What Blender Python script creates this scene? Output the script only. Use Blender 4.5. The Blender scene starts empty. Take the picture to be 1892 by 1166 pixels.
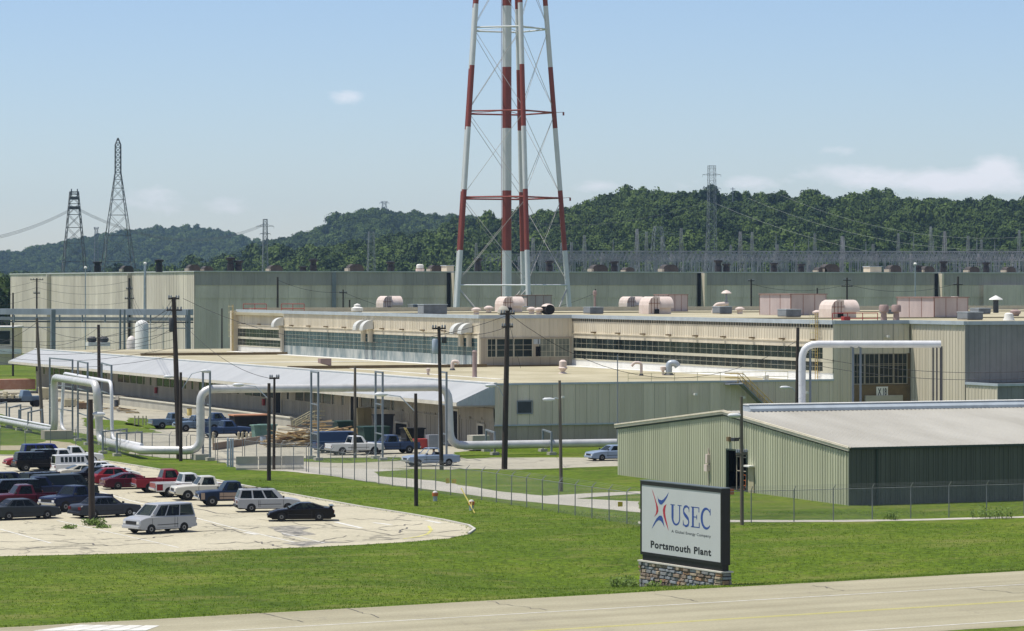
import bpy, math, random
import numpy as np
from mathutils import Vector, Matrix, noise
from mathutils.geometry import tessellate_polygon
random.seed(7)
S = bpy.context.scene
COL = S.collection
# ---------------------------------------------------------------- camera
# world axes follow the plant grid: +x along the long shaded walls, +y away along the lit walls
F, CX, HY, CH = 5845.0, 946.0, 528.0, 16.0
SN, CS = 0.3839, 0.92338
cam_d = bpy.data.cameras.new('camera')
cam = bpy.data.objects.new('camera', cam_d); COL.objects.link(cam)
cam.location = (0, 0, CH)
cam.rotation_euler = (math.radians(90), 0, -math.asin(SN))
cam_d.sensor_width = 36; cam_d.lens = 36*F/1892
cam_d.shift_y = -(583-HY)/1892
cam_d.clip_start = 1; cam_d.clip_end = 40000
S.camera = cam
# ---------------------------------------------------------------- sky and sun
SUN = Vector((-.33, .165, .945)).normalized()
el = math.asin(SUN.z); az = math.atan2(SUN.x, SUN.y)
W = bpy.data.worlds.new('World'); S.world = W; W.use_nodes = True
nt = W.node_tree; N = nt.nodes; Lk = nt.links
N.clear()
out = N.new('ShaderNodeOutputWorld'); bg = N.new('ShaderNodeBackground')
sky = N.new('ShaderNodeTexSky'); sky.sky_type = 'NISHITA'; sky.sun_disc = False
sky.sun_elevation = el; sky.sun_rotation = az
sky.air_density = 1.0; sky.dust_density = 0.25; sky.ozone_density = 2.2; sky.altitude = 200
bg.inputs['Strength'].default_value = 0.15
Lk.new(bg.outputs[0], out.inputs[0])
# thin fair-weather cloud in the sky itself
geo = N.new('ShaderNodeTexCoord')
def vmath(op, a=None, b=None):
    n = N.new('ShaderNodeVectorMath'); n.operation = op
    for i, v in enumerate((a, b)):
        if v is None: continue
        if hasattr(v, 'links') or hasattr(v, 'is_linked'): Lk.new(v, n.inputs[i])
        else: n.inputs[i].default_value = v
    return n
def smath(op, a, b=None, c=None, clamp=False):
    n = N.new('ShaderNodeMath'); n.operation = op; n.use_clamp = clamp
    for i, v in enumerate((a, b, c)):
        if v is None: continue
        if hasattr(v, 'is_linked'): Lk.new(v, n.inputs[i])
        else: n.inputs[i].default_value = v
    return n.outputs[0]
mp = N.new('ShaderNodeMapping'); mp.inputs['Rotation'].default_value = (0, 0, math.asin(SN)); mp.inputs['Scale'].default_value = (1, 1, 1)
Lk.new(geo.outputs['Generated'], mp.inputs['Vector'])
sep = N.new('ShaderNodeSeparateXYZ'); Lk.new(mp.outputs[0], sep.inputs[0])
cxn = N.new('ShaderNodeCombineXYZ')
Lk.new(smath('MULTIPLY', sep.outputs[0], 1.0), cxn.inputs[0]); Lk.new(smath('MULTIPLY', sep.outputs[2], 2.3), cxn.inputs[1]); Lk.new(sep.outputs[1], cxn.inputs[2])
cn = N.new('ShaderNodeTexNoise'); cn.inputs['Scale'].default_value = 70; cn.inputs['Detail'].default_value = 9; cn.inputs['Roughness'].default_value = .62
Lk.new(cxn.outputs[0], cn.inputs['Vector'])
def blob(px, py, rx, ry, amp):
    x0, z0 = (px-CX)/F, (HY-py)/F
    dx = smath('DIVIDE', smath('SUBTRACT', sep.outputs[0], x0), rx/F)
    dz = smath('DIVIDE', smath('SUBTRACT', sep.outputs[2], z0), ry/F)
    d = smath('ADD', smath('POWER', smath('ABSOLUTE', dx), 2), smath('POWER', smath('ABSOLUTE', dz), 2))
    return smath('MULTIPLY', smath('EXPONENT', smath('MULTIPLY', d, -1)), amp)
tot = 0.0
for b_ in [(640,182,40,18,.72),(1045,142,24,18,.3),(1000,195,40,12,.25),(1538,279,48,11,.5),(1380,340,52,20,.55),(1100,345,80,16,.55),(1560,325,110,28,.6),
           (1720,330,110,30,.42),(1832,308,44,24,.6),(1260,335,50,20,.4),(290,375,120,34,.45),(430,385,60,22,.35),(1800,345,160,22,.5),(2300,330,300,60,.8),(-400,360,300,60,.5)]:
    tot = smath('ADD', blob(*b_), tot)
cov = smath('SUBTRACT', smath('ADD', cn.outputs[0], tot), .80)
cov = smath('MULTIPLY', cov, 2.1, clamp=True)
cov = smath('MULTIPLY', cov, .68)
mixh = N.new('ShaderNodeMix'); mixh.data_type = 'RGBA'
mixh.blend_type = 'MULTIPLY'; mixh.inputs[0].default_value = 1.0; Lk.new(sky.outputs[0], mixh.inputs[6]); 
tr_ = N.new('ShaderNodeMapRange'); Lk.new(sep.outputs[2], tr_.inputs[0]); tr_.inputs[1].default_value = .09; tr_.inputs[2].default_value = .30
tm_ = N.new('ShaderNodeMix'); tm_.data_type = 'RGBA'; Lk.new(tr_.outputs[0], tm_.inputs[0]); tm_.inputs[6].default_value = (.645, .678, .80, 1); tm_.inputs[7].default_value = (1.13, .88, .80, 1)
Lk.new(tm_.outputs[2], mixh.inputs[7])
mixc = N.new('ShaderNodeMix'); mixc.data_type = 'RGBA'
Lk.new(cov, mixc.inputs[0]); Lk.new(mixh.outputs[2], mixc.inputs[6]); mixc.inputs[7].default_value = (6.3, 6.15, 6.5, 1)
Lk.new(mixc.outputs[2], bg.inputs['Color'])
sl = bpy.data.lights.new('sun', 'SUN'); sl.energy = 4.6; sl.angle = math.radians(.5); sl.color = (1, .955, .87)
so = bpy.data.objects.new('sun', sl); COL.objects.link(so); so.location = (0, 0, 200)
so.rotation_euler = SUN.to_track_quat('Z', 'Y').to_euler()
S.view_settings.view_transform = 'Standard'; S.view_settings.look = 'None'; S.view_settings.exposure = 0.12; S.view_settings.gamma = 1
S.view_settings.use_curve_mapping = False
try:
    S.cycles.volume_bounces = 0; S.cycles.max_bounces = 6; S.cycles.transparent_max_bounces = 12
    S.cycles.use_denoising = True
except Exception: pass
# ---------------------------------------------------------------- placement helpers (photo pixel + distance -> point in the place)
def P(px, Y, z=0.0):
    X = (px-CX)/F*Y
    return Vector((CS*X+SN*Y, -SN*X+CS*Y, z))
def PZ(px, py, Y): return P(px, Y, CH-(py-HY)/F*Y)
def G(px, py, z=0.0): return P(px, (CH-z)*F/(py-HY), z)
# ---------------------------------------------------------------- materials
MATS = {}
def mat(name, col, rough=.7, metal=0., var=.12, scale=1., stretch=(1,1,1), bump=0., bscale=None, spec=.4, col2=None, detail=5, thresh=None, coat=0, panel=0):
    if name in MATS: return MATS[name]
    m = bpy.data.materials.new(name); m.use_nodes = True; MATS[name] = m
    n = m.node_tree.nodes; l = m.node_tree.links; b = n['Principled BSDF']
    b.inputs['Roughness'].default_value = rough; b.inputs['Metallic'].default_value = metal
    b.inputs['Specular IOR Level'].default_value = spec; b.inputs['Coat Weight'].default_value = coat
    tc = n.new('ShaderNodeTexCoord'); mpg = n.new('ShaderNodeMapping'); mpg.inputs['Scale'].default_value = stretch
    l.new(tc.outputs['Object'], mpg.inputs[0])
    nz = n.new('ShaderNodeTexNoise'); nz.inputs['Scale'].default_value = scale; nz.inputs['Detail'].default_value = detail; nz.inputs['Roughness'].default_value = .65
    l.new(mpg.outputs[0], nz.inputs['Vector'])
    cr = n.new('ShaderNodeValToRGB'); l.new(nz.outputs[0], cr.inputs[0])
    lo, hi = thresh or (.3, .7)
    cr.color_ramp.elements[0].position = lo; cr.color_ramp.elements[1].position = hi
    c2 = col2 or tuple(min(1, c*(1+var)) for c in col); c1 = col if col2 else tuple(c*(1-var) for c in col)
    cr.color_ramp.elements[0].color = (*c1, 1); cr.color_ramp.elements[1].color = (*c2, 1)
    outc = cr.outputs[0]
    if panel:      # each sheet of cladding weathers a little differently
        sp = n.new('ShaderNodeSeparateXYZ'); l.new(tc.outputs['Object'], sp.inputs[0])
        def mth(op, a_, b_=None):
            q = n.new('ShaderNodeMath'); q.operation = op
            for i_, v_ in enumerate((a_, b_)):
                if v_ is None: continue
                if hasattr(v_, 'is_linked'): l.new(v_, q.inputs[i_])
                else: q.inputs[i_].default_value = v_
            return q.outputs[0]
        w_ = mth('DIVIDE', mth('ADD', sp.outputs[0], sp.outputs[1]), panel); fl = mth('FLOOR', w_)
        wn = n.new('ShaderNodeTexWhiteNoise'); wn.noise_dimensions = '1D'; l.new(fl, wn.inputs['W'])
        seam = mth('LESS_THAN', mth('SUBTRACT', w_, fl), .07/panel); seam = mth('MULTIPLY', seam, mth('GREATER_THAN', wn.outputs[0], .45))
        f_ = mth('SUBTRACT', mth('ADD', mth('MULTIPLY', wn.outputs[0], .16), .92), mth('MULTIPLY', seam, .35))
        mx = n.new('ShaderNodeMix'); mx.data_type = 'RGBA'; mx.blend_type = 'MULTIPLY'; mx.inputs[0].default_value = 1; l.new(outc, mx.inputs[6])
        cb_ = n.new('ShaderNodeCombineColor'); [l.new(f_, cb_.inputs[k]) for k in range(3)]; l.new(cb_.outputs[0], mx.inputs[7]); outc = mx.outputs[2]
    l.new(outc, b.inputs['Base Color'])
    if bump:
        nb = n.new('ShaderNodeTexNoise'); nb.inputs['Scale'].default_value = bscale or scale*4; nb.inputs['Detail'].default_value = 4
        l.new(mpg.outputs[0], nb.inputs['Vector'])
        bp = n.new('ShaderNodeBump'); bp.inputs['Strength'].default_value = bump; bp.inputs['Distance'].default_value = .05
        l.new(nb.outputs[0], bp.inputs['Height']); l.new(bp.outputs[0], b.inputs['Normal'])
    return m
# ---------------------------------------------------------------- objects
def tagp(o, label=None, cat=None, group=None, kind=None):
    if label: o['label'] = label
    if cat: o['category'] = cat
    if group: o['group'] = group
    if kind: o['kind'] = kind
    return o
def thing(name, label, cat, loc=(0,0,0), rz=0, group=None):
    o = bpy.data.objects.new(name, None); COL.objects.link(o); o.empty_display_size = .5
    o.location = loc; o.rotation_euler = (0, 0, rz)
    return tagp(o, label, cat, group)
def rootloc(o):
    v = Vector((0,0,0))
    while o is not None: v += o.location; o = o.parent
    return v
class MB:
    """collects geometry for ONE mesh object"""
    def __init__(s): s.v = []; s.f = []; s.mi = []; s.cur = 0
    def add(s, vs, fs):
        o = len(s.v); s.v += [tuple(v) for v in vs]; s.f += [tuple(i+o for i in f) for f in fs]; s.mi += [s.cur]*len(fs)
    def box(s, x0, x1, y0, y1, z0, z1):
        s.add([(x0,y0,z0),(x1,y0,z0),(x1,y1,z0),(x0,y1,z0),(x0,y0,z1),(x1,y0,z1),(x1,y1,z1),(x0,y1,z1)],
              [(0,3,2,1),(4,5,6,7),(0,1,5,4),(1,2,6,5),(2,3,7,6),(3,0,4,7)]); return s
    def cbox(s, c, sx, sy, sz, rz=0):
        x, y, z = c; ca, sa = math.cos(rz), math.sin(rz); vs = []
        for dz in (0, sz):
            for dx, dy in ((-1,-1),(1,-1),(1,1),(-1,1)):
                a, b = dx*sx/2, dy*sy/2; vs.append((x+a*ca-b*sa, y+a*sa+b*ca, z+dz))
        s.add(vs, [(0,3,2,1),(4,5,6,7),(0,1,5,4),(1,2,6,5),(2,3,7,6),(3,0,4,7)]); return s
    def quad(s, *p): s.add(p, [tuple(range(len(p)))]); return s
    def ring(s, c, d, r, n, up=None):
        d = Vector(d).normalized(); a = Vector((0,0,1)) if abs(d.z) < .95 else Vector((1,0,0))
        u = d.cross(a).normalized(); w = u.cross(d).normalized()
        return [Vector(c)+u*math.cos(2*math.pi*k/n)*r+w*math.sin(2*math.pi*k/n)*r for k in range(n)]
    def tube(s, pts, r, n=8, cap=True):
        pts = [Vector(p) for p in pts]; rs = r if isinstance(r, (list, tuple)) else [r]*len(pts)
        vs = []; fs = []; 
        U = None
        for i, p in enumerate(pts):
            a = pts[max(i-1,0)]; b = pts[min(i+1,len(pts)-1)]
            d1 = (p-a).normalized() if i else (b-p).normalized(); d2 = (b-p).normalized() if i < len(pts)-1 else d1
            d = (d1+d2)
            d = d.normalized() if d.length > 1e-6 else d1
            if U is None:
                q = Vector((0,0,1)) if abs(d.z) < .95 else Vector((1,0,0)); U = d.cross(q).normalized()
            else:
                U = (U-d*U.dot(d)).normalized()
            V_ = d.cross(U).normalized()
            vs += [p+U*math.cos(2*math.pi*k/n)*rs[i]+V_*math.sin(2*math.pi*k/n)*rs[i] for k in range(n)]
        for i in range(len(pts)-1):
            for k in range(n):
                fs.append((i*n+k, i*n+(k+1)%n, (i+1)*n+(k+1)%n, (i+1)*n+k))
        if cap: fs.append(tuple(range(n-1,-1,-1))); fs.append(tuple((len(pts)-1)*n+k for k in range(n)))
        s.add(vs, fs); return s
    def bar(s, p, q, w, h=None):
        """square bar"""
        h = h or w; p, q = Vector(p), Vector(q); d = (q-p).normalized()
        a = Vector((0,0,1)) if abs(d.z) < .95 else Vector((0,1,0))
        u = d.cross(a).normalized()*w/2; v = u.cross(d).normalized()*h/2
        s.add([p-u-v,p+u-v,p+u+v,p-u+v,q-u-v,q+u-v,q+u+v,q-u+v], [(0,3,2,1),(4,5,6,7),(0,1,5,4),(1,2,6,5),(2,3,7,6),(3,0,4,7)]); return s
    def lathe(s, prof, c=(0,0,0), n=16, axis='z'):
        vs = []; fs = []
        for r, z in prof:
            for k in range(n):
                a = 2*math.pi*k/n
                p = (r*math.cos(a), r*math.sin(a), z) if axis == 'z' else (r*math.cos(a), z, r*math.sin(a))
                vs.append((p[0]+c[0], p[1]+c[1], p[2]+c[2]))
        for i in range(len(prof)-1):
            for k in range(n): fs.append((i*n+k, i*n+(k+1)%n, (i+1)*n+(k+1)%n, (i+1)*n+k))
        fs.append(tuple(range(n-1,-1,-1))); fs.append(tuple((len(prof)-1)*n+k for k in range(n)))
        s.add(vs, fs); return s
    def prism(s, poly, h0, h1, f=lambda a,b,h: (a,b,h)):
        """poly of (a,b), extruded h0..h1; f maps (a,b,h) to xyz"""
        n = len(poly); vs = [f(a,b,h0) for a,b in poly]+[f(a,b,h1) for a,b in poly]
        s.add(vs, [tuple(range(n-1,-1,-1)), tuple(range(n,2*n))]+[(k,(k+1)%n,(k+1)%n+n,k+n) for k in range(n)]); return s
    def corr(s, p, q, z0, z1, pitch=.6, depth=.05, flat=.75, out=None, z1b=None, topf=None):
        """ribbed sheet wall from p to q (xy), ribs stand out along `out`"""
        p = Vector(p[:2]); q = Vector(q[:2]); L = (q-p).length; d = (q-p)/L
        o = Vector(out[:2]) if out else Vector((d.y, -d.x))
        n = max(1, int(round(L/pitch))); w = L/n; vs = []
        for k in range(n):
            for t, h in ((0,0),(flat,0),(flat+.06,1),(.94,1)):
                a = p+d*(k+t)*w+o*h*depth; tt = (k+t)/n
                zt = topf(tt) if topf else z1
                vs += [(a.x,a.y,z0),(a.x,a.y,zt)]
        a = q; vs += [(a.x,a.y,z0),(a.x,a.y,topf(1) if topf else z1)]
        m = len(vs)//2
        s.add(vs, [(2*i,2*i+2,2*i+3,2*i+1) for i in range(m-1)]); return s
    def build(s, name, m, parent=None, smooth=False, bevel=0, local=False, kind=None):
        me = bpy.data.meshes.new(name)
        v = np.array(s.v, dtype=float) if s.v else np.zeros((0,3))
        if parent is not None and not local and len(v): v = v-np.array(rootloc(parent))
        loc = None
        if parent is None and len(v) and not local:
            loc = Vector(((v[:,0].min()+v[:,0].max())/2, (v[:,1].min()+v[:,1].max())/2, v[:,2].min())); v = v-np.array(loc)
        me.from_pydata(v.tolist(), [], s.f)
        ms = m if isinstance(m, (list, tuple)) else [m]
        for k in ms: me.materials.append(k)
        if len(ms) > 1: me.polygons.foreach_set('material_index', s.mi)
        if smooth:
            me.polygons.foreach_set('use_smooth', [True]*len(me.polygons)); me.set_sharp_from_angle(angle=math.radians(40))
        me.update()
        o = bpy.data.objects.new(name, me); COL.objects.link(o)
        if parent is not None: o.parent = parent
        if loc is not None: o.location = loc
        if bevel:
            b = o.modifiers.new('bevel', 'BEVEL'); b.width = bevel; b.segments = 2; b.limit_method = 'ANGLE'; b.angle_limit = math.radians(35)
        if kind: o['kind'] = kind
        return o
def copy_tree(o, parent=None, dz=None):
    kids = [c for c in bpy.data.objects if c.parent == o]
    c = o.copy(); COL.objects.link(c); c.parent = parent
    for k in kids: copy_tree(k, c)
    return c
def sheet(name, poly, z, m, jit=0, step=1.5, kind='structure', mirror=None):
    """flat ground sheet from world xy points, with a slightly ragged edge"""
    pts = []
    for i, a in enumerate(poly):
        b = poly[(i+1)%len(poly)]; a = Vector(a[:2]); b = Vector(b[:2]); L = (b-a).length; n = max(1, int(L/step)) if jit else 1
        n = min(n, 220)
        nn = Vector((b.y-a.y, a.x-b.x))/max(L,1e-6)
        for k in range(n):
            p = a.lerp(b, k/n)
            if jit: p = p+nn*jit*noise.noise(Vector((p.x*.9, p.y*.9, 3.1)))*(1 if k else .3)
            pts.append(p)
    vs = [Vector((p.x, p.y, z)) for p in pts]
    tr = tessellate_polygon([vs]); mb = MB(); mb.v = [tuple(v) for v in vs]
    for t in tr:
        a, b, c = (vs[i] for i in t)
        mb.f.append(tuple(t) if (b-a).cross(c-a).z > 0 else tuple(reversed(t)))
    mb.mi = [0]*len(mb.f)
    return mb.build(name, m, kind=kind)
# ================================================================ ground, roads, hills
def grass_mat():
    m = bpy.data.materials.new('grass'); m.use_nodes = True
    n = m.node_tree.nodes; l = m.node_tree.links; b = n['Principled BSDF']; b.inputs['Roughness'].default_value = .85; b.inputs['Specular IOR Level'].default_value = .15
    tc = n.new('ShaderNodeTexCoord')
    def nz(sc, det=4, stretch=(1,1,1)):
        mpg = n.new('ShaderNodeMapping'); mpg.inputs['Scale'].default_value = stretch; l.new(tc.outputs['Object'], mpg.inputs[0])
        q = n.new('ShaderNodeTexNoise'); q.inputs['Scale'].default_value = sc; q.inputs['Detail'].default_value = det; q.inputs['Roughness'].default_value = .7
        l.new(mpg.outputs[0], q.inputs['Vector']); return q.outputs[0]
    def ramp(f, stops):
        r = n.new('ShaderNodeValToRGB'); l.new(f, r.inputs[0])
        while len(r.color_ramp.elements) < len(stops): r.color_ramp.elements.new(.5)
        for e, (p, c) in zip(r.color_ramp.elements, stops): e.position = p; e.color = (*c, 1)
        return r.outputs[0]
    def mix(f, a, c, mode='MIX'):
        x = n.new('ShaderNodeMix'); x.data_type = 'RGBA'; x.blend_type = mode
        if isinstance(f, float): x.inputs[0].default_value = f
        else: l.new(f, x.inputs[0])
        l.new(a, x.inputs[6])
        if isinstance(c, tuple): x.inputs[7].default_value = (*c, 1)
        else: l.new(c, x.inputs[7])
        return x.outputs[2]
    big = ramp(nz(.06, 5), [(.32, (.058,.103,.004)), (.5, (.090,.146,.006)), (.68, (.128,.176,.013))])
    fine = ramp(nz(2.6, 6), [(.3, (.35,.38,.35)), (.7, (1.55,1.5,1.4))])
    c = mix(1.0, big, fine, 'MULTIPLY')
    dry = ramp(nz(.17, 6, (1,2.2,1)), [(.50, (0,0,0)), (.74, (.9,.9,.9))])
    c = mix(dry, c, (.19,.19,.05))
    v = n.new('ShaderNodeTexVoronoi'); v.inputs['Scale'].default_value = 2.2; l.new(tc.outputs['Object'], v.inputs['Vector'])
    fl = ramp(v.outputs['Distance'], [(.05, (1,1,1)), (.085, (0,0,0))])
    pm = ramp(nz(.12, 3), [(.50, (0,0,0)), (.62, (1,1,1))])
    c = mix(mix(1.0, fl, pm, 'MULTIPLY'), c, (.55,.55,.42))
    l.new(c, b.inputs['Base Color'])
    bp = n.new('ShaderNodeBump'); bp.inputs['Strength'].default_value = .9; bp.inputs['Distance'].default_value = .12
    l.new(nz(5, 5), bp.inputs['Height']); l.new(bp.outputs[0], b.inputs['Normal'])
    return m
M_GRASS = grass_mat()
def pave_mat(name, c1, c2, crack=.5, cscale=.16, fine=3., crackcol=(.09,.085,.075), w=.012, wear=None):
    m = bpy.data.materials.new(name); m.use_nodes = True
    n = m.node_tree.nodes; l = m.node_tree.links; b = n['Principled BSDF']; b.inputs['Roughness'].default_value = .9; b.inputs['Specular IOR Level'].default_value = .2
    tc = n.new('ShaderNodeTexCoord')
    def nz(sc, det=5):
        q = n.new('ShaderNodeTexNoise'); q.inputs['Scale'].default_value = sc; q.inputs['Detail'].default_value = det; q.inputs['Roughness'].default_value = .7
        l.new(tc.outputs['Object'], q.inputs['Vector']); return q
    r = n.new('ShaderNodeValToRGB'); l.new(nz(.13, 7).outputs[0], r.inputs[0]); r.color_ramp.elements[0].position = .3; r.color_ramp.elements[1].position = .7
    r.color_ramp.elements[0].color = (*c1, 1); r.color_ramp.elements[1].color = (*c2, 1)
    r2 = n.new('ShaderNodeValToRGB'); l.new(nz(fine, 6).outputs[0], r2.inputs[0]); r2.color_ramp.elements[0].position = .3; r2.color_ramp.elements[1].position = .7
    r2.color_ramp.elements[0].color = (.8,.8,.8,1); r2.color_ramp.elements[1].color = (1.12,1.12,1.1,1)
    x = n.new('ShaderNodeMix'); x.data_type = 'RGBA'; x.blend_type = 'MULTIPLY'; x.inputs[0].default_value = 1
    l.new(r.outputs[0], x.inputs[6]); l.new(r2.outputs[0], x.inputs[7]); c = x.outputs[2]
    if crack:
        ns = nz(.35, 3); va = n.new('ShaderNodeVectorMath'); va.operation = 'MULTIPLY_ADD'
        l.new(ns.outputs['Color'], va.inputs[0]); va.inputs[1].default_value = (5,5,0); l.new(tc.outputs['Object'], va.inputs[2])
        v = n.new('ShaderNodeTexVoronoi'); v.feature = 'DISTANCE_TO_EDGE'; v.inputs['Scale'].default_value = cscale; l.new(va.outputs[0], v.inputs['Vector'])
        rr = n.new('ShaderNodeValToRGB'); l.new(v.outputs['Distance'], rr.inputs[0]); rr.color_ramp.elements[0].position = w; rr.color_ramp.elements[1].position = w*2.2
        rr.color_ramp.elements[0].color = (1,1,1,1); rr.color_ramp.elements[1].color = (0,0,0,1)
        mk = n.new('ShaderNodeValToRGB'); l.new(nz(.09, 4).outputs[0], mk.inputs[0]); mk.color_ramp.elements[0].position = .42; mk.color_ramp.elements[1].position = .58
        mm = n.new('ShaderNodeMath'); mm.operation = 'MULTIPLY'; l.new(rr.outputs[0], mm.inputs[0]); l.new(mk.outputs[0], mm.inputs[1])
        m3 = n.new('ShaderNodeMath'); m3.operation = 'MULTIPLY'; l.new(mm.outputs[0], m3.inputs[0]); m3.inputs[1].default_value = crack
        y = n.new('ShaderNodeMix'); y.data_type = 'RGBA'; l.new(m3.outputs[0], y.inputs[0]); l.new(c, y.inputs[6]); y.inputs[7].default_value = (*crackcol, 1); c = y.outputs[2]
    if wear is not None:
        mpw = n.new('ShaderNodeMapping'); mpw.vector_type = 'TEXTURE'; mpw.inputs['Rotation'].default_value = (0,0,wear); mpw.inputs['Scale'].default_value = (60, 1.5, 1); l.new(tc.outputs['Object'], mpw.inputs[0])
        wz = n.new('ShaderNodeTexNoise'); wz.inputs['Scale'].default_value = 1; wz.inputs['Detail'].default_value = 4; l.new(mpw.outputs[0], wz.inputs['Vector'])
        wr_ = n.new('ShaderNodeValToRGB'); l.new(wz.outputs[0], wr_.inputs[0]); wr_.color_ramp.elements[0].position = .35; wr_.color_ramp.elements[1].position = .65; wr_.color_ramp.elements[0].color = (.86,.85,.83,1); wr_.color_ramp.elements[1].color = (1.05,1.05,1.04,1)
        xw = n.new('ShaderNodeMix'); xw.data_type = 'RGBA'; xw.blend_type = 'MULTIPLY'; xw.inputs[0].default_value = 1; l.new(c, xw.inputs[6]); l.new(wr_.outputs[0], xw.inputs[7]); c = xw.outputs[2]
    l.new(c, b.inputs['Base Color'])
    bp = n.new('ShaderNodeBump'); bp.inputs['Strength'].default_value = .25; bp.inputs['Distance'].default_value = .02
    l.new(nz(9, 3).outputs[0], bp.inputs['Height']); l.new(bp.outputs[0], b.inputs['Normal'])
    return m
M_LOT = pave_mat('old_concrete_paving', (.42,.385,.28), (.53,.485,.36), .8, .13, 3, w=.007)
M_ROAD = pave_mat('pale_road_surface', (.325,.298,.205), (.40,.368,.258), .35, .06, 7, crackcol=(.22,.2,.16), w=.004, wear=math.atan2((G(1892,1055)-G(0,1160)).y, (G(1892,1055)-G(0,1160)).x))
M_YARD = pave_mat('yard_paving', (.33,.31,.245), (.43,.40,.31), .6, .1, 2)
M_GRAVEL = pave_mat('gravel', (.36,.34,.29), (.50,.47,.40), 0, 1, 6)
M_MARKW = mat('white_road_paint', (.50,.49,.43), .8, col2=(.68,.67,.62), scale=1.2, thresh=(.35,.6))
M_MARKY = mat('yellow_road_paint', (.50,.46,.10), .8, col2=(.58,.54,.22), scale=.8)
# grass sheet, with the bank that drops behind the sign's far end
SGR = P(1333, 169.5); SGL = P(1183, 176.8)          # sign ends (near right, far left)
sd = (SGL-SGR).normalized()
def ground_z(x, y):
    p = Vector((x, y, 0)); t = (p-SGR).dot(sd)
    d = p-SGL
    X = CS*x-SN*y; Y = SN*x+CS*y
    dd = Y-(166.2-.02*(X-7))          # distance behind the road edge
    k = min(1, max(0, dd/8.0)); 
    s_ = min(1, max(0, (t+1.0)/8.0))
    fall = math.exp(-((X-4)/9)**2) if X < 4 else 1
    back = 1-min(1, max(0, (dd-12)/16))
    return -.95*k*s_*fall*(back*back*(3-2*back)) if dd > 0 else 0
def axis(lo, hi, c0, c1, fine, far):
    a = [c0+fine*i for i in range(int((c1-c0)/fine)+1)]
    s = fine; v = c1
    while v < hi: s *= 1.5; v += s; a.append(v)
    s = fine; v = c0
    while v > lo: s *= 1.5; v -= s; a.insert(0, v)
    return a
gx = axis(-3500, 6500, 30, 110, 1.2, 0); gy = axis(-1500, 6200, 120, 200, 1.2, 0)
mb = MB(); nx = len(gx)
mb.v = [(x, y, ground_z(x, y)) for y in gy for x in gx]
mb.f = [(j*nx+i, j*nx+i+1, (j+1)*nx+i+1, (j+1)*nx+i) for j in range(len(gy)-1) for i in range(nx-1)]
mb.mi = [0]*len(mb.f)
g = mb.build('ground', M_GRASS, kind='structure', smooth=True)
# ---- foreground road
rdir = (G(1892, 1055)-G(0, 1160)).normalized(); rn = Vector((rdir.y, -rdir.x, 0))
def rl(px, py): return (G(px, py)-G(1892, 1055)).dot(rn)
R0 = G(1892, 1055)
def rstrip(name, d0, d1, m, z, s0=-260, s1=330):
    return sheet(name, [R0+rdir*s0+rn*d0, R0+rdir*s0+rn*d1, R0+rdir*s1+rn*d1, R0+rdir*s1+rn*d0], z, m)
w1 = rl(1892, 1080); w2 = rl(1892, 1110); w3 = rl(1892, 1146); wend = w3+2.0
mbr = MB()
sheet('road', [R0+rdir*s+rn*d for s, d in ((-260,0),(-260,wend),(330,wend),(330,0))][::1], .008, M_ROAD, jit=.22, step=1.2)
rstrip('road_edge_line', w1-.07, w1+.07, M_MARKW, .014)
rstrip('road_edge_line', w3-.08, w3+.08, M_MARKW, .014)
rstrip('road_centre_line', w2-.07, w2+.07, M_MARKY, .014)
rstrip('road_centre_line', w2+.20, w2+.34, M_MARKY, .014)
for k in range(5):
    a = G(60+k*38, 1166-k*1.2); 
    sheet('road_marking', [G(60+k*42,1166), G(100+k*42,1166), G(175+k*30,1155+k*.4), G(150+k*30,1154.5+k*.4)], .014+.002*k, M_MARKW, jit=.1)
# ---- parking lot
LOT = [(-700,1034),(-700,838),(-300,840),(0,842),(90,843),(150,846),(250,861),(350,878),(450,898),(560,918),(660,936),(750,950),(820,962),(866,972),(877,979),(866,987),(830,995),
       (760,1001),(680,1006),(600,1010),(450,1016),(300,1021),(150,1025),(0,1028)]
sheet('parking_lot', [G(*p) for p in LOT], .010, M_LOT, jit=.18, step=1.0)
cb = MB()
edge = [G(*p) for p in LOT[1:16]]
for i in range(len(edge)-1):
    a, b = edge[i], edge[i+1]; cb.bar(a+Vector((0,0,.05)), b+Vector((0,0,.05)), .16, .12)
cb.build('kerb', mat('kerb_concrete', (.5,.48,.42), .9, var=.1, scale=1), kind='structure')
def gline(name, pts, w, m, z=.018):
    for a, b in zip(pts[:-1], pts[1:]):
        a = G(*a); b = G(*b); d = (b-a).normalized(); nn = Vector((-d.y, d.x, 0))*w/2
        sheet(name, [a-nn, b-nn, b+nn, a+nn], z, m)
# stall end lines and stall lines (worn)
gline('parking_line', [(0,978),(95,1004)], .16, M_MARKW)
gline('parking_line', [(105,962),(330,1012)], .13, M_MARKW)
gline('parking_line', [(45,868),(240,925),(440,978),(560,1006)], .15, M_MARKW)
gline('parking_line', [(520,985),(600,1004)], .13, M_MARKW, .022)
for a, b in [((620,965),(668,976)),((452,984),(474,988)),((690,966),(722,970)),((788,962),(815,967))]: gline('parking_line', [a, b], .35, M_MARKW)
gline('parking_line', [(792,972),(797,980),(790,987),(772,992),(745,996)], .2, M_MARKY)
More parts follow.
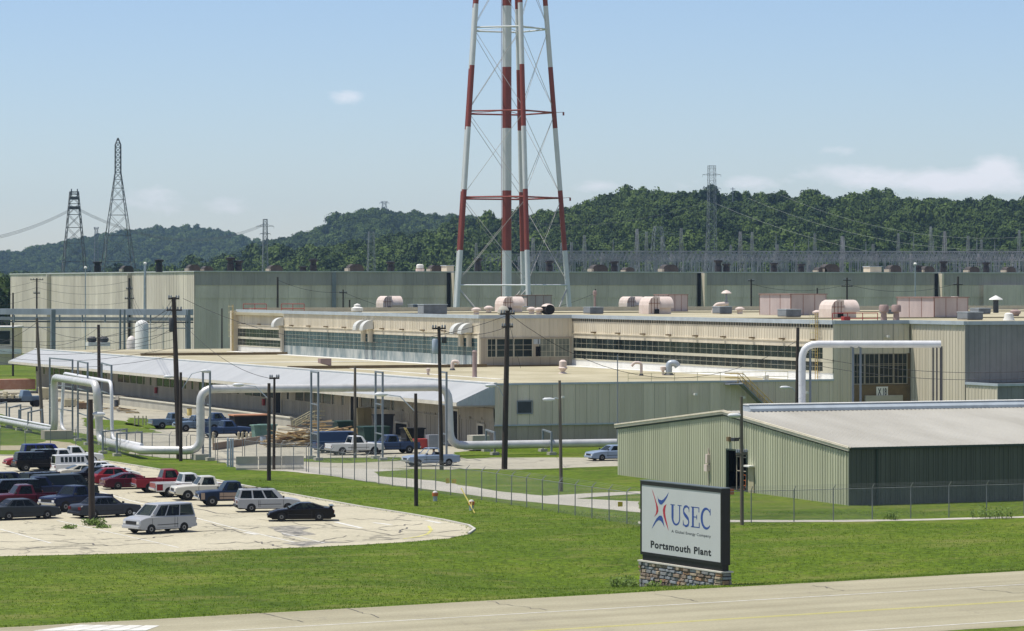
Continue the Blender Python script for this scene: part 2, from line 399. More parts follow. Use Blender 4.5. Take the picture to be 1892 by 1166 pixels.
# dark patches of worn asphalt where the coupe is parked, and long tar-filled cracks
M_TAR = mat('tar_patch', (.13,.125,.11), .85, col2=(.40,.37,.3), scale=1.1, thresh=(.42,.6), detail=7)
sheet('asphalt_patch', [G(495,975), G(530,992), G(585,988), G(556,981), G(575,975), G(540,971)], .020, M_TAR, jit=.5)
sheet('asphalt_patch', [G(520,1004), G(560,1010), G(600,1004), G(640,1002), G(575,1000)], .020, M_TAR, jit=.5)
M_CRK = mat('tar_crack', (.12,.11,.10), .8)
random.seed(5)
def crack(x0, y0, x1, y1, n=9, a=1.6, w=.10):
    pts = [(x0+(x1-x0)*t/n+random.uniform(-6,6)*(0 < t < n), y0+(y1-y0)*t/n+random.uniform(-a,a)*(0 < t < n)) for t in range(n+1)]
    mbc = MB()
    for p, q in zip(pts[:-1], pts[1:]):
        p = G(*p); q = G(*q); d = (q-p).normalized(); w_ = w*random.uniform(.6,1.4); nn = Vector((-d.y, d.x, 0))*w_/2; z = Vector((0,0,.024))
        mbc.quad(p-nn+z, q-nn+z, q+nn+z, p+nn+z)
    return mbc.build('pavement_crack', M_CRK, kind='structure')
for c in [(0,1001,240,996),(60,1012,330,1004),(380,1005,520,1001),(560,976,800,981),(690,991,870,980),(330,985,520,973),(610,1003,800,992),(0,985,120,990),(100,1000,200,1009),
          (640,958,760,963),(700,975,780,968),(380,968,450,985),(470,1000,520,1012),(230,1000,320,990),(0,1016,180,1014),(600,968,720,988),(250,925,420,950),(470,960,600,972),
          (560,1008,640,990),(740,985,752,975)]: crack(*c)
for c in [(455,1128,560,1150),(900,1112,1010,1128),(1790,1088,1900,1098),(1210,1098,1290,1112),(640,1124,700,1142),(1500,1082,1560,1092)]: crack(*c, w=.05)
# ---- plant yard, service road and gravel track
sheet('yard', [G(*p) for p in [(-600,790),(-200,740),(-60,735),(20,718),(150,730),(420,762),(700,797),(912,829),(840,836),(835,846),(1300,845),(1300,858),(1120,862),(960,868),(850,866),(835,868),(740,866),(560,872),
      (450,868),(395,850),(300,846),(238,838),(232,815),(150,800),(90,795),(40,778),(0,765),(-300,770)]], .010, M_YARD, jit=.5)
sheet('service_road', [G(*p) for p in [(480,858),(640,866),(760,868),(690,872),(700,880),(800,888),(920,908),(1040,920),(1180,927),(1180,940),(1240,950),(1180,947),(1060,935),(940,924),(820,908),(700,893),(600,878),(500,868)]], .014, M_GRAVEL, jit=.35)
sheet('gravel_track', [G(*p) for p in [(1000,917),(1080,912),(1180,908),(1260,905),(1260,908),(1180,913),(1090,919),(1010,926)]], .018, M_GRAVEL, jit=.3)
sheet('gravel_track', [G(*p) for p in [(1180,963.5),(1345,961),(1560,961),(1700,959),(1892,954),(2300,942),(2300,946),(1892,957),(1700,962),(1560,964.5),(1345,965),(1180,968)]], .012, M_GRAVEL, jit=.25, step=.8)
sheet('dirt_patch', [G(*p) for p in [(-50,824),(60,823),(85,814),(130,818),(150,826),(120,833),(0,832)]], .012, mat('bare_dirt', (.30,.25,.16), .95, col2=(.40,.36,.24), scale=.6), jit=.6)
# grassy strips inside the yard
for q in [[(840,836),(900,833),(1250,832),(1250,841),(1000,842),(860,848)], [(560,847),(650,846),(740,846),(760,851),(640,856),(545,853)], [(240,772),(300,776),(350,792),(290,794),(230,785)],[(150,772),(230,778),(300,800),(240,800),(160,790)]]:
    sheet('grass_strip', [G(*p) for p in q], .022, M_GRASS, jit=.8)
#sheet('bank_shadow_ditch', [G(1590,992), G(1690,995), G(1790,1016), G(1770,1018), G(1680,1004), G(1590,996)], .012, mat('long_dark_grass', (.045,.08,.012), .9, var=.3, scale=1.5), jit=.5)
# ================================================================ hills
M_HILL = mat('hill_floor', (.02,.035,.012), 1, var=.3, scale=.02)
def interp(prof, x):
    for (a, ya), (b, yb) in zip(prof[:-1], prof[1:]):
        if x <= b:
            t = (x-a)/(b-a); return ya+(yb-ya)*max(0, t)
    return prof[-1][1]
def smoothp(prof, x): return sum(interp(prof, x+d) for d in (-24,-12,0,12,24))/5
HILLS = {}
def hill(name, prof, Yf, Yr, x0, x1, crown):
    """ridge profile in photo pixels at distance Yr; rises from the plain at Yf"""
    mb = MB(); n = 90; m = 26
    def hz(px, t, Yl):
        zr = CH-(smoothp(prof, px)-HY)/F*Yr-crown
        e = t*t*(3-2*t) if t < 1 else 1-(t-1)*.8
        w = 1+(.14*math.sin(px*.021+Yl*.004)+.2*noise.noise(Vector((px*.012, Yl*.003, 1))))*max(0,1-t)*1.2
        return max(-1, zr*e*w)
    for j in range(m+1):
        t = j/m*1.35; Yl = Yf+(Yr-Yf)*t
        for i in range(n+1):
            px = x0+(x1-x0)*i/n; v = P(px, Yl); mb.v.append((v.x, v.y, hz(px, t, Yl)))
    mb.f = [(j*(n+1)+i, j*(n+1)+i+1, (j+1)*(n+1)+i+1, (j+1)*(n+1)+i) for j in range(m) for i in range(n)]; mb.mi = [0]*len(mb.f)
    o = mb.build(name, M_HILL, kind='structure', smooth=True)
    HILLS[name] = (hz, Yf, Yr, x0, x1)
    return o
PR_A = [(-400,520),(250,500),(340,493),(400,484),(480,472),(560,460),(600,455),(700,439),(800,426),(900,409),(960,400),(1000,393),(1040,381),(1080,371),(1120,363),(1200,359),(1330,364),(1380,358),(1408,351),(1440,362),(1500,368),(1580,364),(1640,361),(1730,368),(1800,370),(1892,374),(2300,385)]
PR_B = [(380,500),(450,452),(480,440),(520,434),(560,425),(600,412),(640,393),(680,380),(700,382),(720,387),(745,384),(780,386),(800,389),(860,392),(900,398),(930,408),(1000,430),(1100,450),(1200,470)]
PR_C = [(-500,470),(-200,462),(0,459),(60,458),(90,447),(150,433),(200,426),(250,418),(300,413),(340,415),(390,419),(440,428),(465,440),(500,452),(600,470),(700,480)]
hill('hill', PR_A, 1150, 1900, -150, 2250, 10); HILL_A = HILLS['hill']
hill('hill', PR_B, 2500, 3300, 380, 1200, 13); HILL_B = HILLS['hill']
hill('hill', PR_C, 3500, 4700, -500, 720, 15); HILL_C = HILLS['hill']
def leaf_mat(name, dark, light, hue=.0):
    m = bpy.data.materials.new(name); m.use_nodes = True
    n = m.node_tree.nodes; l = m.node_tree.links; b = n['Principled BSDF']; b.inputs['Roughness'].default_value = .75; b.inputs['Specular IOR Level'].default_value = .2
    oi = n.new('ShaderNodeObjectInfo'); r = n.new('ShaderNodeValToRGB')
    tc = n.new('ShaderNodeTexCoord'); q = n.new('ShaderNodeTexNoise'); q.inputs['Scale'].default_value = .9; l.new(tc.outputs['Object'], q.inputs['Vector'])
    a = n.new('ShaderNodeMath'); a.operation = 'MULTIPLY_ADD'; l.new(q.outputs[0], a.inputs[0]); a.inputs[1].default_value = .7; 
    s_ = n.new('ShaderNodeMath'); s_.operation = 'MULTIPLY_ADD'; l.new(oi.outputs['Random'], s_.inputs[0]); s_.inputs[1].default_value = .8; s_.inputs[2].default_value = -.22
    l.new(s_.outputs[0], a.inputs[2]); l.new(a.outputs[0], r.inputs[0])
    r.color_ramp.elements[0].color = (*dark, 1); r.color_ramp.elements[1].color = (*light, 1); r.color_ramp.elements[0].position = .1; r.color_ramp.elements[1].position = .9
    l.new(r.outputs[0], b.inputs['Base Color'])
    return m
M_LEAF = leaf_mat('leaves', (.018,.042,.008), (.088,.136,.024))
def crown_mesh(seed, lobes=10, per=90, leaf=.088):
    """unit crown (radius ~1, height ~1.1): leaf clumps spread over uneven lobes, plus an inner mass"""
    rnd = random.Random(seed); vs = []; fs = []
    L = []
    for k in range(lobes):
        a = rnd.uniform(0, 6.28); rr = rnd.uniform(.15, .62); z = rnd.uniform(.25, .95)
        L.append((Vector((math.cos(a)*rr, math.sin(a)*rr, z)), rnd.uniform(.28, .5)))
    L.append((Vector((0,0,.75)), .52)); L.append((Vector((rnd.uniform(-.2,.2),rnd.uniform(-.2,.2),1.05)), .36))
    for c, r in L:
        for k in range(per):
            d = Vector((rnd.gauss(0,1), rnd.gauss(0,1), rnd.gauss(.25,1))).normalized()
            p = c+d*r*rnd.uniform(.72, 1.12); p.z *= .92
            nn = (d+Vector((rnd.uniform(-.7,.7), rnd.uniform(-.7,.7), rnd.uniform(-.5,.9)))).normalized()
            u = nn.orthogonal().normalized(); w = nn.cross(u); an = rnd.uniform(0, 6.28); s_ = leaf*rnd.uniform(.6, 1.35)
            u2 = u*math.cos(an)+w*math.sin(an); w2 = nn.cross(u2)
            o = len(vs); vs += [p-u2*s_, p-w2*s_*.8, p+u2*s_, p+w2*s_*.7+nn*s_*.3]; fs.append((o,o+1,o+2,o+3))
        o = len(vs); ring = 6; r_ = r*.72
        for zz, q in ((-.8,.5),(0,1),(.8,.5)):
            for k in range(ring): vs.append(c+Vector((math.cos(k*1.047)*r_*q, math.sin(k*1.047)*r_*q, zz*r_)))
        for j in range(2):
            for k in range(ring): fs.append((o+j*ring+k, o+j*ring+(k+1)%ring, o+(j+1)*ring+(k+1)%ring, o+(j+1)*ring+k))
        fs.append(tuple(o+12+k for k in range(6)))
    me = bpy.data.meshes.new('crown'); me.from_pydata([tuple(v) for v in vs], [], fs); me.materials.append(M_LEAF); me.update()
    return me
CROWNS = [crown_mesh(s) for s in range(6)]
cc = bpy.data.collections.new('crown_kinds')
for k, me in enumerate(CROWNS):
    o = bpy.data.objects.new('crown_kind', me); cc.objects.link(o)
def inst_group():
    ng = bpy.data.node_groups.new('scatter_crowns', 'GeometryNodeTree')
    ng.interface.new_socket('Geometry', in_out='INPUT', socket_type='NodeSocketGeometry'); ng.interface.new_socket('Geometry', in_out='OUTPUT', socket_type='NodeSocketGeometry')
    i = ng.nodes.new('NodeGroupInput'); o = ng.nodes.new('NodeGroupOutput')
    p = ng.nodes.new('GeometryNodeInstanceOnPoints'); c = ng.nodes.new('GeometryNodeCollectionInfo')
    c.inputs['Collection'].default_value = cc; c.inputs['Separate Children'].default_value = True; c.inputs['Reset Children'].default_value = True
    def attr(nm, ty):
        a = ng.nodes.new('GeometryNodeInputNamedAttribute'); a.data_type = ty; a.inputs[0].default_value = nm; return a.outputs[0]
    ng.links.new(i.outputs[0], p.inputs['Points']); ng.links.new(c.outputs[0], p.inputs['Instance']); p.inputs['Pick Instance'].default_value = True
    ng.links.new(attr('kind_index', 'INT'), p.inputs['Instance Index']); ng.links.new(attr('rot', 'FLOAT_VECTOR'), p.inputs['Rotation']); ng.links.new(attr('size', 'FLOAT_VECTOR'), p.inputs['Scale'])
    ng.links.new(p.outputs[0], o.inputs[0]); return ng
NG = inst_group()
def scatter(name, label, pts, sizes):
    me = bpy.data.meshes.new(name); me.from_pydata([tuple(p) for p in pts], [], [])
    n = len(pts)
    a = me.attributes.new('kind_index', 'INT', 'POINT'); a.data.foreach_set('value', [random.randrange(6) for _ in range(n)])
    a = me.attributes.new('rot', 'FLOAT_VECTOR', 'POINT'); a.data.foreach_set('vector', sum(([random.uniform(-.12,.12), random.uniform(-.12,.12), random.uniform(0,6.28)] for _ in range(n)), []))
    a = me.attributes.new('size', 'FLOAT_VECTOR', 'POINT'); a.data.foreach_set('vector', sum(([s*random.uniform(.85,1.15), s*random.uniform(.85,1.15), s*random.uniform(.9,1.5)] for s in sizes), []))
    me.materials.append(M_LEAF)
    o = bpy.data.objects.new(name, me); COL.objects.link(o); md = o.modifiers.new('scatter', 'NODES'); md.node_group = NG
    return tagp(o, label, 'forest', None, 'stuff')
def forest(name, label, key, spacing, smin, smax, tmax=1.06, t0=-.06):
    hz, Yf, Yr, x0, x1 = key; pts = []; sz = []
    Yl = Yf+(Yr-Yf)*t0
    while Yl < Yf+(Yr-Yf)*tmax:
        px = x0
        while px < x1:
            yy = Yl+random.uniform(-.5,.5)*spacing; t = (yy-Yf)/(Yr-Yf); v = P(px+random.uniform(-.5,.5)*spacing*F/yy, yy)
            s = random.uniform(smin, smax)*(1.45 if random.random() < .07 else 1); z = hz(px, max(0,t), yy)
            pts.append((v.x, v.y, z-s*.25)); sz.append(s); px += spacing*F/yy
        Yl += spacing*1.15
    return scatter(name, label, pts, sz)
forest('forest', 'dense green woodland covering the near ridge behind the switchyard and the steel tower', HILL_A, 8.0, 3.2, 7.4)
forest('forest', 'hazier wooded hill with a rounded summit, between the far blue hill and the near ridge', HILL_B, 10.5, 4.8, 7.8)
forest('forest', 'bluish wooded hill farthest away, behind the two tall lattice pylons', HILL_C, 12, 5.2, 8.5)
# ================================================================ buildings
ZL, ZM = 6.22, 12.07
A0, BF, BC = 117.85, 288.0, 355.0
A1, A2, A3 = 143.4, 155.6, 164.6
M_SIDE = mat('beige_metal_siding', (.575,.51,.385), .6, col2=(.71,.637,.50), panel=1.24, scale=.5, stretch=(1,1,.12), thresh=(.3,.72))
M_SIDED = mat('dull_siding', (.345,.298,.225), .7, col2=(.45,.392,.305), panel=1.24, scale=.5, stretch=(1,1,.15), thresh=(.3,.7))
M_BIGW = mat('weathered_siding', (.48,.43,.35), .7, panel=2.4, col2=(.77,.70,.575), scale=.16, stretch=(1,1,.25), thresh=(.3,.7), detail=8)
M_COPE = mat('bluegrey_flashing', (.42,.47,.50), .5, var=.12, scale=.8)
M_ROOFT = mat('tan_gravel_roof', (.29,.255,.15), .95, col2=(.50,.455,.315), scale=.12, stretch=(1,1,1), detail=9, bump=.2, bscale=4)
M_ROOFW = mat('pale_metal_roof', (.34,.35,.345), .55, col2=(.42,.43,.425), scale=.1, stretch=(.3,3,1), detail=7)
M_WHITE = mat('white_membrane', (.66,.65,.60), .7, col2=(.80,.79,.74), scale=.9, detail=7)
M_GLASS = mat('dark_glass', (.012,.018,.018), .12, col2=(.04,.055,.05), scale=.35, spec=.22, stretch=(1,1,.6), thresh=(.4,.7))
M_GLASSB = mat('dusty_blue_glass', (.018,.045,.05), .25, col2=(.085,.14,.15), scale=.6, stretch=(1.4,1.4,.35), spec=.22, thresh=(.35,.75), detail=8)
M_MULL = mat('cream_mullion', (.50,.47,.36), .7, var=.1)
M_DARK = mat('dark_opening', (.012,.012,.012), .9, var=.3)
M_DGREY = mat('dark_grey_metal', (.05,.055,.06), .6, var=.2)
M_GREYM = mat('grey_metal', (.22,.24,.26), .5, var=.15)
M_GALV = mat('galvanised_steel', (.38,.43,.47), .45, var=.15, metal=.3, scale=2)
M_PINK = mat('faded_pink_paint', (.58,.465,.40), .6, col2=(.72,.62,.55), scale=.8, detail=6)
M_BROWN = mat('brown_paint', (.17,.12,.06), .7, var=.2)
M_CONC = mat('concrete', (.42,.40,.33), .9, var=.15, scale=.6)
M_REDP = mat('red_paint', (.38,.05,.04), .6, var=.15)
M_YELP = mat('yellow_paint', (.60,.47,.16), .6, var=.15)
def wallcorr(t, name, p, q, z0, z1, m, pitch=.6, depth=.05, out=None):
    mb = MB(); mb.corr(p, q, z0, z1, pitch, depth, out=out); return mb.build(name, m, t)
# ---------------- long low shop building with the taller windowed upper storey
T = thing('shop_building', 'long beige metal shop building with a tall windowed upper storey and flat tan gravel roofs', 'building', (A0, BF, 0))
TT = T
XE, YB = 300.0, 472.0        # east end, back of low part
YU = 455.0                   # back of upper part
# low roof slab and tan surface
mb = MB(); mb.box(A0+.05, A2-.05, BF+.05, YB, ZL-.45, ZL-.02); mb.build('low_roof', M_ROOFT, T)
mb = MB(); mb.box(A2+.0, XE, BF+.05, YU, ZM-.4, ZM-.02); mb.box(A1+.05, A2, BC+.05, YU, ZM-.4, ZM-.02)
mb.build('upper_roof', M_ROOFT, T)
# front shaded wall: upper sheet and lower brown band
wallcorr(T, 'wall', (A0,BF), (A2,BF), 2.25, ZL, M_SIDE, .62, .05, (0,-1))
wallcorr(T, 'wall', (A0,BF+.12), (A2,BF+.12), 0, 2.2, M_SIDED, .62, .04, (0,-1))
mb = MB(); mb.box(A0-.05, A2, BF-.12, BF+.05, ZL-.02, ZL+.18); mb.box(A0-.05, A0+.15, BF+.05, YB, ZL-.02, ZL+.16)
mb.box(A0, A2, BF-.1, BF+.1, 2.17, 2.3); mb.build('coping', M_COPE, T)
# rear block of the low part (closes it)
mb = MB(); mb.box(A0+.3, A1, BF+.3, YB-.2, 0, ZL-.5); mb.box(A2+.3, XE, BF+.4, YU-.2, 0, ZM-.45); mb.box(A1+.3, A2+.3, BC+.4, 429.8, ZL-.5, ZM-.45); mb.box(A1+1.1, A2+.3, 429.8, YU-.2, ZL-.5, ZM-.45); mb.build('core', M_SIDED, T)
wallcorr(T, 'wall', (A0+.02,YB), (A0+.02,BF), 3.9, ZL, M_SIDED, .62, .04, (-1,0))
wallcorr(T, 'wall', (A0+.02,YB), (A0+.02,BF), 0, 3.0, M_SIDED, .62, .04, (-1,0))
mb = MB(); mb.box(A0-.02, A0+.06, BF+26, YB-1, 2.7, 3.9)
w1_ = mb.build('window_band', M_GLASS, T)
mb = MB()
y = BF
while y < YB:
    wide = 2.4 if int((y-BF)/6.4) % 3 == 0 else .35
    mb.box(A0-.07, A0+.05, y, min(YB, y+wide), 2.7, 3.9); y += 3.2
mb.box(A0-.075, A0+.06, BF, BF+26, 2.95, 3.9)
mb.box(A0-.1, A0+.06, BF, YB, 2.6, 2.72); mb.build('window_posts', M_SIDED, T)
# door openings in the long wall
for yy, w, h in [(BF+9.5,1.8,3.3),(BF+39,2.6,3.8),(BF+66,1.9,3.6),(BF+2.6,1.4,2.1),(BF+140,1.4,2.6),(BF+24,3.4,1.4)]:
    d = MB(); d.box(A0-.12, A0-.06, yy, yy+w, 0, h); do = d.build('door', M_DARK, T)
    f = MB(); f.box(A0-.16, A0-.04, yy-.22, yy, 0, h+.22); f.box(A0-.16, A0-.04, yy+w, yy+w+.22, 0, h+.22); f.box(A0-.16, A0-.04, yy, yy+w, h, h+.22); f.build('door_frame', M_SIDE, do)
for yy in (BF+118, BF+72):
    d = MB(); d.box(A0-.35, A0-.08, yy, yy+.5, 1.7, 2.5); d.build('hose_cabinet', M_REDP, T)
# loading dock
mb = MB(); mb.box(A0-3.6, A0-.1, BF+52, BF+168, 0, 1.0); dk = mb.build('loading_dock', M_CONC, T)
mb = MB(); mb.box(A0-3.7, A0-3.3, BF+52, BF+168, 1.0, 1.14); mb.build('dock_edge', mat('pale_concrete_edge', (.6,.57,.46), .9), dk)
mb = MB(); mb.box(A0-1.6, A0+.1, BF+5, BF+40, 0, .18); mb.build('walkway', mat('pale_concrete_edge', (.6,.57,.46)), T)
# canopy over the dock: sloped sheet roof, fascia, triangular end
cw = 4.0
cz = ZL; ce = 4.48
cn_ = MB(); cn_.add([(A0+.15,BF-.1,cz+.12),(A0+.15,YB+1,cz+.12),(A0-cw,YB+1,ce+.1),(A0-cw,BF-.1,ce+.1),(A0+.15,BF-.1,cz+.02),(A0+.15,YB+1,cz+.02),(A0-cw,YB+1,ce),(A0-cw,BF-.1,ce)],
   [(0,1,2,3),(4,7,6,5),(0,3,7,4),(1,5,6,2),(3,2,6,7),(0,4,5,1)])
k = YB
while k < YB:
    cn_.bar((A0+.1,k,cz+.135), (A0-cw,k,ce+.115), .04, .02); k += 2.4
cano = cn_.build('canopy_roof', M_ROOFW, T)
mb = MB(); mb.bar((A0+.1,BF-.1,cz+.2), (A0+.1,YB+1,cz+.2), .34, .12); mb.build('ridge_cap', M_WHITE, cano)
mb = MB(); mb.box(A0-cw-.06, A0-cw+.06, BF-.12, YB+1, ce-.28, ce+.06); mb.build('fascia', mat('cream_fascia', (.62,.58,.47), .7), cano)
mb = MB(); n = 9; vs = []
mb.add([(A0,BF-.14,ce-.22),(A0-cw,BF-.14,ce-.22),(A0-cw,BF-.14,ce+.02),(A0,BF-.14,cz+.05)], [(0,1,2,3)])
for q in range(n): x = A0-cw+cw*(q+.5)/n; mb.box(x-.05, x+.05, BF-.19, BF-.14, ce-.2, ce+(cz-ce)*(q+.5)/n)
mb.build('gable_end', mat('grey_blue_siding', (.40,.44,.45), .6), cano)
mb = MB(); mb.box(A0-cw, A0, BF-.2, BF-.1, ce-.36, ce-.22); mb.build('gable_trim', M_SIDED, cano)
y = BF+3
while y < YB: mb = MB(); mb.bar((A0-.1,y,ce-.35), (A0-cw+.2,y,ce-.3), .1); mb.build('bracket', M_SIDED, cano); y += 12
# roof details: membrane strips, expansion curbs
mb = MB(); mb.box(A0+1.6, A0+2.4, BF+8, YB-4, ZL-.02, ZL+.02); mb.box(A0+8, A0+8.5, BF+18, BC, ZL-.02, ZL+.02)
mb.box(A1-1.6, A1-.1, BC, 452, ZL-.02, ZL+.03); mb.box(A2-1.8, A2-.1, BF+.5, BC-.2, ZL-.02, ZL+.03)
mb.box(A0+3, A1-2, BC+30, BC+31.5, ZL-.02, ZL+.012); mb.build('membrane_strip', M_WHITE, T)
for q in ((A0+.4, A1, BC-2.2, BC-1.8, ZL, ZL+.35),(A0+4, A1, 428, 428.5, ZL, ZL+.35),(A1, A2-2, BC-.9, BC-.4, ZL, ZL+.15)): mb = MB(); mb.box(*q); mb.build('expansion_curb', M_BROWN, T)
# dark stains on the low roof
mb = MB(); mb.box(A0+6, A1-2, 432, 446, ZL-.02, ZL+.008); mb.box(A0+2.5,A1-6,449,458,ZL-.02,ZL+.010); mb.build('roof_stain', mat('stained_gravel', (.20,.17,.11), .95, col2=(.42,.38,.26), scale=.3, stretch=(.3,2,1), thresh=(.4,.6), detail=8), T)
# ---- upper storey walls
def lamps(t, pts):
    for p in pts:
        m_ = MB(); m_.cbox((p[0], p[1], p[2]), .5, .5, .16); m_.build('wall_lamp', M_BROWN, t)
def winrow(t, x, y0, y1, z0, z1, glass, step=1.9, rail=None, sub=1):
    """band of factory windows in a wall facing -x"""
    g_ = MB(); g_.box(x-.02, x+.04, y0, y1, z0, z1); wb = g_.build('window_band', glass, t)
    m_ = MB(); n_ = int((y1-y0)/step)
    for i in range(n_+1):
        yy = y0+(y1-y0)*i/n_; m_.box(x-.02, x, yy-.03, yy+.03, z0, z1)
        if sub and i < n_:
            for q in range(1, sub+1):
                y_ = yy+(y1-y0)/n_*q/(sub+1); m_.box(x-.026, x-.018, y_-.014, y_+.014, z0, z1)
    for r in (rail or []): m_.box(x-.027, x-.019, y0, y1, r-.012, r+.012)
    m_.build('mullions', M_MULL, wb); return wb
# right-hand lit wall (x=A2, from BC to BF)
def upper_lit(x, y0, y1, twin=True):
    wallcorr(T, 'wall', (x,y1), (x,y0), 10.2, ZM, M_SIDE, .62, .05, (-1,0))
    b_ = MB(); b_.box(x-.05, x+.1, y0, y1, 9.62, 10.2); b_.box(x-.14, x+.05, y0, y1, 10.16, 10.27); b_.build('wall_band', M_SIDE, T)
    if twin:
        ye = y0+ (2.2 if y0 == BF else .8)
        winrow(T, x, ye, y1-.4, 8.42, 9.62, M_GLASS, 1.55, [9.0], 1)
        winrow(T, x, ye, y1-.4, 7.15, 8.1, M_GLASS, 1.55, [7.6], 1)
        b_ = MB(); b_.box(x-.12, x+.05, y0, y1, 8.1, 8.42); b_.box(x-.1, x+.05, y0, ye, 7.05, 9.62); b_.box(x-.1, x+.05, y1-.4, y1, 7.05, 9.62); b_.box(x-.12, x+.05, y0, y1, 7.0, 7.15); b_.build('window_rail', M_MULL, T)
        b_ = MB(); b_.box(x-.06, x+.05, y0, y1, ZL, 7.0); b_.build('apron', M_WHITE, T)
    else:
        winrow(T, x, y0+.5, y1-.2, 7.5, 9.62, M_GLASSB, 1.5, [8.0,8.55,9.1], 1)
        b_ = MB(); b_.box(x-.06, x+.05, y0, y1, ZL, 7.5); b_.build('apron', mat('streaked_dusty_panel', (.13,.18,.19), .6, col2=(.40,.42,.39), scale=.8, stretch=(1,1,.3), thresh=(.35,.6), detail=8), T)
    b_ = MB(); b_.box(x-.2, x+.25, y0-.05, y1, ZM-.05, ZM+.38); b_.build('coping', M_COPE, T)
upper_lit(A2, BF, BC)
upper_lit(A1, BC, 430, False)
upper_lit(A1+.7, 430, 454)
for q in ((A1-.35, A1+.7, 453.5, 454.2, ZL, ZM+.2),(A1-.4, A1-.05, 429.6, 430.2, ZL, 10),(A1-.15, A1+.1, BC-.1, BC+.5, ZL, 10.2)): mb = MB(); mb.box(*q); mb.build('corner_post', M_SIDE, T)
y = BF+4
pts = []
while y < BC-2: pts.append((A2-.3, y, 10.3)); y += 7.0
y = BC+4
while y < 452: pts.append((A1-.3, y, 10.3)); y += 7.4
lamps(T, pts)
# central shaded block facing the camera
wallcorr(T, 'wall', (A1,BC), (A2,BC), 9.62, ZM, M_SIDE, .62, .05, (0,-1))
mb = MB(); mb.box(A1-.1, A2+.1, BC-.25, BC+.3, ZM-.05, ZM+.38); mb.build('coping', M_COPE, T)
mb = MB(); mb.box(A1, A2, BC-.03, BC+.1, ZL, 7.3); mb.box(A1, A1+.9, BC-.03, BC+.1, 7.3, 9.62); mb.box(A2-.35, A2, BC-.03, BC+.1, 7.3, 9.62); mb.box(A1, A2, BC-.12, BC+.02, 9.55, 9.75); mb.build('window_surround', M_SIDED, T)
def frontwin(t, xs, y, z0, z1, glass, sub, fm=M_MULL, rails=()):
    for x0, x1 in zip(xs[:-1], xs[1:]):
        g_ = MB(); g_.box(x0, x1, y-.02, y+.05, z0, z1); w_ = g_.build('window', glass, t)
        m_ = MB()
        for x in (x0+.04, x1-.04): m_.box(x-.05, x+.05, y-.08, y-.015, z0, z1)
        m_.box(x0+.09, x1-.09, y-.075, y-.015, z0, z0+.08); m_.box(x0+.09, x1-.09, y-.075, y-.015, z1-.08, z1)
        for i in range(1, sub): x = x0+(x1-x0)*i/sub; m_.box(x-.02, x+.02, y-.05, y-.018, z0+.08, z1-.08)
        for r in rails: m_.box(x0+.09, x1-.09, y-.055, y-.018, r-.02, r+.02)
        m_.build('window_frame', fm, w_)
frontwin(T, [A1+.9, A1+2.1, A1+4.4, A1+6.9], BC, 7.3, 9.6, M_GLASS, 2, M_MULL, (8.2,8.8))
frontwin(T, [A2-4.6, A2-2.4, A2-.35], BC, 7.3, 9.6, mat('dusty_glass', (.10,.12,.10), .3, col2=(.24,.25,.2), scale=1), 4, M_MULL, (8.0,8.8))
mb = MB(); mb.box(A1+6.9, A2-4.6, BC-.05, BC+.05, ZL, 9.6); dr = mb.build('door', M_SIDED, T)
mb = MB(); mb.box(A1+7.3, A1+7.95, BC-.08, BC-.055, 7.4, 8.6); mb.build('door_window', M_DARK, dr)
mb = MB(); mb.box(A1+7.0, A1+7.9, BC-.08, BC-.055, 8.9, 9.5); mb.build('louvre', M_COPE, dr)
# tall shaded wall (x A2..A3) with big window and sign board
wallcorr(T, 'wall', (A2,BF-.02), (157.9,BF-.02), 0, ZM, M_SIDE, .62, .05, (0,-1))
wallcorr(T, 'wall', (157.9,BF-.02), (A3-.1,BF-.02), 9.0, ZM, M_SIDE, .62, .05, (0,-1))
mb = MB(); mb.box(A3-.35, A3-.02, BF-.06, BF+.1, 0, 9.0); mb.box(157.9, A3-.35, BF-.03, BF+.02, 3.35, 5.75); mb.build('brown_surround', M_BROWN, T)
mb = MB(); mb.box(157.9, A3-.35, BF+.5, BF+.6, 0, 3.4); mb.build('door', M_DARK, T)
mb = MB(); mb.box(159.2, A3-1.0, BF-.25, BF-.05, 4.3-.5, 4.3+.35); mb.build('louvre', M_CONC, T)
frontwin(T, [157.9, 159.2, 160.9, 162.6, A3-.35], BF+.02, 5.8, 9.0, M_GLASS, 3, M_SIDED, (6.6,7.75,7.9))
mb = MB(); mb.box(A2-.05, A3, BF-.2, BF+.2, ZM-.02, ZM+.36)
mb.box(A3-.22, A3+.2, 277-.2, BF-.2, ZM-.02, ZM+.36); mb.box(A3+.2, XE, 276.9-.2, 276.9+.2, ZM-.02, ZM+.36); mb.build('coping', M_COPE, T)
# protruding right block
wallcorr(T, 'wall', (A3,BF-.1), (A3,276.9), 0, ZM, M_SIDE, .62, .05, (-1,0))
wallcorr(T, 'wall', (A3,276.9), (XE,276.9), 6.2, ZM, mat('blue_grey_siding', (.23,.235,.225), .6, panel=1.24, var=.12, scale=.4), .62, .05, (0,-1))
wallcorr(T, 'wall', (A3+.02,276.8), (A3+.02,270.7), 0, 6.1, M_SIDE, .62, .05, (-1,0))
wallcorr(T, 'wall', (A3+.02,270.7), (XE,270.7), 0, 6.1, mat('blue_grey_siding', (.27,.30,.31)), .62, .05, (0,-1))
mb = MB(); mb.box(A3+.1, XE, 270.8, 276.8, 5.7, 6.1); mb.box(A3+.2, XE, 277, BF+.4, 0, ZM-.5); mb.build('block', M_SIDED, T)
mb = MB(); mb.box(A3+.2, XE, 276.95, BF+.4, ZM-.4, ZM-.03); mb.build('upper_roof', M_ROOFT, T)
mb = MB(); mb.box(A3-.1, XE, 270.5, 270.85, 6.05, 6.3); mb.box(A3-.1, A3+.2, 270.85, 276.8, 6.05, 6.3); mb.build('coping', M_COPE, T)
